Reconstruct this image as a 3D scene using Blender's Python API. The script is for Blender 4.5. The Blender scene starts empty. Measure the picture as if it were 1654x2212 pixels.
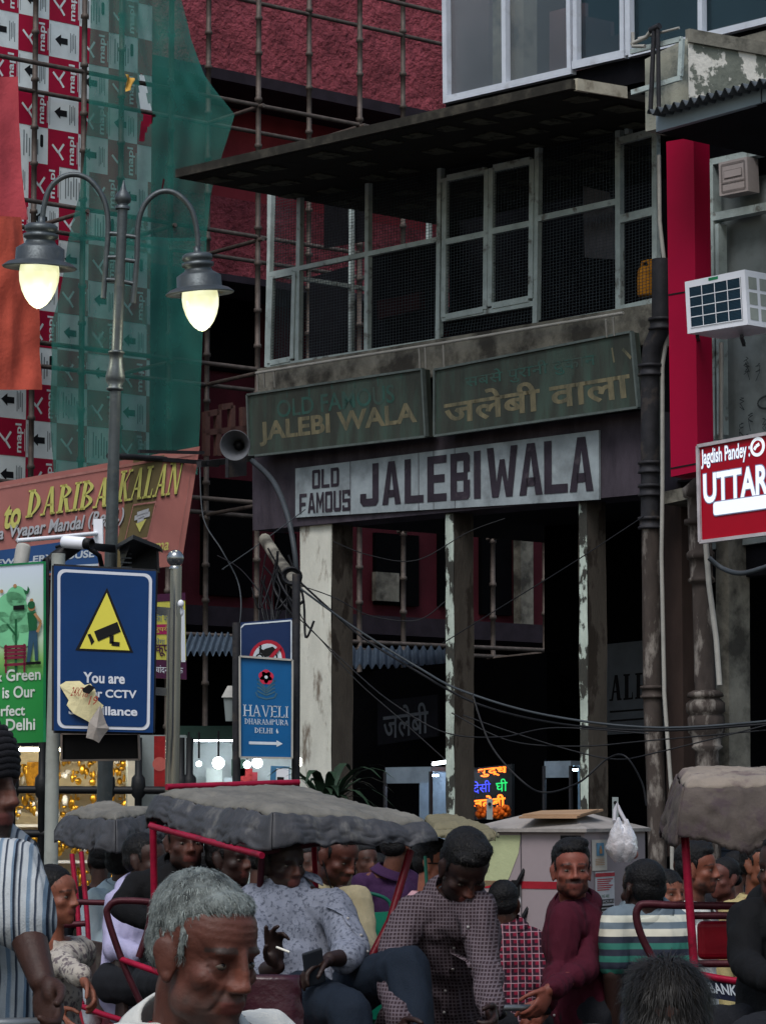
import bpy, bmesh, math, random
import numpy as np
from mathutils import Vector, Matrix, Quaternion, noise
V = Vector
random.seed(7)
SC = bpy.context.scene
COL = SC.collection
# ---------------------------------------------------------------- camera, sky, sun, exposure
FPX, IW, IH = 6800.0, 1654.0, 2212.0          # a short telephoto: focal length and picture size in the same pixels
HORIZON, EYE = 1765.0, 1.75
PPY = IH / 2; PITCH = math.atan((HORIZON - PPY) / FPX)
KD = FPX / 3200.0; REFY = None                # depths below are counted in units of KD metres; inside one figure, from REFY on, in metres
cam_d = bpy.data.cameras.new('camera'); cam = bpy.data.objects.new('camera', cam_d); COL.objects.link(cam)
cam.location = (0, 0, EYE); cam.rotation_euler = (math.pi / 2 + PITCH, 0, 0)
cam_d.sensor_width = 36; cam_d.lens = FPX / IH * 36
cam_d.shift_y = (PPY - IH / 2) / IH; cam_d.clip_start = 0.1; cam_d.clip_end = 2000
SC.camera = cam
SUN_EL, SUN_AZ = math.radians(56), math.radians(198)     # azimuth clockwise from +Y: behind and to the left
w = bpy.data.worlds.new('World'); SC.world = w; w.use_nodes = True
wn = w.node_tree.nodes; wl = w.node_tree.links
sky = wn.new('ShaderNodeTexSky'); sky.sky_type = 'NISHITA'; sky.sun_disc = False
sky.sun_elevation = SUN_EL; sky.sun_rotation = SUN_AZ; sky.air_density = 1.6; sky.dust_density = 3.0
wl.new(sky.outputs[0], wn['Background'].inputs[0]); wn['Background'].inputs[1].default_value = 0.085
sun_d = bpy.data.lights.new('sun', 'SUN'); sun = bpy.data.objects.new('sun', sun_d); COL.objects.link(sun)
sun_d.energy = 1.35; sun_d.angle = math.radians(28); sun_d.color = (.95, .98, 1)
sun.location = (-20, -20, 30)
sdir = V((math.sin(SUN_AZ) * math.cos(SUN_EL), math.cos(SUN_AZ) * math.cos(SUN_EL), math.sin(SUN_EL)))
sun.rotation_euler = sdir.to_track_quat('Z', 'Y').to_euler()
SC.view_settings.view_transform = 'Standard'; SC.view_settings.look = 'None'
SC.view_settings.exposure = 0.66; SC.view_settings.gamma = 1
SC.cycles.max_bounces = 6; SC.cycles.transparent_max_bounces = 12

# ---------------------------------------------------------------- geometry helpers
RX = Matrix.Rotation(PITCH, 3, 'X')
def ray(px, py):
    return RX @ V(((px - IW / 2) / FPX, 1, -(py - PPY) / FPX))
def at(px, py, Y):                       # the point seen at a pixel, Y metres in front of the camera
    d = ray(px, py); return V((0, 0, EYE)) + d * (yd(Y) / d.y)
def yd(Y): return KD * Y if REFY is None else KD * REFY + (Y - REFY)
def pxw(n, Y): return n * Y / 3200.0     # so many pixels in metres at depth Y
UP = V((0, 0, 1))
class Plane:                             # an upright plane through a point
    def __init__(s, p, d):
        s.p0 = p; s.d = V((d[0], d[1], 0)).normalized(); s.n = V((s.d.y, -s.d.x, 0))
        if s.n.y > 0: s.n = -s.n
    def __call__(s, px, py, off=0.0):
        r = ray(px, py); o = V((0, 0, EYE)); q = s.p0 + s.n * off
        return o + r * ((q - o).dot(s.n) / r.dot(s.n))
FA = Plane(at(1415, 600, 14.0), (-.938, 1))         # the shop facade
RD = Plane(at(560, 700, 18.5), (1.106, 1))           # the red building behind, its scaffold's rear row

class MB:
    def __init__(s): s.v = []; s.f = []; s.m = []; s.sm = []
    def add(s, vs, fs, m=0, smooth=False):
        b = len(s.v); s.v += [tuple(v) for v in vs]
        for f in fs: s.f.append(tuple(i + b for i in f)); s.m.append(m); s.sm.append(smooth)
    def quad(s, a, b, c, d, m=0): s.add([a, b, c, d], [(0, 1, 2, 3)], m)
    def prism(s, pts, vec, m=0):         # polygon swept along vec
        n = len(pts); vs = [V(p) for p in pts] + [V(p) + vec for p in pts]
        fs = [tuple(range(n)), tuple(range(2 * n - 1, n - 1, -1))] + [(i, i + n, (i + 1) % n + n, (i + 1) % n) for i in range(n)]
        s.add(vs, fs, m)
    def hexa(s, lo, hi, m=0):            # 4 lower, 4 upper corners
        s.add(list(lo) + list(hi), [(3, 2, 1, 0), (4, 5, 6, 7), (0, 1, 5, 4), (1, 2, 6, 5), (2, 3, 7, 6), (3, 0, 4, 7)], m)
    def box(s, c, size, m=0, rot=None):
        x, y, z = [k / 2 for k in size]; R = rot or Matrix.Identity(3)
        P = [V(c) + R @ V(p) for p in [(-x, -y, -z), (x, -y, -z), (x, y, -z), (-x, y, -z), (-x, -y, z), (x, -y, z), (x, y, z), (-x, y, z)]]
        s.hexa(P[:4], P[4:], m)
    def bar(s, p0, p1, wid, dep, nrm, m=0, bev=0):  # rectangular bar, depth along nrm
        p0, p1, nrm = V(p0), V(p1), V(nrm).normalized(); t = (p1 - p0).normalized(); b = t.cross(nrm).normalized() * wid / 2; n = nrm * dep / 2
        s.hexa([p0 - b - n, p0 + b - n, p0 + b + n, p0 - b + n], [p1 - b - n, p1 + b - n, p1 + b + n, p1 - b + n], m)
    def tube(s, pts, r, m=0, seg=10, caps=True):
        pts = [V(p) for p in pts]; n = len(pts); rr = r if isinstance(r, (list, tuple)) else [r] * n
        ref = None; rings = []
        for i in range(n):
            t = (pts[min(i + 1, n - 1)] - pts[max(i - 1, 0)])
            t = t.normalized() if t.length > 1e-9 else UP
            if ref is None: ref = t.orthogonal().normalized()
            ref = (ref - t * ref.dot(t)); ref = ref.normalized() if ref.length > 1e-6 else t.orthogonal().normalized()
            b = t.cross(ref)
            rings.append([pts[i] + (ref * math.cos(a) + b * math.sin(a)) * rr[i] for a in [2 * math.pi * k / seg for k in range(seg)]])
        vs = [p for R in rings for p in R]
        fs = [(i * seg + k, i * seg + (k + 1) % seg, (i + 1) * seg + (k + 1) % seg, (i + 1) * seg + k) for i in range(n - 1) for k in range(seg)]
        s.add(vs, fs, m, True)
        if caps: s.add(rings[0], [tuple(range(seg - 1, -1, -1))], m); s.add(rings[-1], [tuple(range(seg))], m)
    def lathe(s, base, axis, prof, m=0, seg=24):    # prof: (radius, distance along the axis)
        base, axis = V(base), V(axis).normalized(); x = axis.orthogonal().normalized(); y = axis.cross(x); vs = []
        for r, h in prof: vs += [base + axis * h + (x * math.cos(2 * math.pi * k / seg) + y * math.sin(2 * math.pi * k / seg)) * r for k in range(seg)]
        fs = [(i * seg + k, i * seg + (k + 1) % seg, (i + 1) * seg + (k + 1) % seg, (i + 1) * seg + k) for i in range(len(prof) - 1) for k in range(seg)]
        s.add(vs, fs, m, True)
    def ell(s, c, r, rot=None, m=0, su=14, sv=9):
        R = rot or Matrix.Identity(3); c = V(c); vs = [c + R @ V((0, 0, r[2]))]
        for j in range(1, sv):
            a = math.pi * j / sv
            vs += [c + R @ V((r[0] * math.sin(a) * math.cos(2 * math.pi * k / su), r[1] * math.sin(a) * math.sin(2 * math.pi * k / su), r[2] * math.cos(a))) for k in range(su)]
        vs.append(c + R @ V((0, 0, -r[2]))); L = len(vs) - 1
        fs = [(0, 1 + k, 1 + (k + 1) % su) for k in range(su)]
        for j in range(sv - 2): fs += [(1 + j * su + k, 1 + (j + 1) * su + k, 1 + (j + 1) * su + (k + 1) % su, 1 + j * su + (k + 1) % su) for k in range(su)]
        fs += [(L, 1 + (sv - 2) * su + (k + 1) % su, 1 + (sv - 2) * su + k) for k in range(su)]
        s.add(vs, fs, m, True)
    def cap(s, p0, r0, p1, r1, m=0, seg=12): # tapered limb with round ends
        p0, p1 = V(p0), V(p1); t = (p1 - p0); t = t.normalized() if t.length > 1e-6 else UP
        pts = []; rr = []
        for a in (-89, -55, -25): pts.append(p0 + t * r0 * math.sin(math.radians(a))); rr.append(r0 * math.cos(math.radians(a)))
        pts += [p0, p1]; rr += [r0, r1]
        for a in (25, 55, 89): pts.append(p1 + t * r1 * math.sin(math.radians(a))); rr.append(r1 * math.cos(math.radians(a)))
        s.tube(pts, rr, m, seg)
    def grid(s, fn, nu, nv, m=0, smooth=True, skip=None):
        vs = [fn(i / nu, j / nv) for j in range(nv + 1) for i in range(nu + 1)]
        fs = [(j * (nu + 1) + i, j * (nu + 1) + i + 1, (j + 1) * (nu + 1) + i + 1, (j + 1) * (nu + 1) + i) for j in range(nv) for i in range(nu) if not (skip and skip((i + .5) / nu, (j + .5) / nv))]
        s.add(vs, fs, m, smooth)
    def mesh(s, name, mats, org=V((0, 0, 0))):
        me = bpy.data.meshes.new(name); o = V(org)
        me.from_pydata([(v[0] - o.x, v[1] - o.y, v[2] - o.z) for v in s.v], [], s.f)
        for k in mats: me.materials.append(k)
        me.polygons.foreach_set('material_index', s.m); me.polygons.foreach_set('use_smooth', s.sm); me.update()
        return me
    def build(s, name, mats, parent=None, org=None):
        if not isinstance(mats, (list, tuple)): mats = [mats]
        o = V(parent['_o']) if parent else (V(org) if org is not None else V((0, 0, 0)))
        ob = bpy.data.objects.new(name, s.mesh(name, mats, o)); COL.objects.link(ob)
        if parent: ob.parent = parent
        else: ob.location = o
        ob['_o'] = tuple(o); return ob
def tag(o, label, cat, group=None, kind=None):
    if label: o['label'] = label
    if cat: o['category'] = cat
    if group: o['group'] = group
    if kind: o['kind'] = kind
    return o
def thing(name, label, cat, loc, group=None):
    o = bpy.data.objects.new(name, None); COL.objects.link(o); o.location = loc; o['_o'] = tuple(loc); o.empty_display_size = .1
    return tag(o, label, cat, group)
def struct(o): o['kind'] = 'structure'; return o
def lerp(a, b, t): return a + (b - a) * t
def ns(p, sc=1.0): return noise.noise(V(p) * sc)

# ---------------------------------------------------------------- materials
def lin(h):
    if not isinstance(h, str): return tuple(h)
    c = [int(h[i:i + 2], 16) / 255 for i in (0, 2, 4)]
    return tuple(x / 12.92 if x <= .04045 else ((x + .055) / 1.055) ** 2.4 for x in c)
def M(name, col, rough=.75, metal=0.0, var=.25, scale=4, dirt=None, damt=.5, dscale=3, dsharp=.15, dpos=.5, bump=.15, bscale=40, stretch=(1, 1, 1), spec=.18, attr=None, trans=0, bdist=.02):
    m = bpy.data.materials.new(name); m.use_nodes = True; N = m.node_tree.nodes; L = m.node_tree.links; b = N['Principled BSDF']
    b.inputs['Roughness'].default_value = rough; b.inputs['Metallic'].default_value = metal; b.inputs['Specular IOR Level'].default_value = spec
    tc = N.new('ShaderNodeTexCoord'); mp = N.new('ShaderNodeMapping'); mp.inputs['Scale'].default_value = stretch; L.new(tc.outputs['Object'], mp.inputs['Vector'])
    def noi(s, det=6):
        n = N.new('ShaderNodeTexNoise'); n.inputs['Scale'].default_value = s; n.inputs['Detail'].default_value = det; n.inputs['Roughness'].default_value = .62
        L.new(mp.outputs[0], n.inputs['Vector']); return n
    c = lin(col) + (1,)
    mx = N.new('ShaderNodeMix'); mx.data_type = 'RGBA'; mx.blend_type = 'MULTIPLY'; mx.inputs[0].default_value = 1; mx.inputs[6].default_value = c
    if attr:
        at_ = N.new('ShaderNodeAttribute'); at_.attribute_name = attr; L.new(at_.outputs['Color'], mx.inputs[6])
    r = N.new('ShaderNodeMapRange'); r.inputs['From Min'].default_value = .3; r.inputs['From Max'].default_value = .7; r.inputs['To Min'].default_value = 1 - var; r.inputs['To Max'].default_value = 1 + var
    L.new(noi(scale).outputs['Fac'], r.inputs['Value']); cr = N.new('ShaderNodeCombineColor')
    for k in range(3): L.new(r.outputs[0], cr.inputs[k])
    L.new(cr.outputs[0], mx.inputs[7]); out = mx.outputs[2]
    if dirt:
        d = noi(dscale, 9); rr = N.new('ShaderNodeMapRange'); rr.inputs['From Min'].default_value = dpos; rr.inputs['From Max'].default_value = dpos + dsharp; rr.inputs['To Max'].default_value = damt
        L.new(d.outputs['Fac'], rr.inputs['Value']); m2 = N.new('ShaderNodeMix'); m2.data_type = 'RGBA'; L.new(rr.outputs[0], m2.inputs[0]); L.new(out, m2.inputs[6]); m2.inputs[7].default_value = lin(dirt) + (1,); out = m2.outputs[2]
    L.new(out, b.inputs['Base Color'])
    if bump:
        bp = N.new('ShaderNodeBump'); bp.inputs['Strength'].default_value = bump; bp.inputs['Distance'].default_value = bdist; L.new(noi(bscale).outputs['Fac'], bp.inputs['Height']); L.new(bp.outputs[0], b.inputs['Normal'])
    if trans: b.inputs['Transmission Weight'].default_value = trans
    m['mix'] = 1; return m
def ME(name, col, st):
    m = bpy.data.materials.new(name); m.use_nodes = True; b = m.node_tree.nodes['Principled BSDF']
    b.inputs['Base Color'].default_value = lin(col) + (1,); b.inputs['Emission Color'].default_value = lin(col) + (1,); b.inputs['Emission Strength'].default_value = st; return m
def hook(m):  # nodes, links, and the socket that feeds the base colour
    N = m.node_tree.nodes; b = N['Principled BSDF']; return N, m.node_tree.links, b

# ---------------------------------------------------------------- writing and flat marks
_tx = {}
def text2d(s, bold=0.0):
    k = (s, bold)
    if k not in _tx:
        cu = bpy.data.curves.new('t', 'FONT'); cu.body = s; cu.offset = bold; cu.fill_mode = 'FRONT'; cu.resolution_u = 4
        ob = bpy.data.objects.new('t', cu); me = ob.to_mesh()
        vs = [(v.co.x, v.co.y) for v in me.vertices]; fs = [tuple(p.vertices) for p in me.polygons]
        ob.to_mesh_clear(); bpy.data.objects.remove(ob); bpy.data.curves.remove(cu)
        if not vs: vs = [(0, 0), (1, 1)]
        x0 = min(v[0] for v in vs); x1 = max(v[0] for v in vs); y0 = min(v[1] for v in vs); y1 = max(v[1] for v in vs)
        _tx[k] = ([((v[0] - x0) / (x1 - x0), (v[1] - y0) / (y1 - y0)) for v in vs], fs, (x1 - x0) / (y1 - y0))
    return _tx[k]
class Sheet:
    """a flat board given by its four corners; marks are drawn on it in 0..1 coordinates, v down"""
    def __init__(s, TL, TR, BR, BL, thick=.03, mb=None, m=0, mside=None, cut=True):
        pn = (V(TR) - V(TL)).cross(V(BR) - V(TR)).normalized(); e = V((0, 0, EYE)); r = V(BL) - e
        if abs(r.dot(pn)) > 1e-6: BL = e + r * ((V(TL) - e).dot(pn) / r.dot(pn))      # keep the board flat
        s.c = [V(TL), V(TR), V(BR), V(BL)]; s.n = (V(TR) - V(TL)).cross(V(TL) - V(BL)).normalized()
        if s.n.dot(V((0, 0, EYE)) - V(TL)) < 0: s.n = -s.n
        s.W = (V(TR) - V(TL)).length; s.H = (V(BL) - V(TL)).length; s.mb = mb or MB()
        if thick: s.mb.prism(s.c, -s.n * thick, m)
    def p(s, u, v, off=0):
        a, b, c, d = s.c; return lerp(lerp(a, b, u), lerp(d, c, u), v) + s.n * off
    def poly(s, uv, m, layer=1):
        s.mb.add([s.p(u, v, .003 * layer) for u, v in uv], [tuple(range(len(uv)))], m)
    def rect(s, u0, v0, u1, v1, m, layer=1, nu=1): s.poly([(u0, v0), (u1, v0), (u1, v1), (u0, v1)], m, layer)
    def rrect(s, u0, v0, u1, v1, rad, m, layer=1):
        ru, rv = rad / s.W, rad / s.H; pts = []
        for cx, cy, a0 in ((u1 - ru, v0 + rv, -90), (u1 - ru, v1 - rv, 0), (u0 + ru, v1 - rv, 90), (u0 + ru, v0 + rv, 180)):
            for k in range(6):
                a = math.radians(a0 + 18 * k); pts.append((cx + ru * math.cos(a), cy + rv * math.sin(a)))
        s.poly(pts, m, layer)
    def disc(s, u, v, r, m, layer=1, sq=1):
        s.poly([(u + r / s.W * math.cos(a), v + sq * r / s.H * math.sin(a)) for a in [2 * math.pi * k / 24 for k in range(24)]], m, layer)
    def line(s, pts, wd, m, layer=1):
        for (a, b), (c, d) in zip(pts, pts[1:]):
            dx, dy = (c - a) * s.W, (d - b) * s.H; l = math.hypot(dx, dy) or 1; ox, oy = -dy / l * wd / 2 / s.W, dx / l * wd / 2 / s.H
            s.poly([(a + ox, b + oy), (c + ox, d + oy), (c - ox, d - oy), (a - ox, b - oy)], m, layer)
    def text(s, st, u0, v0, u1, v1, m, layer=1, bold=.0, shear=0, turn=False):
        vs, fs, asp = text2d(st, bold); out = []
        for x, y in vs:
            if turn: u, v = u0 + (u1 - u0) * (1 - y), v1 - (v1 - v0) * x      # reads upwards
            else: u, v = u0 + (u1 - u0) * x + shear * (y - .0) * (v1 - v0) * s.H / s.W, v1 - (v1 - v0) * y
            out.append(s.p(u, v, .003 * layer))
        s.mb.add(out, fs, m)
# ================================================================ materials of the place
m_asph = M('asphalt', '3a3a3c', .9, var=.2, scale=6, bump=.3, bscale=120)
m_red = M('red_plaster', 'b25763', .95, var=.35, scale=2.0, dirt='5a2c38', damt=.6, dscale=6, dsharp=.25, dpos=.48, bump=1.0, bscale=10, bdist=.4, spec=.2)
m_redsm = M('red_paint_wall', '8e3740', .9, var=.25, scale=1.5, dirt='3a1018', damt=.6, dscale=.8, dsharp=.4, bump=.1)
m_redlow = M('shaded_red_paint_wall', '45161f', .9, var=.3, scale=1.5, dirt='2a0c14', damt=.6, dscale=.9, dsharp=.4)  # darker copy of the red paint; the lower storey's shade is in the colour
m_darkedge = M('dark_slab', '2a242c', .9, var=.3)
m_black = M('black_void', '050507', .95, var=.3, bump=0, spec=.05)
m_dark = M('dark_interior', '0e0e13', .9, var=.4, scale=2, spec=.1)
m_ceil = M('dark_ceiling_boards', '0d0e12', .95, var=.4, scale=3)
m_conc = M('stained_concrete', '78756c', .9, var=.35, scale=3, dirt='2e2c2a', damt=.85, dscale=2.6, dsharp=.16, dpos=.45, bump=.4, bscale=25)
m_parap = M('peeling_parapet', '6c7068', .9, var=.3, scale=3, dirt='dcd8d0', damt=.95, dscale=3.4, dsharp=.03, dpos=.505, bump=.5, bscale=20)
m_pastel = M('cream_render', '9a9a8e', .9, var=.25, scale=3, dirt='4a5454', damt=.8, dscale=2.5, dsharp=.12, dpos=.5, bump=.3)
m_frame = M('weathered_frame_paint', 'a0acab', .6, var=.25, scale=5, dirt='4b4036', damt=.75, dscale=6, dsharp=.1, dpos=.57, bump=.2)
m_alu = M('white_aluminium', 'b9bfca', .4, var=.12, scale=4, dirt='6c6660', damt=.5, dscale=5, dsharp=.2, dpos=.58)
m_glass = M('tinted_glass', '33474f', .05, metal=.7, var=.12, scale=.8, bump=0, spec=.8)
m_glass2 = M('frosted_pane', '565d63', .2, metal=.3, var=.15, scale=1.5, bump=0, spec=.8)
m_gl3 = None
def see_through(m, k):
    N, L, b = hook(m); o = N['Material Output']; t = N.new('ShaderNodeBsdfTransparent'); x = N.new('ShaderNodeMixShader'); x.inputs[0].default_value = k
    L.new(b.outputs[0], x.inputs[1]); L.new(t.outputs[0], x.inputs[2]); L.new(x.outputs[0], o.inputs['Surface'])
see_through(m_glass, .4); see_through(m_glass2, .5)
m_pinkrefl = M('pink_reflection', 'b08a8c', .9, var=.15, scale=3)
m_wire = M('wire_mesh', '3d454a', .6, metal=.3, var=.3, bump=0)
m_wood = M('old_timber', '1e1c19', .85, var=.35, scale=6, bump=.3, stretch=(1, 1, 6))
m_patch = M('worn_ceiling_patch', '4c4c42', .9, var=.4, scale=9, dirt='161613', damt=.8, dscale=12, dsharp=.1, dpos=.52)
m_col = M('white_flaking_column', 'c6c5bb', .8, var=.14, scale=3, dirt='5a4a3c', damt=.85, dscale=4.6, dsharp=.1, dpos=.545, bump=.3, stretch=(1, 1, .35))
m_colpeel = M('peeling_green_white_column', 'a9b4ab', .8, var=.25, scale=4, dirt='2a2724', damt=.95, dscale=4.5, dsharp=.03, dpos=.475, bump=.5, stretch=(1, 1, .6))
m_colside = M('shaded_column_side', '49443f', .85, var=.3, scale=3, dirt='2b2521', damt=.9, dscale=3.0, dsharp=.05, dpos=.53, bump=.35, stretch=(1, 1, .4))
m_fascia = M('painted_fascia', '3f3941', .8, var=.3, scale=2.5, dirt='221e26', damt=.75, dscale=2.2, dsharp=.25, dpos=.46, bump=.2, stretch=(2, 2, .7))
m_steel = M('scaffold_steel', '544c48', .6, metal=.3, var=.35, scale=9, dirt='756d66', damt=.6, dscale=12, dsharp=.2, dpos=.55)
m_iron = M('cast_iron_pipe', '2c2c30', .6, metal=.3, var=.3, scale=8, dirt='5a5048', damt=.5, dscale=7, dsharp=.15, dpos=.56)
m_rust = M('rusty_pipe', '3c3532', .8, var=.4, scale=7, dirt='8d8680', damt=.7, dscale=6, dsharp=.1, dpos=.53, stretch=(1, 1, .4))
m_pvc = M('grey_plastic_pipe', '95938e', .5, var=.15, scale=6)
m_crim = M('crimson_cladding', '96002f', .6, var=.1, scale=1, dirt='700028', damt=.4, dscale=2, dsharp=.3, bump=.03, spec=.15)
m_fas2 = M('grey_metal_fascia', '7c8890', .5, metal=.2, var=.12, scale=2, bump=.05)
m_wallg = M('grey_office_wall', '7d8586', .6, var=.15, scale=2, dirt='4e5455', damt=.5, dscale=3, dsharp=.2, dpos=.52, bump=.08)
m_corr = M('corrugated_sheet', '555a5e', .6, metal=.3, var=.3, scale=4)
m_bluecorr = M('blue_awning_sheet', '4b5866', .6, metal=.2, var=.3, scale=4)
m_wht = M('white_plastic', 'd8dae2', .4, var=.06, bump=0)
m_blk = M('black_paint', '0f0f12', .5, var=.2, bump=0)
m_cable = M('black_cable', '17181c', .5, var=.2, bump=0)
m_cable2 = M('grey_cable', '363b40', .5, var=.2, bump=0)

m_scr = M('faded_ink', '3c4143', .8)
# ================================================================ ground
g = MB(); g.quad((-400, -60, 0), (400, -60, 0), (400, 700, 0), (-400, 700, 0)); struct(g.build('road', m_asph))

# ================================================================ the red building
def rect_on(pl, x0, y0, x1, y1, o0, o1, mb, m):      # upright box on a plane between two pixel corners
    a = pl(x0, y0, o1); b = pl(x1, y1, o1); zt, zb = a.z, b.z
    q = [V((a.x, a.y, zb)), V((b.x, b.y, zb)), V((b.x, b.y, zt)), V((a.x, a.y, zt))]
    mb.prism(q, pl.n * (o0 - o1), m)
rb = thing('red_building', 'red rough plastered building under repair behind the tube scaffolding', 'building', tuple(V((RD(300, 2000).x, RD(300, 2000).y, 0))))
zA, zB, zC, zD, zE, zF = RD(485, 160, -.5).z, RD(485, 172, -.5).z, RD(500, 420, -1.2).z, RD(500, 597, -1).z, RD(500, 612, -1).z, RD(800, 1330, -1).z
def wallseg(name, x0, x1, z0, z1, off, dep, mat):
    a = RD(x0, 1000, off); b = RD(x1, 1000, off); mb = MB()
    # subdivided and roughened front so that the trowelled plaster has relief
    n = RD.n; L = (b - a).length
    mb.prism([V((a.x, a.y, z0)), V((b.x, b.y, z0)), V((b.x, b.y, z1)), V((a.x, a.y, z1))], -n * dep, 0)
    return mb.build(name, mat, rb)
def slab(z0, z1, off):
    mb = MB(); a = RD(-500, 900, off); b = RD(1900, 900, off)
    mb.prism([V((a.x, a.y, z0)), V((b.x, b.y, z0)), V((b.x, b.y, z1)), V((a.x, a.y, z1))], -RD.n * 1.5); mb.build('slab_edge', m_darkedge, rb)
wallseg('wall', -500, 1900, zA, 22, -.55, 1.2, m_red)
slab(zB, zA + .07, -.52)
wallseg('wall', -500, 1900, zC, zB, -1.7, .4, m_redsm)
wallseg('wall', -500, 1900, zD, zC, -1.4, .7, m_red)
slab(zE, zD, -.9)
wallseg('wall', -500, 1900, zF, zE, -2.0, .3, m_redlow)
slab(zF - .25, zF, -.9)
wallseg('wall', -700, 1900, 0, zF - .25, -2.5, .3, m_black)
for x0, x1, y0, y1 in ((455, 560, 640, 810), (440, 545, 1030, 1290), (812, 905, 1150, 1310), (950, 985, 1150, 1310), (1040, 1105, 1140, 1330), (600, 640, 1150, 1320)):
    mb = MB(); rect_on(RD, x0, y0, x1, y1, -2.02, -1.93, mb, 0); mb.build('window', m_black, rb)
mb = MB(); rect_on(RD, 812, 1235, 862, 1300, -1.93, -1.85, mb, 0); mb.build('shutter', m_conc, rb)
mb = MB(); rect_on(RD, 1124, 1150, 1152, 1400, -1.95, -1.8, mb, 0); mb.build('pier', m_conc, rb)
# timber balcony frame beside the loudspeaker
mb = MB()
for x0, y0, x1, y1 in ((445, 895, 470, 890), (476, 880, 500, 876), (445, 890, 445, 985), (470, 885, 470, 985), (500, 876, 500, 985), (525, 880, 525, 985), (440, 935, 535, 925)):
    mb.bar(RD(x0, y0, 1.0), RD(x1, y1, 1.0), .07, .07, RD.n)
mb.build('balcony_frame', M('brown_timber', '4b3430', .8, var=.3), rb)

# scaffold: two rows of standards, ledgers every 1.75 m, transoms between the rows
W_SC = .98
sc = thing('scaffold', 'rusty steel tube scaffolding standing in front of the red building', 'scaffold', (RD(300, 2000).x, RD(300, 2000).y, 0))
back_x = [-150, 75, 262, 451, 668, 870, 1060, 1240, 1410]
back = [RD(x, 60 if x > 400 else 300, 0) for x in back_x]
sp = [V((p.x, p.y, 0)) for p in back]; fr = [p + RD.n * W_SC for p in sp]
zlev = [RD(451, y, 0).z for y in (1660, 1390, 1108, 827, 545, 262, -18)]; ztop = zlev[-1] + 2.2
def standard(p):
    mb = MB(); prof = [(.033, 0)]
    z = .3
    while z < ztop - .3:
        prof += [(.033, z), (.05, z + .01), (.046, z + .05), (.033, z + .06)]; z += .58 if (int(z * 2) % 2) else .44
    prof.append((.033, ztop)); mb.lathe(p, UP, prof, seg=10); mb.build('standard', m_steel, sc)
for p in sp + fr: standard(p)
for k, z in enumerate(zlev):
    for row, dz in ((sp, 0), (fr, .06)):
        mb = MB(); jit = random.uniform(-.05, .05)
        mb.tube([row[0] + UP * (z + dz + jit), row[-1] + UP * (z + dz)], .029, seg=8); mb.build('ledger', m_steel, sc)
    for i in range(len(sp)):
        if (i * 3 + k) % 5 in (1, 3) and i != 3: continue
        mb = MB(); mb.tube([sp[i] + UP * (z - .03) - RD.n * .1, fr[i] + UP * (z + .02) + RD.n * .1], .027, seg=8); mb.build('transom', m_steel, sc)

# ================================================================ the corner shop building
cb = thing('corner_building', 'old corner shop building with a wire-meshed balcony under a timber canopy', 'building', FA(1000, 2100, 0) * 1)
cb.location.z = 0; cb['_o'] = tuple(cb.location)
def F(px, py, off=0): return FA(px, py, off)
def fprism(name, pts, off, dep, mat, parent=cb):
    mb = MB(); mb.prism([F(x, y, off) for x, y in pts], -FA.n * dep); return mb.build(name, mat, parent)
def fbar(mb, x0, y0, x1, y1, wid, off=0., dep=.06, m=0):
    mb.bar(F(x0, y0, off), F(x1, y1, off), wid, dep, FA.n, m)
P1 = 14.5 / FPX                          # metres for one picture pixel on the facade
# columns: a pale front face and a weathered side with shade in its colour
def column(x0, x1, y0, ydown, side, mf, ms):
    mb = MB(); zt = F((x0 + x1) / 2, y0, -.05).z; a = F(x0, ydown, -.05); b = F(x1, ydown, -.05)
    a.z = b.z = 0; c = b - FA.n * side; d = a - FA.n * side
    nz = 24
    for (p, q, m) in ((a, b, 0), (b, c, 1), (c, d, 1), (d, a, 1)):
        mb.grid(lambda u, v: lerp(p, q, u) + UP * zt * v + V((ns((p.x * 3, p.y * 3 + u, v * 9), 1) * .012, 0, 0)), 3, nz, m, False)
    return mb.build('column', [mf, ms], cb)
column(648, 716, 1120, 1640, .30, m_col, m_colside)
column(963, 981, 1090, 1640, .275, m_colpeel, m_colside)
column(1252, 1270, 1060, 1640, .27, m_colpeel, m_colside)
# fascia beam over the columns
fprism('fascia', [(545, 985), (1402, 885), (1402, 1066), (546, 1146)], 0, .45, m_fascia)
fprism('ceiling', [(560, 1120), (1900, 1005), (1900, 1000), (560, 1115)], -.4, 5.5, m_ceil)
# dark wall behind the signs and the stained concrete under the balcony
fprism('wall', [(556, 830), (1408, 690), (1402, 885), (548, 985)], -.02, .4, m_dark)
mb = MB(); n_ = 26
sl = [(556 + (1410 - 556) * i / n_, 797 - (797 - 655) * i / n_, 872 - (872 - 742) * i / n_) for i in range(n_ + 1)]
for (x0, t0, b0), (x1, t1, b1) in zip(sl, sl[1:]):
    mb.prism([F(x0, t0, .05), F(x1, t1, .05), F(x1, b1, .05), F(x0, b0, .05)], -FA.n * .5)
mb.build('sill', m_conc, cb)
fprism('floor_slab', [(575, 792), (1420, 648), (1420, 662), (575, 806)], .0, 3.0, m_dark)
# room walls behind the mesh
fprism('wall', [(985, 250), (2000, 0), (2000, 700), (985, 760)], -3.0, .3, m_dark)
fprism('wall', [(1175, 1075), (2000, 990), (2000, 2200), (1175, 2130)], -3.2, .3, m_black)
mb = MB(); a = F(985, 250, -3.0); b = F(985, 250, -1.9)
mb.prism([V((a.x, a.y, F(985, 760).z)), V((b.x, b.y, F(985, 760).z)), V((b.x, b.y, F(985, 290).z)), V((a.x, a.y, F(985, 290).z))], FA.d * .12); mb.build('partition', m_dark, cb)
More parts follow.
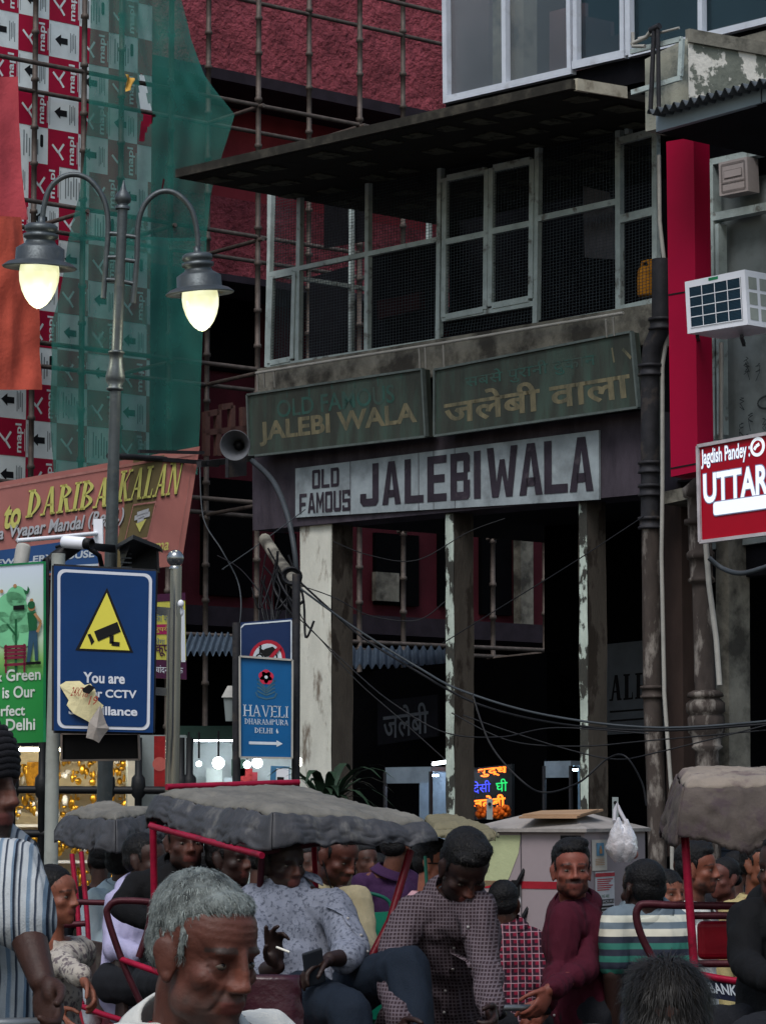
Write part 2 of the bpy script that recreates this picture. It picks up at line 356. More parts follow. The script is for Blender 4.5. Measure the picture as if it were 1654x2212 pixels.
# canopy: timber roof leaning out, with worn patches on its boards
ca, cbk = 1.6, -3.0
T = [F(388, 372, ca), F(1240, 178, ca)]; zt0 = (T[0].z + T[1].z) / 2
Bk = [F(440, 392, cbk), F(1352, 200, cbk)]
fl, frr = F(388, 372, ca), F(1242, 178, ca)
r_ = F(1350, 196, .95)                                        # right end comes back to the balcony post
bl = fl - FA.n * 4; br = frr - FA.n * 4
mb = MB(); th = UP * .07
quad = [fl, frr, r_, r_ - FA.n * 3, fl - FA.n * 3.8]
mb.prism([p - th for p in quad], th, 0); mb.build('canopy', m_wood, cb)
mb = MB(); mb.bar(fl + FA.n * .03 + UP * -.02, frr + FA.n * .03 + UP * -.02, .09, .05, FA.n); mb.bar(frr - UP * .02, r_ - UP * .02, .11, .05, (frr - r_).cross(UP), 1)
mb.build('canopy_edge', [M('grey_canopy_edge', '2c2a26', .9, var=.4, scale=5, dirt='4a463e', damt=.6, dscale=5), M('pale_board_end', 'aaa494', .85, var=.2, scale=6, dirt='5a5040', damt=.6, dscale=7)], cb)
ex = (frr - fl)
for i in range(13):
    u = (i + .5) / 13
    for k in range(5):
        if random.random() < .12: continue
        p = fl + ex * (u + random.uniform(-.012, .012)) - FA.n * (.25 + k * .62 + random.uniform(-.1, .1)) - UP * .082
        if k == 0: p = fl + ex * u - FA.n * .3 - UP * .082
        e1 = ex.normalized() * random.uniform(.1, .16); e2 = FA.n * random.uniform(.1, .17)
        mb = MB(); mb.prism([p - e1 - e2 * .6, p + e1 - e2, p + e1 * .9 + e2, p - e1 + e2 * .8], UP * .008); mb.build('ceiling_patch', m_patch, cb)
# balcony frame
mb = MB()
for x0, y0, x1, y1, w_ in ((588, 382, 579, 793, .05), (650, 352, 645, 783, .06), (797, 330, 794, 762, .055), (953, 296, 948, 738, .055), (1164, 250, 1158, 708, .06), (1337, 205, 1338, 676, .065), (1416, 278, 1417, 652, .06), (1354, 95, 1357, 290, .055)):
    fbar(mb, x0, y0, x1, y1, w_)
for x0, y0, x1, y1, w_ in ((582, 594, 950, 517, .05), (1162, 473, 1338, 435, .06), (1340, 305, 1416, 284, .07), (1340, 474, 1417, 455, .08), (580, 795, 952, 737, .06), (948, 738, 1160, 704, .05), (1158, 704, 1340, 672, .05), (1340, 668, 1418, 650, .06), (957, 690, 1160, 655, .05), (952, 392, 1162, 348, .04)):
    fbar(mb, x0, y0, x1, y1, w_, .004, .055)
fr_o = mb.build('balcony_frame', m_frame, cb)
# side of the balcony going back from the left corner
mb = MB(); A0 = F(583, 790, 0); A1 = F(583, 395, 0)
for k in (0, 1.2, 2.4): mb.bar(A0 - FA.n * k, V((A0.x, A0.y, A1.z + .25)) - FA.n * k, .05, .05, FA.n)
for z in (A0.z + .02, (A0.z + A1.z) / 2, A1.z): mb.bar(V((A0.x, A0.y, z)), V((A0.x, A0.y, z)) - FA.n * 2.4, .045, .045, UP)
mb.build('balcony_frame', m_frame, cb)
# woven wire
def wires(pts, name='wire_mesh', step=.031, off=-.03):
    TL, TR, BR, BL = [F(x, y, off) for x, y in pts]; mb = MB(); wd = .0036
    nu = int((TR - TL).length / .043); nv = int((BL - TL).length / step)
    for i in range(nu + 1): mb.bar(lerp(TL, TR, i / nu), lerp(BL, BR, i / nu), wd, wd, FA.n)
    for j in range(nv + 1): mb.bar(lerp(TL, BL, j / nv) + FA.n * .004, lerp(TR, BR, j / nv) + FA.n * .004, wd, wd, FA.n)
    return mb.build(name, m_wire, cb)
wires([(585, 400), (952, 318), (950, 738), (580, 793)])
wires([(1162, 268), (1338, 225), (1338, 672), (1158, 704)])
wires([(1344, 305), (1416, 285), (1417, 650), (1342, 668)])
wires([(952, 300), (1162, 252), (1162, 348), (952, 392)])
wires([(957, 690), (1160, 655), (1158, 704), (948, 738)])
for pts in ([(668, 600), (752, 575), (752, 760), (668, 775)], [(800, 545), (940, 520), (940, 740), (800, 765)], [(700, 430), (790, 415), (790, 520), (700, 535)]):
    fprism('dark_curtain', pts, -1.3, .04, m_dark)
fprism('shelf_front', [(815, 650), (905, 630), (905, 668), (815, 690)], -1.2, .2, M('dim_red_shelf', '2e1418', .9))
fprism('hanging_cloth', [(1258, 402), (1312, 415), (1330, 470), (1326, 560), (1262, 556)], -.35, .02, M('grey_cloth', '5a585e', .9, var=.3, scale=6))
# casements
def sash(pts, mid=True, glass=True, wd=.06, name='window', off=.02):
    TL, TR, BR, BL = [F(x, y, off) for x, y in pts]; mb = MB(); n = FA.n
    for a, b in ((TL, BL), (TR, BR)): mb.bar(a, b, wd, .05, n)
    ex = (TR - TL).normalized() * wd / 2
    for a, b in ((TL, TR), (BL, BR)) + (((lerp(TL, BL, .46), lerp(TR, BR, .46)),) if mid else ()): mb.bar(a + ex, b - ex, wd * (1 if a is not lerp else 1), .048, n)
    o = mb.build(name, m_frame, cb)
    mb = MB(); st = .031; nu = max(2, int((TR - TL).length / .043)); nv = int((BL - TL).length / st); wq = .0036
    for i in range(1, nu): mb.bar(lerp(TL, TR, i / nu), lerp(BL, BR, i / nu), wq, wq, n)
    for j in range(1, nv): mb.bar(lerp(TL, BL, j / nv) + n * .004, lerp(TR, BR, j / nv) + n * .004, wq, wq, n)
    mb.build('wire_mesh', m_wire, o); return o
sash([(963, 386), (1053, 367), (1050, 668), (960, 686)])
sash([(1063, 364), (1151, 345), (1148, 645), (1060, 662)])
sash([(589, 598), (638, 588), (633, 775), (583, 785)], mid=False, wd=.055)
# upper glazed storey
GO = .5
def gpane(pts, mat): fprism('window_pane', pts, GO - .03, .02, mat)
gpane([(968, -40), (1092, -60), (1092, 185), (968, 212)], m_glass2)
gpane([(1092, -60), (1236, -90), (1236, 152), (1092, 185)], m_glass2)
gpane([(1250, -90), (1345, -110), (1345, 108), (1250, 132)], m_glass)
gpane([(1366, -110), (1515, -150), (1515, 78), (1366, 112)], m_glass)
gpane([(1515, -150), (1720, -200), (1720, 28), (1515, 78)], m_glass)
mb = MB()
for x0, y0, x1, y1, w_ in ((963, -60, 966, 222, .06), (1091, -80, 1093, 188, .055), (1230, -90, 1233, 158, .05), (1245, -90, 1246, 148, .05), (1346, -110, 1347, 118, .05), (1358, -110, 1360, 120, .06), (1515, -150, 1516, 85, .055)):
    mb.bar(F(x0, y0, GO), F(x1, y1, GO), w_, .07, FA.n)
for x0, y0, x1, y1, w_ in ((962, 217, 1238, 153, .07), (1240, 142, 1352, 117, .08), (1362, 118, 1720, 30, .06)):
    mb.bar(F(x0, y0, GO + .003), F(x1, y1, GO + .003), w_, .075, FA.n)
mb.build('window_frame', m_alu, cb)
fprism('wall', [(962, 222), (1720, 38), (1720, 110), (962, 262)], GO - .05, .3, m_dark)
fprism('wall', [(1060, -60), (1130, -75), (1130, 200), (1060, 215)], -.6, .2, m_pastel)
fprism('wall', [(962, -200), (1720, -330), (1720, 110), (962, 262)], -1.6, .2, m_dark)
fprism('reflection_panel', [(1186, 26), (1262, 6), (1262, 170), (1186, 190)], .2, .05, m_pinkrefl); fprism('reflection_panel', [(1258, 34), (1318, 46), (1318, 78), (1350, 68), (1350, 130), (1258, 150)], .25, .05, m_pinkrefl); fprism('reflection_panel', [(966, -60), (1056, -80), (1056, 195), (966, 218)], .1, .05, M('grey_pink_reflection', '8d8488', .9, var=.2, scale=2))  # panels added behind the glass in place of a building's reflection
# parapet block at the right end: one face along the facade, one face going back
c0 = F(1392, 128, 1.5); c1 = F(1484, 82, 1.5)
zt, zb = c1.z, F(1402, 282, 1.5).z
bk = V((.83, .56, 0)) * 2.9
p0_ = V((c0.x, c0.y, zb)); p1_ = V((c1.x, c1.y, zb))
mb = MB(); h_ = UP * (zt - zb)
mb.prism([p0_, p1_, p1_ + h_, V((p0_.x, p0_.y, c0.z))], -FA.n * .25, 0); mb.build('parapet', m_pastel, cb)
mb = MB(); mb.prism([p1_ + V((.004, 0, 0)), p1_ + bk, p1_ + bk + h_, p1_ + h_ + V((.004, 0, 0))], -FA.n * .3, 0); mb.build('parapet', m_parap, cb)
mb = MB(); mb.bar(p1_ + h_ + UP * .02, p1_ + bk + h_ + UP * .02, .06, .12, UP); mb.build('coping', m_conc, cb)
fprism('ledge', [(1530, 98), (1720, 48), (1720, 75), (1545, 120)], .5, .4, m_conc)
# thin steel bracket frame and pipe stubs in front of the parapet
mb = MB()
for x0, y0, x1, y1 in ((1362, 112, 1472, 84), (1472, 84, 1468, 165), (1364, 200, 1470, 168)): mb.bar(F(x0, y0, 1.66), F(x1, y1, 1.66), .045, .03, FA.n)
mb.build('bracket_frame', m_frame, cb)
ps = tag(MB().build('x', m_iron), None, None); bpy.data.objects.remove(ps)
mb = MB(); mb.tube([F(1363, 95, 1.75), F(1395, 80, 1.75), F(1408, 62, 1.75)], .018, 1, 8); mb.tube([F(1404, 240, 1.75), F(1412, 60, 1.75)], .022, 0); mb.tube([F(1422, 240, 1.75), F(1420, 60, 1.75)], .02, 0)
mb.tube([F(1404, 66, 1.75), F(1424, 56, 1.75)], .03, 0); mb.tube([F(1378, 83, 1.7), F(1466, 60, 1.7)], .012, 1, 8); mb.tube([F(1366, 70, 1.75), F(1366, 100, 1.75), F(1392, 100, 1.75)], .018, 1, 8)
tag(mb.build('water_pipes', [m_iron, m_pvc], None, F(1412, 240, 1.75)), 'cluster of thin water pipes rising before the peeling parapet at upper right', 'pipes')

# ================================================================ the neighbour on the right
nb = thing('office_building', 'grey fronted neighbour building with a crimson clad pillar and corrugated awning', 'building', V((F(1560, 2000).x, F(1560, 2000).y, 0)))
def nprism(name, pts, off, dep, mat): return fprism(name, pts, off, dep, mat, nb)
nprism('pillar', [(1438, 306), (1497, 296), (1506, 1018), (1448, 1030)], .8, .22, m_crim)
mb = MB()
for y in (632, 1310):
    pass
for x0, y0, x1, y1 in ((1443, 637, 1501, 627), (1448, 1012, 1506, 1001)): mb = MB(); mb.bar(F(x0, y0, .803), F(x1, y1, .803), .014, .004, FA.n); mb.build('panel_joint', m_blk, nb)
nprism('fascia', [(1416, 247), (1642, 188), (1642, 222), (1416, 285)], 2.0, .06, m_fas2)
nprism('fascia', [(1645, 187), (1760, 155), (1760, 188), (1645, 221)], 2.0, .06, m_fas2)
mb = MB(); a, b = F(1416, 287, 1.97), F(1760, 192, 1.97); mb.prism([a, b, b + UP * .03, a + UP * .03], -FA.n * 2.6); mb.build('soffit', m_dark, nb)
mb = MB(); L0, L1 = F(1396, 243, 2.15), F(1770, 140, 2.15); n_ = 220
def cw(u, v):
    p = lerp(L0, L1, u); return p - FA.n * v * 2.0 + UP * (.028 * math.sin(u * 2 * math.pi * 20) + v * .12)
mb.grid(cw, n_, 3); mb.grid(lambda u, v: cw(u, v) - UP * .012, n_, 3); mb.build('corrugated_awning', m_corr, nb)
nprism('wall', [(1500, 300), (1800, 220), (1800, 1150), (1515, 1190)], -.15, .2, m_wallg)
nprism('wall', [(1500, 290), (1800, 212), (1800, 345), (1500, 405)], -.1, .1, m_dark)
mb = MB()
for x0, y0, x1, y1, w_ in ((1543, 345, 1548, 950, .05), (1541, 352, 1760, 305, .06), (1548, 470, 1760, 428, .075), (1556, 485, 1560, 940, .04)):
    mb.bar(F(x0, y0, -.02), F(x1, y1, -.02), w_, .12, FA.n)
mb.build('window_frame', m_alu if False else m_frame, nb)
nprism('wall', [(1500, 1180), (1800, 1145), (1800, 1225), (1500, 1258)], -.2, .2, m_dark)
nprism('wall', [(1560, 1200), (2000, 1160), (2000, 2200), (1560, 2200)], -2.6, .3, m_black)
nprism('lintel', [(1420, 1065), (1500, 1048), (1500, 1075), (1428, 1090)], .3, .5, m_conc)
mb = MB()                                                     # scribbled signatures on the grey wall panel
S = Sheet(F(1580, 740, -.13), F(1700, 715, -.13), F(1700, 960, -.13), F(1585, 975, -.13), 0, mb)
for k in range(9):
    S.mb = MB(); u, v = random.uniform(.05, .9), random.uniform(.1, .9); pts = [(u, v)]
    for q in range(9): pts.append((u + .05 * math.sin(q * 2.1 + k), v + .02 * q * random.uniform(.3, 1)))
    S.line(pts, .007, 0, 2); S.mb.build('scribble', m_scr, nb)
S.mb = MB(); S.line([(.62 + .16 * math.cos(a / 3), .60 + .055 * math.sin(a / 3)) for a in range(20)], .02, 0, 2)
S.mb.build('scribble', m_scr, nb)
# ledger beam / shutters at ground level
for k in range(2): pass
mb = MB(); a = F(1500, 1900, -2.4); b = F(1760, 1900, -2.4)
for k in range(18):
    z = .2 + k * .11; mb.prism([V((a.x, a.y, z)), V((b.x, b.y, z)), V((b.x, b.y, z + .1)), V((a.x, a.y, z + .1))], FA.n * (.03 if k % 2 else .05))
mb.build('shutter', M('blue_roller_shutter', '232a36', .6, var=.2), nb)
# ================================================================ printed hoarding, nets and tarpaulins on the scaffold
m_prw = M('hoarding_white', 'd6dfe2', .55, var=.12, scale=2, dirt='7d8a90', damt=.4, dscale=2.5, dsharp=.3, bump=.05)
m_prr = M('hoarding_red', '9c1236', .55, var=.15, scale=2, bump=.05)
m_prk = M('hoarding_black', '15161a', .6, var=.1, bump=0)
m_prt = M('hoarding_small_print', '6d777c', .6, var=.1, bump=0)
HO = -.12
hb = Sheet(RD(-130, 30, HO), RD(326, 0, HO), RD(326, 1110, HO), RD(-130, 1180, HO), .02)
# upright board: recompute as a true rectangle on the rear plane
xl, xr = RD(-130, 500, HO), RD(326, 500, HO)
zt, zb = RD(100, -70, HO).z, RD(100, 1140, HO).z
hb = Sheet(V((xl.x, xl.y, zt)), V((xr.x, xr.y, zt)), V((xr.x, xr.y, zb)), V((xl.x, xl.y, zb)), .02)
t0 = RD(130, 132, HO); tw_m = (RD(166, 140, HO) - RD(101, 128, HO)).length; th_m = RD(130, 55, HO).z - RD(130, 133, HO).z
def hu(p): return (V((p.x, p.y, 0)) - V((xl.x, xl.y, 0))).length / hb.W
du, dv = tw_m / hb.W, th_m / hb.H
u_ref = hu(RD(40, 100, HO)); v_ref = (zt - RD(65, 34, HO).z) / hb.H       # corner of one red tile
i0 = -int(u_ref / du) - 1; j0 = -int(v_ref / dv) - 1
rt = random.Random(4)
for j in range(j0, j0 + int(1 / dv) + 3):
    sh = .38 if j >= 4 else 0
    for i in range(i0, i0 + int(1 / du) + 4):
        ua, va = u_ref + (i + sh) * du, v_ref + j * dv; ub, vb = ua + du, va + dv
        if ub < .002 or ua > .998 or vb < .002 or va > .998: continue
        ca_, cb_, cc, cd = max(ua, 0), max(va, 0), min(ub, 1), min(vb, 1)
        redt = (i + j) % 2 == 0; full = ua >= 0 and ub <= 1 and va >= 0 and vb <= 1
        if redt: hb.rect(ca_, cb_, cc, cd, 1, 1)
        if not full: continue
        U = lambda x: ua + du * x
        Vv = lambda y: va + dv * y
        if redt:
            hb.text('mapl', U(.66), Vv(.12), U(.92), Vv(.9), 0, 2, bold=.02, turn=True)
            hb.line([(U(.14), Vv(.42)), (U(.34), Vv(.62)), (U(.52), Vv(.36))], .028, 0, 2); hb.line([(U(.36), Vv(.62)), (U(.5), Vv(.8))], .028, 0, 2)
            hb.rect(U(.955), Vv(.25), U(.975), Vv(.85), 0, 2)
        else:
            hb.rect(U(.045), Vv(.1), U(.06), Vv(.9), 3, 1)
            if (i + 2 * j) % 3:
                hb.poly([(U(.2), Vv(.5)), (U(.4), Vv(.34)), (U(.4), Vv(.43)), (U(.62), Vv(.43)), (U(.62), Vv(.6)), (U(.4), Vv(.6)), (U(.4), Vv(.68))], 2, 1)
                for q in range(4): hb.rect(U(.7 + q * .055), Vv(.25 + .04 * (q % 2)), U(.725 + q * .055), Vv(.8 - .06 * (q % 3)), 3, 1)
            else:
                for q in range(6): hb.rect(U(.2 + q * .09), Vv(.15 + .1 * (q % 3)), U(.235 + q * .09), Vv(.85 - .08 * (q % 2)), 3, 1)
                hb.rrect(U(.74), Vv(.2), U(.84), Vv(.55), .02, 2, 2)
tag(hb.mb.build('hoarding', [m_prw, m_prr, m_prk, m_prt], None, V((xl.x, xl.y, zb))), 'red and white checked hoarding printed with mapl and black arrows', 'hoarding')

def cloth(name, rows, off, mat, nu, nv, amp=.05, fs=3.0, seed=0, hole=None, folds=0, thick=0):
    """hanging sheet: rows = list of (py, px_left, px_right) from top to bottom on the scaffold's plane"""
    mb = MB()
    def fn(u, v):
        t = v * (len(rows) - 1); k = min(int(t), len(rows) - 2); f = t - k
        f = f * f * (3 - 2 * f) * .5 + f * .5
        y0, a0, b0 = rows[k][:3]; y1, a1, b1 = rows[k + 1][:3]
        sl = rows[0][3] if len(rows[0]) > 3 else 0
        x = lerp(lerp(a0, a1, f), lerp(b0, b1, f), u); y = lerp(y0, y1, f) + sl * (u - .5)
        o = off(u, v) if callable(off) else off
        p = RD(x, y, o); q = V((p.x * fs + seed, p.z * fs * .45, seed))
        d = (ns(q) + .5 * ns(q * 2.3) + .8 * (.4 - abs(ns(V((q.x * .8 + q.z * 1.6, q.z * .9 - q.x * .4, seed)))) * 2)) * amp + folds * math.sin(u * 40 + 5 * ns(q * .5)) * .02
        return p + RD.n * d
    mb.grid(fn, nu, nv, 0, True, hole); return mb
m_net = bpy.data.materials.new('green_net'); m_net.use_nodes = True
N, L, b = hook(m_net); out = N['Material Output']
b.inputs['Roughness'].default_value = .8
tr = N.new('ShaderNodeBsdfTransparent'); mixs = N.new('ShaderNodeMixShader'); tc = N.new('ShaderNodeTexCoord')
nz = N.new('ShaderNodeTexNoise'); nz.inputs['Scale'].default_value = 1.4; nz.inputs['Detail'].default_value = 6; L.new(tc.outputs['Object'], nz.inputs['Vector'])
lw = N.new('ShaderNodeLayerWeight'); lw.inputs[0].default_value = .35
ma = N.new('ShaderNodeMapRange'); ma.inputs['From Min'].default_value = .3; ma.inputs['From Max'].default_value = .7; ma.inputs['To Min'].default_value = .54; ma.inputs['To Max'].default_value = .8; L.new(nz.outputs['Fac'], ma.inputs['Value'])
ad = N.new('ShaderNodeMath'); ad.operation = 'MULTIPLY_ADD'; ad.use_clamp = True; L.new(lw.outputs['Facing'], ad.inputs[0]); ad.inputs[1].default_value = .35; L.new(ma.outputs[0], ad.inputs[2])
cr = N.new('ShaderNodeValToRGB'); cr.color_ramp.elements[0].color = lin('0c4640') + (1,); cr.color_ramp.elements[1].color = lin('1b7468') + (1,); L.new(nz.outputs['Fac'], cr.inputs[0]); L.new(cr.outputs[0], b.inputs['Base Color'])
L.new(ad.outputs[0], mixs.inputs[0]); L.new(tr.outputs[0], mixs.inputs[1]); L.new(b.outputs[0], mixs.inputs[2]); L.new(mixs.outputs[0], out.inputs['Surface'])
def tear(u, v):
    a = (u - (.415 - .10 * (v - .48) + .012 * math.sin(v * 40))) / .042; c = (v - .475) / .14
    return a * a + c * c < 1 or ((u - .62) / .012) ** 2 + ((v - .8) / .03) ** 2 < 1
nmb = cloth('safety_net', [(-20, 196, 386), (80, 194, 412), (160, 193, 444), (250, 190, 500), (330, 184, 478), (420, 172, 455), (520, 148, 447)], lambda u, v: W_SC + .06 + .12 * math.sin(3 * v) * u, m_net, 70, 90, .07, 1.5, 3, tear, .4)
tag(nmb.build('safety_net', m_net, None, RD(300, 500, W_SC)), 'torn sheer green safety net draped over the upper scaffold', 'safety net', 'green nets on the scaffold')
nmb = cloth('safety_net', [(512, 150, 446), (640, 128, 440), (700, 112, 436), (860, 113, 434), (1025, 116, 430)], lambda u, v: W_SC + .2, m_net, 60, 60, .06, 1.6, 9, None, .35)
tag(nmb.build('safety_net', m_net, None, RD(300, 1000, W_SC)), 'lower sheer green safety net hanging behind the lamp post', 'safety net', 'green nets on the scaffold')
m_tarp1 = M('faded_pink_tarpaulin', 'b84a52', .8, var=.25, scale=2, dirt='7a3236', damt=.5, dscale=2, dsharp=.3, bump=.4, bscale=16, bdist=.02)
m_tarp2 = M('orange_tarpaulin', 'bb5342', .8, var=.2, scale=3, dirt='8a3a38', damt=.4, dscale=2, dsharp=.3, bump=.4, bscale=16, bdist=.02)
nmb = cloth('tarp', [(165, -160, 40), (300, -160, 43), (430, -160, 48), (476, -160, 55)], W_SC + .25, m_tarp1, 90, 90, .07, 2.2, 20)
tag(nmb.build('tarpaulin', m_tarp1, None, RD(0, 470, W_SC)), 'faded pink tarpaulin tied to the scaffold at the left edge', 'tarpaulin')
nmb = cloth('tarp', [(468, -160, 52), (560, -160, 62), (650, -160, 88), (740, -160, 91), (842, -160, 92, 0)], W_SC + .33, m_tarp2, 90, 90, .08, 2.6, 31)
tag(nmb.build('tarpaulin', m_tarp2, None, RD(0, 840, W_SC)), 'orange tarpaulin hanging below the pink one at the left edge', 'tarpaulin')
mb = MB(); pl_ = RD(280, 180, W_SC + .25); r1 = random.Random(3)
mb.grid(lambda u, v: pl_ + RD.d * (u - .5) * .12 * (1 - .4 * v) + UP * (.5 - v) * .2 * (1 - .3 * u) + RD.n * .03 * math.sin(7 * u + 5 * v), 6, 6)
tag(mb.build('paper_scrap', M('yellow_paper', 'c99a4a', .8, var=.2), None, pl_), 'yellow scrap caught on the green net', 'scrap')

# ================================================================ the shop's signs
m_sgn = M('grimy_green_sign', '353934', .5, var=.35, scale=1.6, dirt='40584f', damt=.75, dscale=1.5, dsharp=.25, dpos=.47, bump=.08, stretch=(3, 3, .6))
m_sgl = M('faded_gold_letters', '6d6650', .6, var=.25, scale=6, dirt='3c4039', damt=.9, dscale=4, dsharp=.25, dpos=.44, stretch=(2, 2, .7))
m_sgt = M('faded_teal_letters', '2f5049', .6, var=.25, scale=5, dirt='3f4742', damt=.8, dscale=4, dsharp=.15, dpos=.46)
m_sfr = M('dull_metal_frame', '59615f', .5, metal=.3, var=.3, scale=6)
def frame_of(S, wd, mat, parent, name='frame', dep=.05):
    mb = MB(); c = S.c
    for k in range(4): mb.bar(c[k], c[(k + 1) % 4], wd, dep, S.n)
    return mb.build(name, mat, parent)
def hang(name, label, cat, S, mats, group=None, frame=None, fm=None, part='panel'):
    o = thing(name, label, cat, (S.c[2] + S.c[3]) / 2, group); S.mb.build(part, mats, o)
    if frame: frame_of(S, frame, fm, o)
    return o
S = Sheet(F(536, 853, .22), F(913, 797, .22), F(921, 943, .22), F(541, 986, .22), .1)
S.text('OLD FAMOUS', .17, .16, .84, .44, 2, 1, bold=.012); S.text('JALEBI WALA', .06, .47, .955, .86, 1, 1, bold=.03)
for k in range(7): S.rect(.1 + k * .13, .02, .106 + k * .13, .1 + .1 * ((k * 37) % 3) / 3, 2)
hang('shop_sign', 'dirty green sign with faded gold JALEBI WALA in Latin letters', 'sign', S, [m_sgn, m_sgl, m_sgt], None, .022, m_sfr)
S = Sheet(F(940, 799, .22), F(1364, 717, .22), F(1379, 880, .22), F(940, 942, .22), .1)
S.text('जलेबी वाला', .045, .42, .97, .86, 1, 1, bold=.022); S.text('सबसे पुरानी दुकान', .16, .15, .82, .4, 2, 1, bold=.008)
S.line([(.9, .16), (.905, .36)], .02, 1); S.line([(.95, .2), (.985, .34)], .03, 1)
hang('shop_sign', 'dirty green sign with faded gold Hindi lettering beside the Latin one', 'sign', S, [m_sgn, m_sgl, m_sgt], None, .022, m_sfr)
m_bw = M('weathered_white_board', '8c959a', .7, var=.25, scale=3, dirt='4a4d50', damt=.8, dscale=2.4, dsharp=.25, dpos=.5, bump=.08)
m_bk = M('painted_dark_letters', '2f2932', .7, var=.3, scale=4, dirt='5a5258', damt=.4, dscale=5, dsharp=.1, dpos=.58)
S = Sheet(F(638, 1012, .03), F(1292, 929, .03), F(1293, 1079, .03), F(638, 1118, .03), .025)
# block lettering in the painted style, built from strokes
GL = {'J': [((.0, .72), (.0, 1), (1, 1), (1, 0)),], 'A': 'A'}
def blk(ch, u0, v0, u1, v1, m, layer=2, t=.3):
    X = lambda x: u0 + (u1 - u0) * x
    def R(a, b, c, d): S.poly([(X(a), v0 + (v1 - v0) * b), (X(c), v0 + (v1 - v0) * b), (X(c), v0 + (v1 - v0) * d), (X(a), v0 + (v1 - v0) * d)], m, layer)
    def Q(*p): S.poly([(X(x), v0 + (v1 - v0) * y) for x, y in p], m, layer)
    h = .17; s = t
    if ch == 'J': R(1 - s, 0, 1, .9); R(0, .7, s, .9); Q((0, .9), (1, .9), (.85, 1), (.15, 1)); R(s, .82, 1 - s, .9)
    elif ch == 'A': Q((0, 1), (.33, 0), (.5, 0), (.5, .24), (s * .95, 1)); Q((.5, 0), (.67, 0), (1, 1), (1 - s * .95, 1), (.5, .24)); R(.3, .66, .7, .66 + h)
    elif ch == 'L': R(0, 0, s, 1); R(s, 1 - h, 1, 1)
    elif ch == 'E': R(0, 0, s, 1); R(s, 0, 1, h); R(s, .5 - h / 2, .9, .5 + h / 2); R(s, 1 - h, 1, 1)
    elif ch == 'B': R(0, 0, s, 1); R(s, 0, .88, h); R(s, .5 - h / 2, .88, .5 + h / 2); R(s, 1 - h, .88, 1); R(1 - s, h, 1, .5 - h / 2); R(1 - s, .5 + h / 2, 1, 1 - h); Q((.88, 0), (1, .08), (1, h), (.88, h)); Q((.88, 1), (1, .92), (1, 1 - h), (.88, 1 - h))
    elif ch == 'I': R(0, 0, 1, 1)
    elif ch == 'W':
        Q((0, 0), (.22, 0), (.32, .7), (.3, 1), (.17, 1)); Q((.3, 1), (.32, .7), (.42, .25), (.58, .25), (.5, .55), (.38, 1)); Q((.5, .55), (.58, .25), (.68, .7), (.7, 1), (.62, 1)); Q((.78, 0), (1, 0), (.83, 1), (.7, 1), (.68, .7))
    elif ch == 'O': R(0, .06, s, .94); R(1 - s, .06, 1, .94); R(s, 0, 1 - s, h); R(s, 1 - h, 1 - s, 1); Q((0, .06), (.1, 0), (s, 0), (s, .06)); Q((1, .06), (.9, 0), (1 - s, 0), (1 - s, .06)); Q((0, .94), (.1, 1), (s, 1), (s, .94)); Q((1, .94), (.9, 1), (1 - s, 1), (1 - s, .94))
    elif ch == 'D': R(0, 0, s, 1); R(s, 0, .85, h); R(s, 1 - h, .85, 1); R(1 - s, .1, 1, .9); Q((.85, 0), (1, .1), (1 - s, .1), (.85 - .02, h)); Q((.85, 1), (1, .9), (1 - s, .9), (.83, 1 - h))
    elif ch == 'F': R(0, 0, s, 1); R(s, 0, 1, h); R(s, .45, .85, .45 + h)
    elif ch == 'M': R(0, 0, s * .8, 1); R(1 - s * .8, 0, 1, 1); Q((s * .8, 0), (s * .8, .35), (.5, .85), (.5, .45)); Q((1 - s * .8, 0), (1 - s * .8, .35), (.5, .85), (.5, .45))
    elif ch == 'U': R(0, 0, s, .9); R(1 - s, 0, 1, .9); Q((0, .9), (1, .9), (.85, 1), (.15, 1)); R(s, .82, 1 - s, .9)
    elif ch == 'S': R(0, .0, 1, h); R(0, h, s, .5 - h / 2); R(0, .5 - h / 2, 1, .5 + h / 2); R(1 - s, .5 + h / 2, 1, 1 - h); R(0, 1 - h, 1, 1); R(0, .72, s, 1 - h); R(1 - s, h, 1, .28)
def word(tx, u0, v0, u1, v1, m, widths=None, gap=.15, t=.3, skew=0):
    wds = [1.0 if c not in 'IW' else (.34 if c == 'I' else 1.35) for c in tx]; tot = sum(wds) + gap * (len(tx) - 1); x = u0; k = (u1 - u0) / tot
    for c, w_ in zip(tx, wds): blk(c, x, v0, x + w_ * k, v1, m, 2, t if c != 'I' else 1); x += (w_ + gap) * k
word('OLD', .062, .08, .158, .45, 1, t=.28); word('FAMOUS', .016, .53, .196, .93, 1, t=.27)
word('JALEBI', .232, .09, .635, .87, 1, gap=.2, t=.33); word('WALA', .655, .07, .985, .87, 1, gap=.07, t=.32)
for u in (.196, .43, .48, .55): S.rect(u, .0, u + .002, 1, 2, 1)
S.mb
hang('shop_board', 'white painted board reading OLD FAMOUS JALEBIWALA in dark block letters', 'sign', S, [m_bw, m_bk, m_fascia])
# light pipe rail over the signs with its drop legs
mb = MB(); mb.tube([F(553, 806, .3), F(760, 772, .3), F(950, 742, .3), F(1150, 708, .3), F(1345, 676, .3)], .016, 0, 8)
for x, y0, y1 in ((556, 806, 843), (570, 804, 838), (592, 800, 836), (905, 750, 795), (918, 748, 795), (957, 742, 793), (1308, 690, 728), (1324, 684, 725)): mb.tube([F(x, y0, .3), F(x + 2, y1, .24)], .011, 0, 6)
tag(mb.build('pipe_rail', m_pvc, None, F(950, 790, .3)), 'thin pale pipe rail above the two green signs', 'pipe')

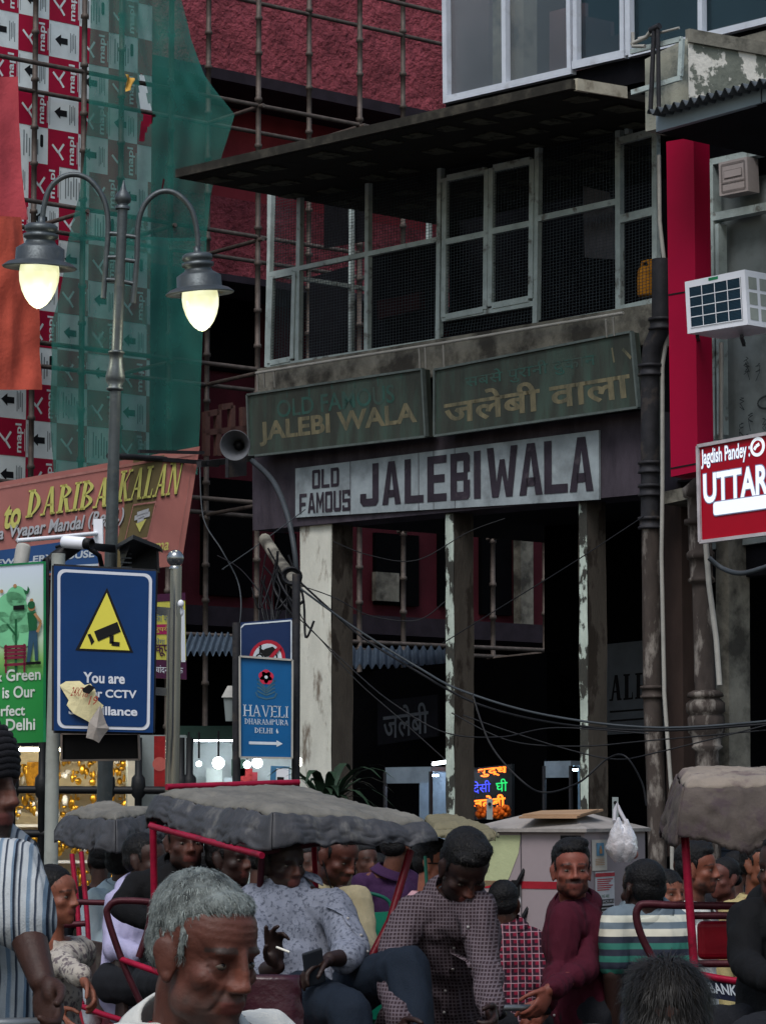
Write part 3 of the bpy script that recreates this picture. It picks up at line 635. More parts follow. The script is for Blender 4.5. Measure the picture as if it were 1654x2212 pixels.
# ================================================================ drain pipes and conduits
def dpipe(name, label, pts, r, joints, mat, off=.35, flare=1.3):
    mb = MB(); P = [F(x, y, off) for x, y in pts]; mb.tube(P, r, 0, 14)
    o = thing(name, label, 'drainpipe', V((P[-1].x, P[-1].y, 0)))
    mb.build('pipe', mat, o)
    for y in joints:
        k = next(i for i in range(len(pts) - 1) if pts[i][1] <= y <= pts[i + 1][1]); f = (y - pts[k][1]) / (pts[k + 1][1] - pts[k][1])
        c = F(lerp(pts[k][0], pts[k + 1][0], f), y, off); mb = MB()
        mb.lathe(c + UP * .06, -UP, [(r, 0), (r * flare, .005), (r * flare, .03), (r * 1.12, .035), (r * 1.12, .09), (r * flare, .095), (r * flare, .115), (r, .12)], 0, 16); mb.build('joint', mat, o)
    return o
dpipe('drainpipe', 'black cast iron drainpipe with an elbow beside the crimson pillar', [(1428, 560), (1428, 690), (1424, 715), (1408, 750), (1404, 800), (1404, 1140)], .092, [700, 800, 1010, 1060, 1130], m_iron)
dpipe('drainpipe', 'rusty mottled drainpipe running down below the black elbow pipe', [(1405, 1135), (1408, 1500), (1416, 1700), (1424, 2130)], .088, [1495], m_rust)
mb = MB(); mb.tube([F(1422, 335, .3), F(1424, 480, .3), F(1440, 620, .35), F(1440, 720, .3), F(1430, 790, .3), F(1430, 1060, .42), F(1428, 1200, .42), F(1434, 1500, .42), F(1450, 1720, .42), F(1452, 2120, .42)], .02, 0, 8)
tag(mb.build('conduit', m_pvc, None, F(1452, 2120, .42)), 'thin pale conduit running down beside the big drainpipe', 'conduit')
# old cast column with moulded rings at the neighbour's front
oc = thing('cast_column', 'old ornate column with moulded rings below the red UTTAR sign', 'column', V((F(1530, 2100, .3).x, F(1530, 2100, .3).y, 0)))
a, b = F(1508, 1055, .3), F(1528, 1690, .3); L_ = (b - a).length; ax = (b - a).normalized()
pr = [(.05, -.1), (.17, 0), (.16, .08), (.12, .1), (.12, .3), (.16, .31), (.16, .36), (.12, .37), (.12, .62), (.145, .64), (.145, .7), (.118, .71), (.118, .88), (.14, .9), (.14, .93), (.1, .95)]
z0 = .95; pr += [(.1, 1.0), (.105, 2.02), (.12, 2.1)]
sc_ = L_ / 2.9
mb = MB(); mb.lathe(a, ax, [(r * .9, h * sc_) for r, h in pr], 0, 20)
mb.lathe(a + ax * 2.0 * sc_, ax, [(.11, 0), (.16, .02), (.17, .06), (.13, .07), (.18, .12), (.18, .2), (.15, .22), (.17, .25), (.17, .38), (.14, .42), (.13, .5), (.15, .52), (.11, .56), (.11, .78), (.12, .8), (.1, .84), (.1, 3.2)], 0, 20)
mb.build('shaft', m_rust, oc)
nprism('pier', [(1545, 1165), (1572, 1160), (1574, 1700), (1545, 1705)], .05, .3, m_conc)
nprism('pier', [(1432, 1080), (1470, 1075), (1478, 1850), (1440, 1850)], .02, .4, M('brown_timber_post', '3a2e2a', .85, var=.35, scale=4, stretch=(1, 1, .3)))
mb = MB(); mb.tube([F(1523, 1165, .6), F(1530, 1260, .6), F(1546, 1380, .6), F(1553, 1480, .6)], .026, 0, 8)
tag(mb.build('conduit', m_pvc, None, F(1553, 1480, .6)), 'pale conduit leaning out below the red UTTAR sign', 'conduit')
mb = MB()
for x0, y0, x1, y1 in ((1530, 735, 1524, 960), (1557, 740, 1556, 950)): mb.tube([F(x0, y0, .4), F(x1, y1, .4)], .022, 0, 8)
mb.tube([F(1518, 720, .42), F(1520, 770, .42), F(1533, 800, .42)], .01, 0, 6)
tag(mb.build('refrigerant_pipes', m_pvc, None, F(1545, 950, .4)), 'white pipes running down from the air conditioner', 'pipes')

# ================================================================ air conditioner, meter box, jerrycan
A_, B_, C_, D_ = F(1478, 609, 1.35), F(1607, 582, 1.35), F(1614, 701, 1.35), F(1484, 721, 1.35)
B_.x, B_.y = B_.x, B_.y; zc = [A_.z, B_.z, C_.z, D_.z]
ac = thing('air_conditioner', 'white window air conditioner with dark front grille sticking out beside crimson pillar', 'air conditioner', (C_ + D_) / 2)
S = Sheet(A_, B_, C_, D_, 0); dirb = -FA.n * .5
mb = MB(); mb.hexa([D_, C_, C_ + dirb, D_ + dirb], [A_, B_, B_ + dirb, A_ + dirb]); mb.build('casing', m_wht, ac)
S.rect(.07, .12, .93, .9, 0, 1)
for u in (.075, .285, .5, .71, .925): S.rect(u - .006, .12, u + .006, .9, 1, 3)
for v in (.125, .32, .51, .7, .895): S.rect(.07, v - .008, .93, v + .008, 1, 3)
for k in range(30): S.rect(.075, .13 + k * .0256, .925, .138 + k * .0256, 2, 2)
S.mb.build('grille', [M('ac_fins', '1c3040', .5, metal=.3, var=.2, bump=0), m_wht, M('ac_fin_edges', '2a4656', .4, metal=.4, bump=0)], ac)
S.mb = MB(); S.rect(.4, .02, .56, .075, 0, 1); S.mb.build('badge', M('green_badge', '1e7a50', .4, bump=0), ac)
S2 = Sheet(B_, B_ + dirb, C_ + dirb, C_, 0)
for i in range(3):
    for j in range(3): S2.rect(.08 + i * .3, .12 + j * .28, .3 + i * .3, .34 + j * .28, 0, 1)
S2.mb.build('side_vents', M('vent_grey', '8c928c', .6, var=.2, bump=0), ac)
mb = MB(); a = F(1500, 728, .8)
for x in (1505, 1600): mb.bar(F(x, 726, 1.25), F(x + 6, 745, .0), .03, .03, UP)
mb.build('bracket', m_iron, ac)
S = Sheet(F(1551, 352, .12), F(1612, 338, .12), F(1615, 412, .12), F(1553, 424, .12), .16)
S.line([(.1, .1), (.9, .1), (.9, .9), (.1, .9), (.1, .1)], .02, 1); S.rect(.18, .28, .82, .52, 1, 2); S.rect(.2, .3, .8, .5, 0, 3); S.rect(.1, .62, .9, .66, 1, 2)
hang('meter_box', 'square beige meter box on the grey wall above the air conditioner', 'meter box', S, [M('beige_plastic', 'a39a98', .6, var=.12, scale=5, bump=.05), M('beige_shadowline', '77706e', .7)])
c_ = F(1396, 640, -.12)
jc = thing('jerrycan', 'yellow plastic jerrycan standing behind the wire mesh at right', 'jerrycan', c_)
m_jc = M('yellow_plastic', 'c27f1a', .5, var=.15, scale=9, bump=.1)
mb = MB(); prof = [(.0, .0), (.085, .0), (.095, .02), (.095, .19), (.088, .21), (.095, .22), (.08, .27), (.05, .29)]
mb.lathe(c_, UP, [(r * .95, h) for r, h in prof], 0, 16); mb.build('body', m_jc, jc)
mb = MB(); mb.tube([c_ + FA.d * .06 + UP * .26, c_ + FA.d * .05 + UP * .34, c_ - FA.d * .02 + UP * .345, c_ - FA.d * .05 + UP * .28], .016, 0, 8); mb.build('handle', m_jc, jc)
mb = MB(); mb.lathe(c_ - FA.d * .07 + UP * .25, UP, [(.026, 0), (.026, .1), (0, .1)], 0, 12); mb.build('spout', m_jc, jc)

# ================================================================ lit red sign at the right
m_lit = ME('lit_white_letters', 'dfe6ee', .35); m_litred = M('red_sign_face', '9c0420', .35, var=.06, bump=0)
m_edge = M('pale_sign_edge', 'a6a0a4', .5)
S = Sheet(F(1508, 964, 1.0), F(1760, 918, 1.0), F(1760, 1140, 1.0), F(1513, 1171, 1.0), .12)
def glow(st, *a, **k): S.text(st, *a, **k)
m_halo = M('letter_edges', '8a8fb0', .5)
S.text('Jagdish Pandey :', .02, .04, .45, .25, 2, 1, bold=.05); S.text('Jagdish Pandey :', .022, .045, .448, .245, 1, 2, bold=.018)
S.disc(.515, .115, .085, 1, 2); S.disc(.515, .115, .055, 0, 3); S.line([(.49, .14), (.505, .11), (.535, .09)], .03, 1, 4)
S.text('UTTARAKHAND', .03, .29, 1.35, .62, 2, 1, bold=.06); S.text('UTTARAKHAND', .036, .3, 1.344, .61, 1, 2, bold=.03)
S.rrect(.12, .6, 1.0, .755, .03, 2, 3); S.rrect(.125, .61, 1.0, .745, .028, 1, 4)
o = hang('lit_sign', 'red shop sign with raised white UTTAR letters at the right edge', 'sign', S, [m_litred, m_lit, m_halo], None, .03, m_edge)
# ================================================================ serif lettering
def serif(S, tx, u0, v0, u1, v1, m, layer=1, thick=.24, thin=.09, shear=0, gap=.22):
    wd = {'I': .34, 'M': 1.25, 'W': 1.3, ' ': .45, '6': .6, 'E': .72, 'L': .72}
    ws = [wd.get(c, .9) for c in tx]; k = (u1 - u0) / (sum(ws) + gap * (len(tx) - 1)); x = u0
    for c, w_ in zip(tx, ws):
        def P(a, b, x=x, w_=w_): return (x + a * w_ * k + shear * (1 - b) * (v1 - v0) * S.H / S.W, v0 + (v1 - v0) * b)
        def Q(*p): S.poly([P(a, b) for a, b in p], m, layer)
        T, t, sv = thick / w_, thin / w_, .07
        def stem(a, wt): Q((a, 0), (a + wt, 0), (a + wt, 1), (a, 1)); Q((a - .11 / w_, 0), (a + wt + .11 / w_, 0), (a + wt + .11 / w_, sv), (a - .11 / w_, sv)); Q((a - .11 / w_, 1 - sv), (a + wt + .11 / w_, 1 - sv), (a + wt + .11 / w_, 1), (a - .11 / w_, 1))
        def bowl(a, b0, b1, r, wt):
            n = 10; o = [(a + r * math.sin(math.pi * i / n) ** .8, lerp(b0, b1, i / n)) for i in range(n + 1)]; q = [(a + max(0, (r - wt)) * math.sin(math.pi * i / n) ** .8, lerp(b0 + sv, b1 - sv, i / n)) for i in range(n + 1)]
            for i in range(n): Q(o[i], o[i + 1], q[i + 1], q[i])
        def ser(a, b): Q((a - .16 / w_, b), (a + .16 / w_, b), (a + .16 / w_, b + sv), (a - .16 / w_, b + sv))
        if c == 'I': stem(.2, T * .9)
        elif c == 'D': stem(.1, T); bowl(.1 + T * .6, 0, 1, .9 - T * .6, T)
        elif c in 'PRB':
            stem(.1, T); bowl(.1 + T * .6, 0, .52, .82 - T * .6, T)
            if c == 'B': bowl(.1 + T * .6, .46, 1, .9 - T * .6, T)
            if c == 'R': Q((.4, .5), (.4 + T, .5), (1, 1), (1 - T, 1)); ser(.92, 1 - sv)
        elif c == 'A': Q((.42, 0), (.42 + t, 0), (.1 + t, 1), (.1, 1)); Q((.42, 0), (.42 + T * .8, 0), (.98, 1), (.98 - T, 1)); Q((.25, .62), (.75, .62), (.75, .62 + sv), (.25, .62 + sv)); ser(.1, 1 - sv); ser(.86, 1 - sv)
        elif c == 'V': Q((.02, 0), (.02 + T, 0), (.58, 1), (.46, 1)); Q((.86, 0), (.86 + t, 0), (.58, 1), (.5, 1)); ser(.12, 0); ser(.88, 0)
        elif c == 'K': stem(.1, T); Q((.82, 0), (.92, 0), (.3, .62), (.3, .5)); Q((.38, .45), (.55, .36), (1, 1), (1 - T, 1)); ser(.86, 0); ser(.9, 1 - sv)
        elif c == 'L': stem(.1, T); Q((.1, 1 - sv), (1, 1 - sv), (1, 1), (.1, 1)); Q((.92, .72), (1, .72), (1, 1), (.85, 1))
        elif c == 'E': stem(.1, T); [Q((.1, b), (1 - .1 * (b == .47), b), (1 - .1 * (b == .47), b + sv), (.1, b + sv)) for b in (0, .47, 1 - sv)]; Q((.92, 0), (1, 0), (1, .22), (.94, .22)); Q((.94, .78), (1, .78), (1, 1), (.9, 1))
        elif c == 'H': stem(.06, T); stem(.94 - T, T); Q((.1, .46), (.9, .46), (.9, .46 + sv), (.1, .46 + sv))
        elif c == 'N': Q((.1, 0), (.1 + t, 0), (.1 + t, 1), (.1, 1)); Q((.88, 0), (.88 + t, 0), (.88 + t, 1), (.88, 1)); Q((.06, 0), (.06 + T, 0), (.88 + t, 1), (.88 + t - T * .7, 1)); ser(.15, 1 - sv); ser(.88, 0); ser(.06, 0)
        elif c == 'U': Q((.08, 0), (.08 + T, 0), (.08 + T, .75), (.08, .75)); Q((.86, 0), (.86 + t, 0), (.86 + t, .75), (.86, .75)); ser(.15, 0); ser(.9, 0); [Q((lerp(.08, .95, i / 8), .75 + .25 * math.sin(math.pi * i / 8)), (lerp(.08, .95, (i + 1) / 8), .75 + .25 * math.sin(math.pi * (i + 1) / 8)), (lerp(.08 + T, .86, (i + 1) / 8), .75 + .16 * math.sin(math.pi * (i + 1) / 8)), (lerp(.08 + T, .86, i / 8), .75 + .16 * math.sin(math.pi * i / 8))) for i in range(8)]
        elif c == 'M': Q((.06, 0), (.06 + t, 0), (.06 + t, 1), (.06, 1)); Q((.94 - T, 0), (.94, 0), (.94, 1), (.94 - T, 1)); Q((.06, 0), (.06 + T, 0), (.52, 1), (.44, 1)); Q((.9, 0), (.94, 0), (.52, 1), (.46, 1)); ser(.08, 1 - sv); ser(.86, 1 - sv)
        elif c == '6': bowl(.5, .4, 1, .45, T); bowl(.5, 0, 1, -.42, -T)
        x += (w_ + gap) * k

# ================================================================ boards at the left
m_brn = M('red_brown_board', 'bd7a72', .6, var=.12, scale=1.6, dirt='925a54', damt=.5, dscale=1.5, dsharp=.3, bump=.04)
m_olive = M('olive_band', '7a6c4c', .6, var=.12, scale=2, bump=.04); m_yel = M('pale_yellow_letters', 'dcd67a', .55, var=.08, bump=0); m_shd = M('letter_outline', '4a3a34', .7)
m_gry = M('grey_letters', 'c4c4c8', .55, var=.08, bump=0); m_pink = M('pale_pink_line', 'b98078', .6)
DY = lambda x: 13.2 + 1.6 * (x + 160) / 590
S = Sheet(at(-170, 1073, DY(-170)), at(432, 964, DY(432)), at(392, 1222, DY(392) - .12), at(-170, 1262, DY(-170) - .12), .08)
S.poly([(.74, .02), (.86, .02), (.83, .98), (.71, .98)], 1, 1); S.line([(.0, .055), (.985, .055)], .02, 5, 2); S.line([(.978, .05), (.975, .97)], .015, 5, 2)
for dx, dy, mm, ly in ((.004, .016, 4, 3), (0, 0, 2, 4)):
    serif(S, 'DARIBA', .355 + dx, .135 + dy, .652 + dx, .41 + dy, mm, ly, .26, .11, .12, .16); serif(S, 'KALAN', .69 + dx, .10 + dy, .93 + dx, .385 + dy, mm, ly, .26, .11, .12, .16)
    S.text('to', .275 + dx, .25 + dy, .335 + dx, .5 + dy, mm, ly, bold=.035, shear=.15)
    S.text('Welcome', -.01 + dx, .24 + dy, .25 + dx, .52 + dy, mm, ly, bold=.03, shear=.15)
    S.text('Vyapar Mandal', .295 + dx, .46 + dy, .57 + dx, .63 + dy, 3 if ly == 4 else 4, ly, bold=.025, shear=.2); S.text('(Regd.)', .588 + dx, .44 + dy, .725 + dx, .6 + dy, 3 if ly == 4 else 4, ly, bold=.02, shear=.2)
    S.text('a', .262 + dx, .51 + dy, .28 + dx, .6 + dy, 3 if ly == 4 else 4, ly, bold=.02, shear=.2)
S.text('Sharma', .79, .76, .93, .86, 2, 4, bold=.01, shear=.1)
S.line([(.76, .43), (.85, .43), (.835, .74), (.745, .74), (.76, .43)], .012, 5, 4)
for k, (w0, w1) in enumerate(((.78, .825), (.772, .832), (.785, .81))): S.line([(w0, .52 + .03 * k), (w1, .5 + .03 * k)], .035, 3, 4)
S.poly([(.78, .6), (.82, .57), (.80, .68)], 2, 4)
o = hang('street_sign', 'long red brown board lettered to DARIBA KALAN behind the lamp post', 'sign', S, [m_brn, m_olive, m_yel, m_gry, m_shd, m_pink])
mb = MB(); mb.bar(at(250, 985, 14.3), at(450, 1000, 14.8), .03, .04, UP); mb.bar(at(300, 975, 14.2), at(440, 978, 14.5), .03, .03, UP); mb.tube([at(235, 985, 14.1), at(360, 992, 14.6), at(470, 1003, 15.0)], .03, 0, 8); mb.bar(at(430, 1003, 14.7), at(545, 990, 15.6), .05, .06, UP)
mb.build('bracket', m_iron, o)
m_jb = M('blue_jewellers_board', '2c4c7c', .5, var=.08, bump=0); m_cr = M('pale_letters', 'b7bfc8', .5, bump=0)
S = Sheet(at(-120, 1205, 12.6), at(213, 1160, 12.9), at(213, 1232, 12.9), at(-120, 1250, 12.6), .05)
S.text('JEWELLERY HOUSE', .3, .36, .97, .66, 1, 1, bold=.03, shear=.12); S.poly([(.55, .98), (.7, .84), (.85, .79), (1, .8), (1, .86), (.8, .86), (.62, .98)], 1, 1)
hang('jewellers_sign', 'narrow blue JEWELLERY HOUSE board under the red brown board', 'sign', S, [m_jb, m_cr])

# yellow hindi poster behind the steel pole
m_py = M('poster_yellow', 'c5bd55', .6, var=.1); m_pp = M('poster_purple', '48203c', .6, var=.1); m_pr = M('poster_magenta', 'a8285a', .6)
S = Sheet(at(318, 1285, 10.6), at(400, 1280, 10.7), at(403, 1468, 10.7), at(318, 1464, 10.6), .01)
S.rect(0, .78, 1, 1, 1, 1); S.rect(0, 0, 1, .09, 1, 1); S.rect(.1, .36, .75, .48, 2, 1); S.rect(.86, .2, .97, .8, 3, 2)
S.text('का फर', .22, .25, .6, .33, 4, 2); S.text('रुपये में', .2, .38, .74, .46, 0, 2); S.text('लेगा', .2, .52, .45, .6, 4, 2); S.text('कूपन', .2, .60, .72, .74, 1, 2, bold=.02); S.text('चांदनी चौक', .2, .84, .9, .94, 3, 2)
hang('poster', 'yellow and purple Hindi poster behind the steel ball-topped pole', 'poster', S, [m_py, m_pp, m_pr, m_wht, m_jb])

# ================================================================ the CCTV sign and its neighbours
m_blue = M('sign_blue', '08305f', .45, var=.1, scale=3, bump=.02); m_wl = M('sign_white', 'c3c6d0', .5, var=.06, bump=0); m_yl = M('sign_yellow', 'cfc54c', .5, var=.05, bump=0)
CY = 9.0
S = Sheet(at(117, 1222, CY), at(337, 1234, CY), at(331, 1583, CY), at(117, 1578, CY), .03)
S.rrect(.035, .018, .965, .985, .045, 1, 1); S.rrect(.065, .036, .935, .967, .038, 0, 2)
S.poly([(.525, .118), (.79, .51), (.215, .51)], 2, 3); S.poly([(.522, .15), (.755, .498), (.26, .498)], 3, 4)
S.poly([(.4, .39), (.63, .325), (.665, .385), (.44, .45)], 2, 5); S.poly([(.335, .41), (.365, .405), (.405, .45), (.375, .475), (.355, .44)], 2, 5)
S.line([(.575, .41), (.575, .46), (.655, .463)], .026, 2, 5)
S.text('You are', .295, .64, .71, .706, 1, 3, bold=.03); S.text('Under CCTV', .18, .742, .83, .792, 1, 3, bold=.03); S.text('Surveillance', .15, .845, .84, .9, 1, 3, bold=.03)
cs = hang('cctv_sign', 'blue sign with yellow camera triangle reading You are Under CCTV Surveillance', 'sign', S, [m_blue, m_wl, m_blk, m_yl])
mb = MB()
for x0, y0, x1, y1 in ((117, 1222, 117, 1578), (337, 1234, 331, 1583), (117, 1222, 337, 1234), (117, 1580, 331, 1583)): mb.bar(at(x0, y0, CY + .03), at(x1, y1, CY + .03), .02, .05, V((0, -1, 0)))
mb.build('frame', m_iron, cs)
m_ply = M('torn_cream_paper', 'd2c79c', .7, var=.1, scale=8, bump=.3); m_gyp = M('grey_paper_back', '948c86', .8, var=.15, bump=.3); m_rink = M('red_ink', '9a4a3a', .7)
S = Sheet(at(117, 1222, CY - .012), at(337, 1234, CY - .012), at(331, 1583, CY - .012), at(117, 1578, CY - .012), 0)
rag = [(.055, .725), (.12, .70), (.26, .695), (.31, .72), (.37, .71), (.42, .75), (.42, .80), (.50, .84), (.47, .875), (.38, .93), (.36, .945), (.2, .895), (.13, .845), (.15, .815), (.09, .76)]
mb = S.mb; pts = [S.p(u, v, .006 + .01 * math.sin(9 * u + 14 * v)) for u, v in rag]; cen = S.p(.27, .81, .02)
mb.add([cen] + pts, [(0, i + 1, (i + 1) % len(pts) + 1) for i in range(len(pts))], 0)
fl_ = [(.36, .945), (.47, .84), (.53, .95), (.56, .98), (.50, 1.03), (.46, 1.07), (.40, 1.05), (.33, 1.04)]; pts = [S.p(u, v, .03 + .02 * math.sin(20 * u)) for u, v in fl_]; cen = S.p(.44, .98, .07)
mb.add([cen] + pts, [(0, i + 1, (i + 1) % len(pts) + 1) for i in range(len(pts))], 1)
S.poly([(.29, .745), (.36, .715), (.42, .735), (.36, .775), (.30, .765)], 3, 14)
for tx_, a, b, c, d in (('24X7', .17, .735, .28, .79), ('10', .29, .77, .34, .795), ('19', .35, .785, .43, .84)): S.text(tx_, a, b, c, d, 2, 14, bold=.01, shear=.3)
tag(mb.build('torn_poster', [m_ply, m_gyp, m_rink, m_blk], None, at(210, 1600, CY)), 'torn cream paper peeling off the blue camera sign', 'paper')
# board under it
S = Sheet(at(134, 1585, CY + .25), at(300, 1585, CY + .25), at(302, 1641, CY + .25), at(134, 1643, CY + .25), .02)
hang('dark_board', 'dark back of a small framed board under the camera sign', 'board', S, [m_blk], None, .012, M('pale_wood_trim', '8d8078', .7))
# its round post
mb = MB(); mb.tube([at(127, 1196, CY + .12), at(114, 1640, CY + .12), V((at(106, 2100, CY + .12).x, yd(CY + .12), 0))], [.043, .043, .045], 0, 14)
tag(mb.build('sign_post', M('pale_grey_post', '8f928d', .5, var=.15, scale=3, dirt='5f5a52', damt=.5, dscale=4, dsharp=.2), None, V((at(106, 2100, CY + .12).x, yd(CY + .12), 0))), 'pale grey round post carrying the blue camera sign', 'post')
# green board with a park picture
GY = 9.2
m_gr = bpy.data.materials.new('printed_green_gradient'); m_gr.use_nodes = True
N, L, b = hook(m_gr); tcx = N.new('ShaderNodeTexCoord'); sx = N.new('ShaderNodeSeparateXYZ'); L.new(tcx.outputs['Object'], sx.inputs[0]); cr = N.new('ShaderNodeValToRGB'); mr = N.new('ShaderNodeMapRange')
mr.inputs['From Min'].default_value = 0; mr.inputs['From Max'].default_value = 1.1; L.new(sx.outputs['Z'], mr.inputs[0]); L.new(mr.outputs[0], cr.inputs[0]); L.new(cr.outputs[0], b.inputs['Base Color']); b.inputs['Roughness'].default_value = .5
e = cr.color_ramp.elements; e[0].position = .0; e[0].color = lin('127a34') + (1,); e[1].position = 1; e[1].color = lin('c9d3e0') + (1,)
for p_, c_ in ((.37, '1c8a3c'), (.48, '7fb25e'), (.6, 'c2d6c0')): x = e.new(p_); x.color = lin(c_) + (1,)
m_gw = M('print_white', 'cfd6d0', .5, bump=0); m_gt = M('print_pale_green', '74bd8e', .6, bump=0); m_gd = M('print_dark_green', '1e5a38', .6, bump=0); m_gb = M('print_maroon', '702038', .6, bump=0); m_gj = M('print_denim', '2c4a60', .6, bump=0); m_gs = M('print_tan', 'a97f58', .6, bump=0)
S = Sheet(at(-175, 1232, GY - .1), at(98, 1213, GY), at(98, 1603, GY), at(-175, 1612, GY - .1), .03)
X = lambda px: (px + 175) / 273.
Y_ = lambda py: (py - 1213) / 392.
def blob(px, py, r, m, ly, sq=1): S.disc(X(px), Y_(py), pxw(r, GY), m, ly, sq)
for px, py, r in ((25, 1310, 34), (2, 1340, 22), (50, 1335, 30), (15, 1370, 26), (50, 1372, 24), (35, 1285, 22), (-40, 1330, 40), (-70, 1370, 34)): blob(px, py, r, 2, 2)
S.line([(X(34), Y_(1335)), (X(34), Y_(1450))], pxw(5, GY), 3, 3); S.line([(X(28), Y_(1310)), (X(52), Y_(1310))], pxw(9, GY), 8, 4); S.line([(X(34), Y_(1370)), (X(15), Y_(1345))], pxw(4, GY), 3, 3)
for y in (1395, 1403, 1411, 1419, 1434): S.line([(X(8), Y_(y)), (X(56), Y_(y))], pxw(6, GY), 4, 5)
for x in (12, 52): S.line([(X(x), Y_(1390)), (X(x), Y_(1452))], pxw(4, GY), 4, 5)
S.poly([(X(58), Y_(1322)), (X(78), Y_(1322)), (X(80), Y_(1362)), (X(62), Y_(1364))], 3, 5); S.line([(X(74), Y_(1325)), (X(88), Y_(1345)), (X(80), Y_(1366))], pxw(6, GY), 6, 6); blob(68, 1311, 8, 6, 5); blob(67, 1306, 8, 3, 6)
S.poly([(X(62), Y_(1362)), (X(80), Y_(1362)), (X(82), Y_(1428)), (X(75), Y_(1428)), (X(72), Y_(1385)), (X(64), Y_(1430)), (X(57), Y_(1430))], 5, 5); S.line([(X(55), Y_(1433)), (X(88), Y_(1433))], pxw(6, GY), 8, 5)
for px, py in ((32, 1262), (3, 1272), (68, 1296)): blob(px, py, 4, 6, 3)
S.poly([(X(50), Y_(1270)), (X(58), Y_(1275)), (X(60), Y_(1264)), (X(64), Y_(1272)), (X(60), Y_(1282)), (X(54), Y_(1281))], 3, 3)
for tx_, x0, x1, yb in (('Clean & Green', -92, 88, 1470), ('Delhi is Our', -62, 76, 1507), ('Perfect', -26, 54, 1546), ('Dream Delhi', -82, 76, 1578)):
    S.text(tx_, X(x0), Y_(yb - (26 if tx_[0] != 'P' else 24)), X(x1), Y_(yb + (0 if 'f' not in tx_ else 0)), 1, 2, bold=.02)
S.line([(0, .004), (1, .004)], .012, 7, 2); S.line([(.995, 0), (.995, 1)], .016, 7, 2)
gs = hang('green_board', 'green and white park poster board ending in the words Green and Delhi', 'sign', S, [m_gr, m_gw, m_gt, m_gd, m_gb, m_gj, m_gs, M('print_edge_green', '1f7a4c', .5), m_blk], None)
mb = MB(); mb.bar(at(103, 1205, GY + .02), at(103, 1640, GY + .02), .018, .05, V((0, -1, 0)))
for y in (1250, 1330, 1410, 1490, 1565): mb.bar(at(98, y, GY + .02), at(118, y, GY + .02), .012, .03, V((0, -1, 0)))
mb.build('frame', m_iron, gs)
# ball topped stainless pole
m_ss = M('stainless_steel', '8c8f92', .22, metal=.9, var=.1, bump=0)
PY = 9.4
sp_ = thing('steel_pole', 'polished stainless double pole topped with a steel ball', 'pole', V((at(366, 2100, PY).x, yd(PY), 0)))
for xa, xb, ya, r in ((381, 368, 1222, .037), (368, 357, 1318, .02)):
    mb = MB(); b0 = at(xb, 2100, PY); mb.tube([at(xa, ya, PY), V((b0.x, b0.y, 0))], r, 0, 14); mb.build('post', m_ss, sp_)
mb = MB(); c_ = at(379, 1206, PY); mb.ell(c_, (.055, .055, .055), None, 0, 20, 14); mb.lathe(c_ - UP * .07, UP, [(.04, 0), (.04, .015), (.02, .03), (.02, .05)], 0, 14); mb.build('ball', m_ss, sp_)
for y in (1322, 1496):
    mb = MB(); mb.bar(at(325, y - 4, PY), at(376, y, PY), .05, .03, V((0, -1, 0))); mb.build('rung', m_ss, sp_)
mb = MB(); mb.ell(at(391, 1304, PY - .05), (.02, .02, .025)); mb.ell(at(393, 1320, PY - .04), (.012, .012, .03)); mb.build('clip', m_wht, sp_)

# ================================================================ the two armed street lamp
m_lamp = M('grey_lamp_paint', '4c5154', .42, metal=.6, var=.2, scale=7, dirt='77746c', damt=.4, dscale=9, dsharp=.15, dpos=.58)
LY = 9.8
lb = at(212, 2100, LY); lp = thing('street_lamp', 'tall grey two armed street lamp with both pale yellow globes lit', 'street lamp', V((lb.x, lb.y, 0)))
mb = MB(); mb.tube([at(266, 440, LY), at(251, 800, LY), V((lb.x, lb.y, 0))], [.034, .036, .062], 0, 16); mb.build('pole', m_lamp, lp)
mb = MB(); ax = (at(266, 440, LY) - at(251, 800, LY)).normalized()
mb.lathe(at(265, 452, LY), ax, [(.05, 0), (.05, .02), (.036, .025), (.034, .035), (.052, .05), (.056, .075), (.045, .105), (.022, .13), (.002, .20)], 0, 20); mb.build('finial', m_lamp, lp)
mb = MB(); mb.lathe(at(248.5, 842, LY), ax, [(.04, -.01), (.056, 0), (.056, .012), (.044, .02), (.062, .06), (.066, .09), (.05, .15), (.044, .2), (.046, .24), (.055, .245), (.055, .257), (.04, .265)], 0, 20); mb.build('collar', m_lamp, lp)
mb = MB(); mb.lathe(V((lb.x, lb.y, 0)), UP, [(.17, 0), (.17, .1), (.13, .14), (.12, .7), (.14, .72), (.14, .78), (.07, .85)], 0, 20); mb.build('base', m_lamp, lp)
def arc3(pts, n=8):      # smooth curve through points
    out = []
    P = [pts[0]] + pts + [pts[-1]]
    for i in range(1, len(P) - 2):
        for k in range(n):
            t = k / n; a, b, c, d = P[i - 1], P[i], P[i + 1], P[i + 2]
            out.append(.5 * ((2 * b) + (c - a) * t + (2 * a - 5 * b + 4 * c - d) * t * t + (3 * b - a - 3 * c + d) * t ** 3))
    out.append(pts[-1]); return out
for pts in (((93, 500), (95, 450), (112, 402), (150, 378), (190, 386), (222, 425), (234, 480), (230, 560), (224, 644)), ((428, 548), (426, 500), (412, 450), (380, 418), (345, 415), (314, 440), (299, 485), (296, 560), (288, 655))):
    mb = MB(); mb.tube(arc3([at(x, y, LY) for x, y in pts]), .0185, 0, 12); mb.build('arm', m_lamp, lp)
for x0, x1, y0, y1 in ((233, 264, 504, 506), (264, 298, 508, 513), (230, 261, 556, 556), (261, 296, 560, 565), (228, 258, 604, 606), (258, 293, 606, 614)):
    mb = MB(); mb.tube([at(x0, y0, LY), at(x1, y1, LY)], .016, 0, 10); mb.build('rung', m_lamp, lp)
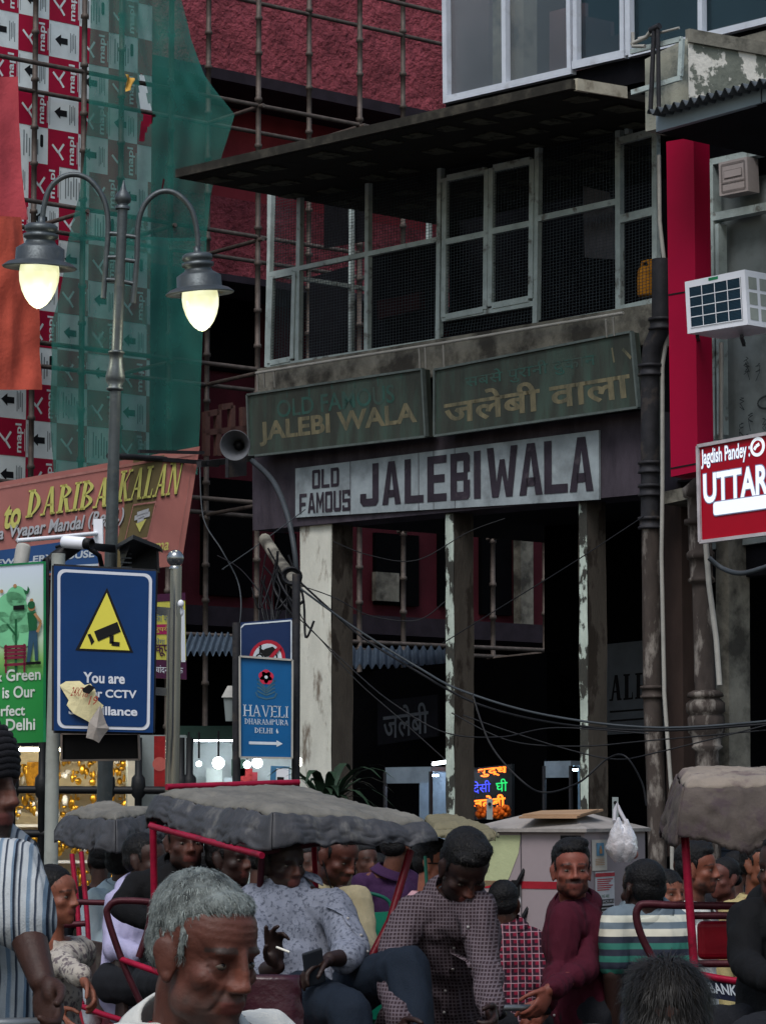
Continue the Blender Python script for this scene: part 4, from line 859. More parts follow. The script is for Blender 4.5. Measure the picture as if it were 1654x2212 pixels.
m_globe = bpy.data.materials.new('lit_globe'); m_globe.use_nodes = True
N, L, b = hook(m_globe); b.inputs['Base Color'].default_value = (.6, .6, .45, 1); nzz = N.new('ShaderNodeTexNoise'); nzz.inputs['Scale'].default_value = 7; tcz = N.new('ShaderNodeTexCoord'); L.new(tcz.outputs['Object'], nzz.inputs[0])
rr = N.new('ShaderNodeValToRGB'); L.new(nzz.outputs['Fac'], rr.inputs[0]); rr.color_ramp.elements[0].position = .3; rr.color_ramp.elements[0].color = (.66, .65, .34, 1); rr.color_ramp.elements[1].position = .72; rr.color_ramp.elements[1].color = (1.0, 1.0, .68, 1)
L.new(rr.outputs[0], b.inputs['Emission Color']); b.inputs['Emission Strength'].default_value = .66; b.inputs['Roughness'].default_value = .1
m_bulb = ME('lamp_filament', 'fffbe0', 14)
def lantern(px, py, tilt, s=1.0):
    c = at(px, py, LY); k = pxw(1, LY) * s; axd = V((tilt, -.06, 1)).normalized()
    mb = MB(); mb.lathe(c, axd, [(p * k, h * k) for p, h in ((78, 2), (82, 0), (80, -3), (62, -1), (46, 2), (44, 6))] , 0, 32); mb.lathe(c, axd, [(p * k, h * k) for p, h in ((82, 0), (70, 9), (54, 14), (53, 40), (46, 45), (34, 52), (31, 60), (38, 64), (38, 72), (30, 75), (36, 79), (36, 90), (28, 95), (8, 97), (7, 112))], 0, 32)
    o = mb.build('lantern_hood', m_lamp, lp)
    mb = MB(); mb.lathe(c, axd, [(p * k, h * k) for p, h in ((30, 6), (42, 3), (44, -14), (42.5, -32), (37, -52), (28.5, -69), (18, -82), (8, -89), (1, -91))], 0, 28); mb.build('globe', m_globe, o)
    mb = MB(); mb.ell(c - axd * 45 * k + V((0, -.055, 0)), (8 * k, 8 * k, 16 * k)); mb.build('bulb', m_bulb, o)
    ld = bpy.data.lights.new('lamp_glow', 'POINT'); lo = bpy.data.objects.new('lamp_glow', ld); COL.objects.link(lo); ld.energy = 9; ld.color = (1, .95, .68); ld.shadow_soft_size = .12; lo.parent = lp; lo.location = c - axd * (120 * k) + V((0, -.1, 0)) - V(lp['_o'])
lantern(86, 577, .04, 1.0); lantern(432, 633, -.07, .92)
# box and brackets on the lamp post
bx = thing('pole_box', 'black louvred box strapped to the lamp post behind the camera sign', 'box', at(296, 1235, LY - .2))
mb = MB(); q = [at(258, 1172, LY - .1), at(290, 1158, LY - .3), at(338, 1178, LY - .2), at(340, 1232, LY - .2), at(262, 1228, LY - .1)]; mb.prism(q, V((0, .22, 0))); mb.build('housing', M('black_plastic', '1c1d21', .45, var=.2), bx)
mb = MB(); mb.prism([at(252, 1176, LY - .15), at(288, 1155, LY - .35), at(345, 1178, LY - .25), at(345, 1186, LY - .25), at(288, 1164, LY - .35), at(252, 1184, LY - .15)], V((0, .3, 0)))
for y in (1195, 1205, 1215, 1225): mb.bar(at(262, y, LY - .14), at(285, y + 1, LY - .2), .008, .03, V((0, -1, 0)))
mb.build('lid', M('black_lid', '25262b', .4, var=.2), bx)
def camera_thing(label, px, py, Y, d, s, mat, tail):
    o = thing('security_camera', label, 'camera', at(px, py, Y)); d = V(d).normalized(); c = at(px, py, Y)
    mb = MB(); mb.lathe(c, d, [(0, -.1 * s), (.045 * s, -.1 * s), (.05 * s, -.08 * s), (.05 * s, .1 * s), (.042 * s, .11 * s)], 0, 16); mb.build('body', mat, o)
    mb = MB(); mb.lathe(c, d, [(.042 * s, .1 * s), (.046 * s, .11 * s), (.046 * s, .17 * s), (.038 * s, .17 * s), (.036 * s, .12 * s), (0, .12 * s)], 0, 16); mb.build('lens_hood', m_blk, o)
    mb = MB(); mb.tube([c + UP * .0, c + V(tail)], .014 * s, 0, 8); mb.build('mount', m_blk if mat is m_wht else m_iron, o); return o
camera_thing('white tubular security camera pointing right below the white rod', 160, 1172, 9.3, (.95, -.5, -.12), .8, m_wht, (-.12, .1, -.02))
camera_thing('small pale camera hanging downward at the end of the white rod', 47, 1208, 9.3, (-.1, -.35, -1), .95, m_pvc, (.02, .05, .1))
camera_thing('black security camera pointing down beside the white one', 145, 1190, 9.35, (-.6, -.4, -.5), 1.0, m_blk, (.1, .08, .06))
mb = MB(); mb.tube([at(38, 1168, 9.35), at(130, 1160, 9.4), at(212, 1152, 9.7)], .014, 0, 8); mb.bar(at(213, 1122, 9.7), at(214, 1188, 9.7), .06, .06, V((0, -1, 0)), 0); mb.bar(at(190, 1180, 9.6), at(250, 1186, 9.75), .05, .05, V((0, -1, 0)), 1); mb.tube([at(195, 1186, 9.5), at(215, 1200, 9.5), at(222, 1230, 9.6)], .016, 1, 8)
tag(mb.build('camera_arm', [m_wht, m_blk], None, at(130, 1160, 9.4)), 'white rod on the lamp post carrying the security cameras', 'camera arm')

# ================================================================ HAVELI sign, no-motorbike sign, loudspeaker
HY = 12.4
m_hb = M('haveli_blue', '084e80', .5, var=.1, scale=3, bump=.02); m_pet = M('flower_red', 'b02440', .5, bump=0); m_gst = M('grey_green_print', '35576a', .6, bump=0)
S = Sheet(at(518, 1418, HY), at(632, 1426, HY), at(631, 1638, HY), at(519, 1636, HY), .03)
for k in range(5):
    a = -math.pi / 2 + 2 * math.pi * k / 5; S.disc(.5 + .065 * math.cos(a), .19 + .035 * math.sin(a), .036, 2, 1)
S.disc(.5, .19, .014, 1, 2)
for sgn in (-1, 1):
    for k in range(4): S.line([(.5, .37 - .02 * k), (.5 + sgn * (.1 + .02 * k), .35 - .045 * k), (.5 + sgn * .17, .33 - .035 * k)], .012, 3, 1)
    S.line([(.5, .41), (.5 + sgn * .16, .39), (.5 + sgn * .2, .345)], .012, 3, 1)
serif(S, 'HAVELI', .07, .475, .93, .59, 1, 1, .14, .06, 0, .12); serif(S, 'DHARAMPURA', .09, .612, .92, .668, 1, 1, .17, .08, 0, .1); serif(S, 'DELHI 6', .28, .70, .74, .755, 1, 1, .17, .08, 0, .12)
S.rect(.17, .84, .72, .868, 1, 1); S.poly([(.70, .822), (.82, .855), (.70, .888)], 1, 1)
hs = hang('haveli_sign', 'blue HAVELI DHARAMPURA sign with a red flower and an arrow', 'sign', S, [m_hb, m_cr, m_pet, m_gst], None, .016, m_pvc)
m_nb = M('navy_sign', '14284e', .5, var=.08, bump=0)
S = Sheet(at(516, 1345, HY + .2), at(634, 1335, HY + .2), at(634, 1500, HY + .2), at(516, 1500, HY + .2), .03)
S.line([(.03, .95), (.03, .08), (.1, .03), (.96, .03), (.96, .9)], .012, 1, 1); S.disc(.52, .52, .155, 2, 1); S.disc(.52, .52, .125, 1, 2)
S.disc(.38, .5, .034, 3, 3); S.disc(.64, .5, .034, 3, 3); S.disc(.38, .5, .02, 1, 4); S.disc(.64, .5, .02, 1, 4); S.poly([(.36, .36), (.45, .4), (.5, .38), (.62, .36), (.68, .4), (.6, .47), (.48, .5), (.42, .45)], 3, 4); S.line([(.4, .33), (.38, .5)], .014, 3, 4)
S.line([(.76, .36), (.38, .68)], .03, 2, 6)
hang('traffic_sign', 'navy no motorbikes road sign partly hidden behind the HAVELI sign', 'sign', S, [m_nb, m_cr, M('sign_red_ring', '9c1c30', .5), m_blk])
for xa, xb, ya, lab in ((511, 512, 1345, 'dark thin post left of the HAVELI sign'), (640, 638, 1240, 'dark post between the HAVELI sign and the white column')):
    mb = MB(); b0 = at(xb, 2000, HY + .1); mb.tube([at(xa, ya, HY + .1), V((b0.x, b0.y, 0))], .035, 0, 10); tag(mb.build('sign_post', m_iron, None, V((b0.x, b0.y, 0))), lab, 'post')
# loudspeaker
ls = thing('loudspeaker', 'grey horn loudspeaker on the bracket at the left end of signs', 'loudspeaker', at(508, 995, 14.9))
m_horn = M('grey_horn', '595b60', .5, var=.2, scale=7)
c_ = at(508, 962, 14.6); ax = V((-.12, -1, -.12)).normalized(); R_ = pxw(33, 14.6)
mb = MB(); mb.lathe(c_, ax, [(R_ * 1.02, .0), (R_, .012), (R_ * .96, .0), (R_ * .8, -.05), (R_ * .5, -.17), (R_ * .3, -.3), (R_ * .0, -.3)], 0, 28); mb.lathe(c_, ax, [(R_ * 1.02, 0), (R_ * .82, -.05), (R_ * .55, -.18), (R_ * .4, -.34), (R_ * .5, -.36), (R_ * .5, -.5), (0, -.5)], 0, 28); mb.build('horn', m_horn, ls)
mb = MB(); mb.ell(c_ - ax * .22, (.05, .05, .05)); mb.build('driver', m_blk, ls)
mb = MB(); mb.bar(at(490, 1000, 14.9), at(530, 996, 15.0), .04, .3, UP); mb.build('bracket', m_iron, ls)

# ================================================================ cables
def cable(label, pts, r=.012, mat=None, sag=True):
    P = arc3([at(*p) for p in pts], 10); mb = MB(); mb.tube(P, r, 0, 6)
    return tag(mb.build('cable', mat or m_cable, None, P[0]), label, 'cable')
cable('thick grey cable curving from the sign end down to the white column', [(545, 995, 14.8), (590, 1040, 14.6), (620, 1110, 14.4), (636, 1190, 14.3), (642, 1260, 14.3)], .029, m_cable2)
cable('topmost black cable running from the cable coil to the right edge', [(640, 1250, 13.4), (700, 1305, 13.4), (780, 1375, 13.4), (900, 1450, 13.2), (1030, 1520, 13), (1200, 1562, 12.8), (1420, 1578, 12.6), (1680, 1562, 12.4)], .0105)
cable('bluish second cable close under the topmost one', [(640, 1265, 13.3), (760, 1352, 13.3), (900, 1440, 13.2), (1000, 1493, 13), (1180, 1545, 12.8), (1420, 1572, 12.6), (1680, 1556, 12.4)], .0105, m_cable2)
cable('thin cable sagging across the foot of the middle columns', [(640, 1330, 13.3), (760, 1445, 13.2), (850, 1520, 13), (960, 1582, 12.9), (1080, 1592, 12.8), (1200, 1572, 12.7), (1400, 1585, 12.6)], .006)
cable('drooping cable that loops low between second and third column', [(1020, 1500, 12.9), (1060, 1610, 12.8), (1130, 1690, 12.7), (1180, 1712, 12.7), (1250, 1690, 12.6), (1310, 1640, 12.6), (1350, 1634, 12.5), (1385, 1690, 12.5), (1395, 1740, 12.5)], .009)
cable('dark cable rising from the plant to the right downpipe', [(1000, 1545, 12.9), (1100, 1580, 12.8), (1230, 1620, 12.7), (1330, 1640, 12.6), (1420, 1625, 12.5), (1680, 1560, 12.4)], .006)
cable('thin wire crossing the dark arcade up to the downpipe', [(955, 1390, 13.5), (1100, 1300, 13.4), (1230, 1220, 13.3), (1390, 1115, 13.2)], .005)
cable('short looped cable under the red UTTAR sign', [(1530, 1205, 12.6), (1560, 1228, 12.6), (1605, 1238, 12.5), (1680, 1215, 12.4)], .022, m_cable2)
cable('thin wire hanging beside the red brown board', [(432, 1010, 14.5), (440, 1120, 14.4), (480, 1190, 14.3), (515, 1260, 14.3), (520, 1330, 14.2), (505, 1400, 14.2)], .007, m_cable2)
cable('thin wire slanting from the board to the leaning pole', [(480, 1230, 14.3), (560, 1175, 14.3), (660, 1100, 14.3)], .005, m_cable2)
cable('fine wire looping left of the HAVELI sign to the coil', [(470, 1200, 14), (520, 1230, 13.8), (570, 1290, 13.6), (600, 1330, 13.6), (632, 1260, 13.5)], .005)
cable('fine wire running from the coil across the first opening', [(640, 1262, 13.4), (720, 1290, 13.4), (800, 1330, 13.4), (900, 1340, 13.4), (960, 1300, 13.4)], .005)
cable('fine slack wire crossing behind the second column', [(720, 1170, 14.6), (800, 1200, 14.6), (900, 1210, 14.6), (1010, 1150, 14.6), (1090, 1120, 14.6)], .005)
cable('fine wire dropping from the coil down the white column', [(636, 1268, 13.3), (650, 1330, 13.3), (700, 1390, 13.3), (770, 1470, 13.2), (860, 1550, 13.1), (960, 1640, 13)], .005)
cable('lowest thin cable hanging from the second column to the right', [(975, 1540, 12.9), (1100, 1600, 12.8), (1250, 1612, 12.7), (1400, 1600, 12.6), (1680, 1575, 12.4)], .006)
r2 = random.Random(12); mb = MB()
cc = at(630, 1245, 13.4)
for k in range(7):
    ra = r2.uniform(.06, .1); tl = r2.uniform(-.4, .4); mb.tube([cc + V((ra * math.cos(a), tl * ra * math.sin(a) + .05 * k / 7, ra * .9 * math.sin(a))) for a in [2 * math.pi * i / 16 for i in range(17)]], .012, 0, 6)
tag(mb.build('cable_coil', m_cable, None, cc), 'black coil of cable tied near the head of the white column', 'cable coil')
mb = MB(); mb.tube([at(572, 1165, 14.3), at(604, 1215, 13.9), at(640, 1262, 13.5)], .06, 0, 10)
tag(mb.build('leaning_pole', m_conc, None, at(640, 1262, 13.5)), 'short weathered pole leaning toward the cable coil', 'pole')
r3 = random.Random(21)
for k, lab in enumerate(('tangle of thin wires hanging below the cable coil', )):
    mb = MB()
    for q in range(12):
        x0 = r3.uniform(560, 640); y0 = r3.uniform(1180, 1270); x1 = x0 + r3.uniform(-40, 40); y1 = y0 + r3.uniform(70, 190)
        mb.tube(arc3([at(x0, y0, 13.6), at((x0 + x1) / 2 + r3.uniform(-25, 25), (y0 + y1) / 2, 13.6), at(x1, y1, 13.5), at(x1 + r3.uniform(-20, 30), y1 - r3.uniform(0, 60), 13.5)], 6), r3.uniform(.006, .014), 0, 5)
    tag(mb.build('wire_tangle', m_cable, None, at(610, 1300, 13.6)), lab, 'wires', None, 'stuff')

# ================================================================ shops at street level
def room(name, label, x0, x1, ytop, Y0, dep, wallm, ceilm):
    o = thing(name, label, 'shop', V((at((x0 + x1) / 2, 1900, Y0).x, yd(Y0), 0)))
    a = at(x0, ytop, Y0); b = at(x1, ytop, Y0); h = a.z; L_, R_2 = a.x, b.x; Y0 = yd(Y0)
    mb = MB(); mb.box(((L_ + R_2) / 2, Y0 + dep, h / 2), (R_2 - L_, .1, h)); mb.build('back_wall', wallm, o)
    mb = MB(); mb.box((L_, Y0 + dep / 2, h / 2), (.08, dep, h)); mb.build('side_wall', wallm, o); mb = MB(); mb.box((R_2, Y0 + dep / 2, h / 2), (.08, dep, h)); mb.build('side_wall', wallm, o)
    mb = MB(); mb.box(((L_ + R_2) / 2, Y0 + dep / 2, h + .05), (R_2 - L_ + .1, dep, .1)); mb.build('ceiling', ceilm, o)
    return o, L_, R_2, h
m_shopw = M('cream_shop_wall', 'c9bfa8', .7, var=.2); m_shopc = M('pale_shop_wall', 'b4bdbc', .7, var=.15); m_gold = M('gold_ornaments', 'c89a3a', .3, metal=.8, var=.4, scale=20, bump=0)
o, xl_, xr_, hh = room('jewellery_shop', 'lit jewellery shop with gold ornaments behind the railing at left', -60, 285, 1612, 15.2, 1.6, m_shopw, m_dark)
YJ, YB = yd(15.2), yd(16.6)
m_tube = ME('shop_tube_light', 'fff0cc', 55)
mb = MB(); mb.box(((xl_ + xr_) / 2, YJ + .3, hh - .03), (xr_ - xl_ - .2, .03, .03)); mb.build('tube_light', m_tube, o)
for k in range(4):
    mb = MB(); mb.box(((xl_ + xr_) / 2, YJ + 1.3, .9 + k * .38), (xr_ - xl_ - .1, .4, .03)); mb.build('shelf', m_wht, o)
mb = MB(); mb.box(((xl_ + xr_) / 2, YJ + .3, .5), (xr_ - xl_ - .1, .5, 1.0)); mb.build('counter', m_wood, o)
rj = random.Random(8); mb = MB()
for k in range(420):
    x = rj.uniform(xl_ + .1, xr_ - .1); z = .95 + rj.choice((0, .38, .76, 1.14)) + rj.uniform(.02, .26); y = rj.uniform(YJ + 1.05, YJ + 1.4)
    mb.ell((x, y, z), (rj.uniform(.012, .04), .015, rj.uniform(.015, .06)), None, rj.choice((0, 0, 0, 1)), 6, 4)
tag(mb.build('jewellery', [m_gold, m_wht], None, V(((xl_ + xr_) / 2, YJ + 1.2, .95))), 'gold ornaments crowding the lit shelves of the jewellery shop', 'jewellery', None, 'stuff')
mb = MB(); p = at(84, 1672, 14.9)
mb.box(p, (.23, .03, .24), 0); tag(mb.build('gold_panel', M('orange_gold_panel', 'c8871e', .5, var=.4, scale=14, dirt='7a4a10', damt=.7, dscale=16, dsharp=.1), None, p), 'square orange and gold panel hanging in the jewellery shop', 'panel')  # a stiff panel hung in the shop
o, xl_, xr_, hh = room('bright_shop', 'brightly lit white shop with bulbs below the HAVELI sign', 385, 640, 1588, 16.6, 1.6, m_shopc, m_dark)
mb = MB(); mb.box(((xl_ + xr_) / 2, YB + .5, hh - .03), (xr_ - xl_ - .3, .08, .05)); mb.build('tube_light', ME('cool_tube', 'eef6ff', 30), o)
m_bb = ME('white_bulb', 'f4fbff', 9)
for px, py, r in ((472, 1648, 13), (556, 1648, 11), (430, 1650, 6), (408, 1650, 6), (534, 1652, 8)):
    mb = MB(); c = at(px, py, 16.3); mb.ell(c, (pxw(r, 16.3),) * 3, None, 0, 14, 10); mb.tube([c + UP * .06, c + UP * .35], .012, 1, 6); mb.build('bulb', [m_bb, m_blk], o)
for px0, py0, px1, py1, c in ((395, 1622, 415, 1690, '8d8f98'), (500, 1640, 530, 1676, '2a4438'), (520, 1660, 545, 1710, 'a03030'), (446, 1660, 480, 1712, 'b9c2bc'), (484, 1680, 512, 1716, 'a9b3b4'), (540, 1668, 556, 1712, '943038')):
    mb = MB(); S = Sheet(at(px0, py0, 17.2), at(px1, py0, 17.2), at(px1, py1, 17.2), at(px0, py1, 17.2), .05); S.mb.build('display_card', M('card_' + c, c, .6), o)
fa_ = MB(); fa_.prism([at(385, 1568, 16.55), at(640, 1568, 16.55), at(640, 1598, 16.55), at(385, 1598, 16.55)], V((0, .1, 0))); fa_.build('fascia', M('dark_green_fascia', '10241e', .7), o)
S = Sheet(at(585, 1654, 15.6), at(626, 1656, 15.6), at(626, 1702, 15.6), at(583, 1702, 15.6), .02); S.rect(.3, .1, .95, .75, 1, 1); S.rect(.35, .5, .7, .8, 2, 2)
hang('wall_poster', 'small blue and white poster under the HAVELI sign', 'poster', S, [M('poster_blue', '3c7096', .5), m_wht, m_blk])
mb = MB(); c = at(648, 1646, 14.9); mb.ell(c, (.02, .02, .045)); tag(mb.build('small_lamp', ME('small_lamp', 'fff6d8', 10), None, c), 'tiny white lamp glowing beside the plant and column', 'lamp')
S = Sheet(at(333, 1590, 14.9), at(357, 1590, 14.9), at(357, 1700, 14.9), at(333, 1700, 14.9), .03); S.disc(.5, .55, .07, 1, 1)
hang('picture_panel', 'narrow red picture panel between the two lit shops', 'panel', S, [M('panel_red', '8a1c1e', .5, var=.3, scale=9), M('panel_pink', 'b05a52', .5)])  # flat picture panel, not cloth
mb = MB(); mb.box((at(335, 1700, 15.4).x, yd(15.4) + .2, 1.3), (.62, .2, 2.6)); tag(mb.build('shop_wall', m_wallg, None, V((at(335, 1700, 15.4).x, yd(15.4) + .2, 0))), 'plain grey wall between the two lit shops', 'wall')
# railing
rg = thing('railing', 'dark iron railing with knobbed posts before the lit shops', 'railing', V((-2, yd(12.2), 0)))
m_ri = M('dark_railing', '17181a', .5, var=.2)
for x in (28, 92, 235, 300, 392, 410):
    mb = MB(); t_ = at(x, 1600, 12.2); f = V((t_.x, t_.y, 0)); mb.lathe(f, UP, [(.03, 0), (.03, 1.9), (.055, 1.93), (.06, 2.0), (.055, 2.07), (.03, 2.1), (.028, 2.4)], 0, 10); mb.build('post', m_ri, rg)
for y in (1705, 1800):
    mb = MB(); mb.tube([at(-80, y, 12.2), at(640, y + 4, 12.2)], .032, 0, 8); mb.build('rail', m_ri, rg)
# awnings of corrugated sheet
def awning(label, x0, x1, y0, y1, Y, mat):
    mb = MB(); A = at(x0, y1, Y); B = at(x1, y1, Y)
    mb.grid(lambda u, v: lerp(A, B, u) + V((0, 1.2 * v, .28 * v)) + UP * .03 * math.sin(u * 2 * math.pi * 12), 120, 3)
    tag(mb.build('awning', mat, None, A), label, 'awning')
awning('blue corrugated awning above the bright shop', 395, 560, 1388, 1412, 16.2, m_bluecorr)
awning('corrugated awning seen between the first and second columns', 755, 965, 1408, 1440, 17.0, m_bluecorr)
# lantern
la = thing('wall_lantern', 'small pale square lantern on the post left of HAVELI sign', 'lantern', at(498, 1560, 12.6)); c = at(497, 1558, 12.6)
mb = MB(); mb.lathe(c, UP, [(.05, 0), (.075, .2)], 0, 4); mb.build('body', m_wallg, la); mb = MB(); mb.lathe(c + UP * .2, UP, [(.1, 0), (.03, .1), (0, .1)], 0, 4); mb.build('roof', m_pvc, la)

# ================================================================ under the arcade
m_dimw = M('dim_banner', '4a4e54', .8, var=.15); m_dimt = M('dim_letters', '0c0a0e', .8); m_dimg = M('dim_grey_letters', '474a50', .7)
S = Sheet(F(1275, 1395, -3.1), F(1720, 1350, -3.1), F(1720, 1560, -3.1), F(1275, 1590, -3.1), .03)
serif(S, 'ALEBI', .1, .35, .38, .63, 1, 1, .3, .14); serif(S, 'WALA', .45, .33, .74, .61, 1, 1, .3, .14)
for k in range(2): S.rect(.1, .74 + k * .1, .8, .76 + k * .1, 1, 1)
hang('dim_banner', 'dim banner lettered JALEBI WALA at the back of the arcade', 'banner', S, [m_dimw, m_dimt])
S = Sheet(F(815, 1515, -1.9), F(945, 1500, -1.9), F(945, 1590, -1.9), F(815, 1610, -1.9), .03); S.text('जलेबी', .1, .15, .85, .9, 1, 1, bold=.01)
hang('dim_sign', 'dim dark board with grey Hindi letters between first two columns', 'sign', S, [m_dark, m_dimg])
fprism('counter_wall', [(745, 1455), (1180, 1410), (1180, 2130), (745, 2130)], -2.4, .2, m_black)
# neon
NY = -1.2
m_or = ME('neon_orange', 'ff7018', 1.7); m_bl = ME('neon_blue', '3038e0', 1.1); m_gn = ME('neon_green', '10b858', .8)
S = Sheet(F(1015, 1660, NY), F(1105, 1650, NY), F(1105, 1765, NY), F(1015, 1772, NY), .04)
S.text('शुद्ध', .18, .03, .9, .2, 1, 1, bold=.03); S.text('देसी', .08, .26, .5, .5, 2, 1); S.text('घी', .62, .26, .9, .5, 3, 1, bold=.01); S.text('जलेबी', .03, .55, .85, .8, 1, 1, bold=.03)
hang('neon_sign', 'glowing orange blue and green neon Hindi sign beside the middle column', 'neon sign', S, [m_blk, m_or, m_bl, m_gn])
rg_ = random.Random(5); mb = MB(); gc = F(1065, 1758, -.6)
for k in range(60): mb.ell(gc + V((rg_.uniform(-.16, .16), rg_.uniform(-.05, .05), rg_.uniform(-.05, .05) + .02)), (.028,) * 3, None, 0, 6, 4)
tag(mb.build('garland', M('marigold', 'c85a14', .8, var=.3, scale=30), None, gc), 'heap of orange marigold garland under the neon sign', 'garland')
def cabinet(name, label, x0, x1, y0, off, dep, body, lit, litst):
    a = F(x0, y0, off); b = F(x1, y0 - 6, off); o = thing(name, label, 'display case', V(((a.x + b.x) / 2, (a.y + b.y) / 2, 0)))
    z = a.z; A, B = V((a.x, a.y, 0)), V((b.x, b.y, 0)); back = -FA.n * dep; h = UP * z
    mb = MB(); mb.prism([A + back, B + back, B + back + h, A + back + h], -FA.n * .04); mb.prism([A, B, B + UP * .8, A + UP * .8], back * .98); mb.prism([A + h, B + h, B + h + UP * .05, A + h + UP * .05], back); mb.build('body', body, o)
    for P in (A, B):
        mb = MB(); mb.bar(P, P + h, .03, .03, FA.n); mb.build('post', m_iron, o)
    for zz in (1.1, 1.5):
        mb = MB(); mb.prism([A + UP * zz + back * .1, B + UP * zz + back * .1, B + UP * (zz + .02) + back * .1, A + UP * (zz + .02) + back * .1], back * .8); mb.build('shelf', m_alu, o)
    if lit:
        mb = MB(); mb.prism([A + UP * (z - .12), B + UP * (z - .12), B + h, A + h], -FA.n * .02); mb.build('top_rail', body, o)
        mb = MB(); mb.bar(A + back * .2 + UP * (z - .04), B + back * .2 + UP * (z - .04), .02, .02, UP); mb.build('tube_light', ME('case_tube', lit, litst * 5), o)
    return o
m_caseb = M('steel_case', '7c8a98', .4, metal=.4, var=.25, scale=3)
cabinet('display_case', 'blue grey glass display case behind the first two columns', 832, 930, 1668, -.7, .5, m_caseb, 'dfeeff', 6)
cabinet('display_case', 'steel and glass counter glowing blue between later columns', 1175, 1232, 1655, -1.3, .5, m_caseb, 'c0e8ff', 5)
mb = MB(); a = F(935, 1650, -1.0); mb.tube([a, F(962, 1646, -1.0)], .02, 0, 8); tag(mb.build('tube_lamp', ME('cool_tube_lamp', 'e8f4ff', 6), None, a), 'short cool white tube lamp above the first display case', 'lamp')
# plant by the white column
pc = at(705, 1760, 13.6); pt = thing('potted_plant', 'dark leafy potted plant with arching leaves beside white column', 'plant', V((pc.x, pc.y, 0)))
mb = MB(); mb.lathe(V((pc.x, pc.y, 0)), UP, [(.0, 0), (.16, 0), (.2, 1.5), (.22, 1.52), (.18, 1.52), (.17, 1.45), (0, 1.45)], 0, 16); mb.build('pot', M('clay_pot', '5c3a2c', .8), pt)
rp = random.Random(2); mb = MB(); base = V((pc.x, pc.y, 1.5))
for k in range(64):
    a = rp.uniform(0, 2 * math.pi); ln = rp.uniform(.4, .85); el = rp.uniform(.5, 1.3); d = V((math.cos(a), math.sin(a) * .6, 0)); pts = []; sd = V((-d.y, d.x, 0)).normalized()
    for i in range(7):
        t = i / 6; p = base + UP * .35 * rp.uniform(.9, 1.1) * 0 + d * ln * t * .9 + UP * (el * ln * t * 1.5 - .95 * ln * t * t * 1.3) + UP * .25; w_ = .045 * math.sin(math.pi * min(1, t * .9 + .1)) + .003; pts += [p - sd * w_, p + sd * w_]
    mb.add(pts, [(2 * i, 2 * i + 1, 2 * i + 3, 2 * i + 2) for i in range(6)], 0, True)
mb.build('leaves', M('dark_leaf', '26382a', .5, var=.4, scale=8), pt)
mb = MB(); mb.tube([base, base + UP * .5], .02); mb.build('stem', m_wood, pt)
# ================================================================ electricity cabinet
KY = 8.5
m_kab = M('beige_pink_steel', '8b7f82', .6, var=.1, scale=3, dirt='6a6064', damt=.5, dscale=3, dsharp=.2, dpos=.52, bump=.04)
m_roof = M('grey_cabinet_roof', '8a8480', .7, var=.2, scale=3, dirt='5a544e', damt=.5, dscale=4, dsharp=.2)
kb = thing('electric_cabinet', 'large beige electricity cabinet with a sloped roof and red stripe', 'electric cabinet', V((1.05, yd(8.7), 0)))
f0, f1 = at(1020, 1800, 8.7), at(1262, 1790, 8.45); g1 = at(1392, 1795, 8.95)
A, B, C = V((f0.x, f0.y, 0)), V((f1.x, f1.y, 0)), V((g1.x, g1.y, 0)); D = A + (C - B); Z = at(1262, 1792, 8.45).z
mb = MB(); mb.hexa([A, B, C, D], [p + UP * Z for p in (A, B, C, D)]); mb.build('body', m_kab, kb)
o_ = .05; ctr = (A + B + C + D) / 4
R = [ctr + (p - ctr) * 1.07 + UP * (Z + .005) for p in (A, B, C, D)]; top = [ctr + (p - ctr) * .3 + UP * (Z + .10) for p in (A, B, C, D)]
mb = MB(); mb.hexa([p - UP * .02 for p in R], R); mb.add(R + top, [(0, 1, 5, 4), (1, 2, 6, 5), (2, 3, 7, 6), (3, 0, 4, 7), (4, 5, 6, 7)]); mb.build('roof', m_roof, kb)
S1 = Sheet(A + UP * Z, B + UP * Z, B, A, 0); S2 = Sheet(B + UP * Z, C + UP * Z, C, B, 0)
z2v = lambda py, Y: 1 - at(0, py, Y).z / Z
v0 = z2v(1905, 8.5); v1 = z2v(1921, 8.5)
S1.rect(0, v0, .99, v1, 0, 1); S1.mb.build('stripe', M('red_stripe', '8c1c28', .6, var=.2, scale=5), kb)
S1.mb = MB(); S1.poly([(.0, .02), (.44, .02), (.42, .08), (.33, .17), (.28, .18), (.0, .21)], 0, 1); S1.mb.build('paint_patch', M('pale_green_paint', 'a2a782', .7, var=.1), kb)
S1.mb = MB(); S1.rect(.79, .02, .97, .052, 0, 1); S1.mb.build('plate', m_blk, kb)
S1.mb = MB(); S1.line([(.44, 0.0), (.45, 1)], .008, 0, 1); S1.mb.build('door_gap', m_kab if False else M('gap_dark', '4c464a', .8), kb)
for u, v in ((.41, .2), (.44, .33)):
    mb = MB(); p = S1.p(u, v, .02); mb.tube([p + V((.06, 0, .12)), p + V((.02, -.02, .05)), p], .014, 0, 6); mb.box(p, (.05, .03, .09)); mb.build('handle', m_blk, kb)
for (px, py) in ((1057, 1745), (1328, 1742)):
    mb = MB(); Y = 8.6 if px < 1200 else 8.75; mb.bar(at(px, py - 20, Y), at(px, py + 25, Y), pxw(13, Y), .012, V((0, -1, 0))); mb.build('lifting_lug', m_wallg, kb); mb = MB(); mb.lathe(at(px, py - 8, Y - .008), V((0, -1, 0)), [(pxw(4, Y), 0), (0, .001)], 0, 12); mb.build('lug_hole', m_blk, kb)
S2.mb = MB()
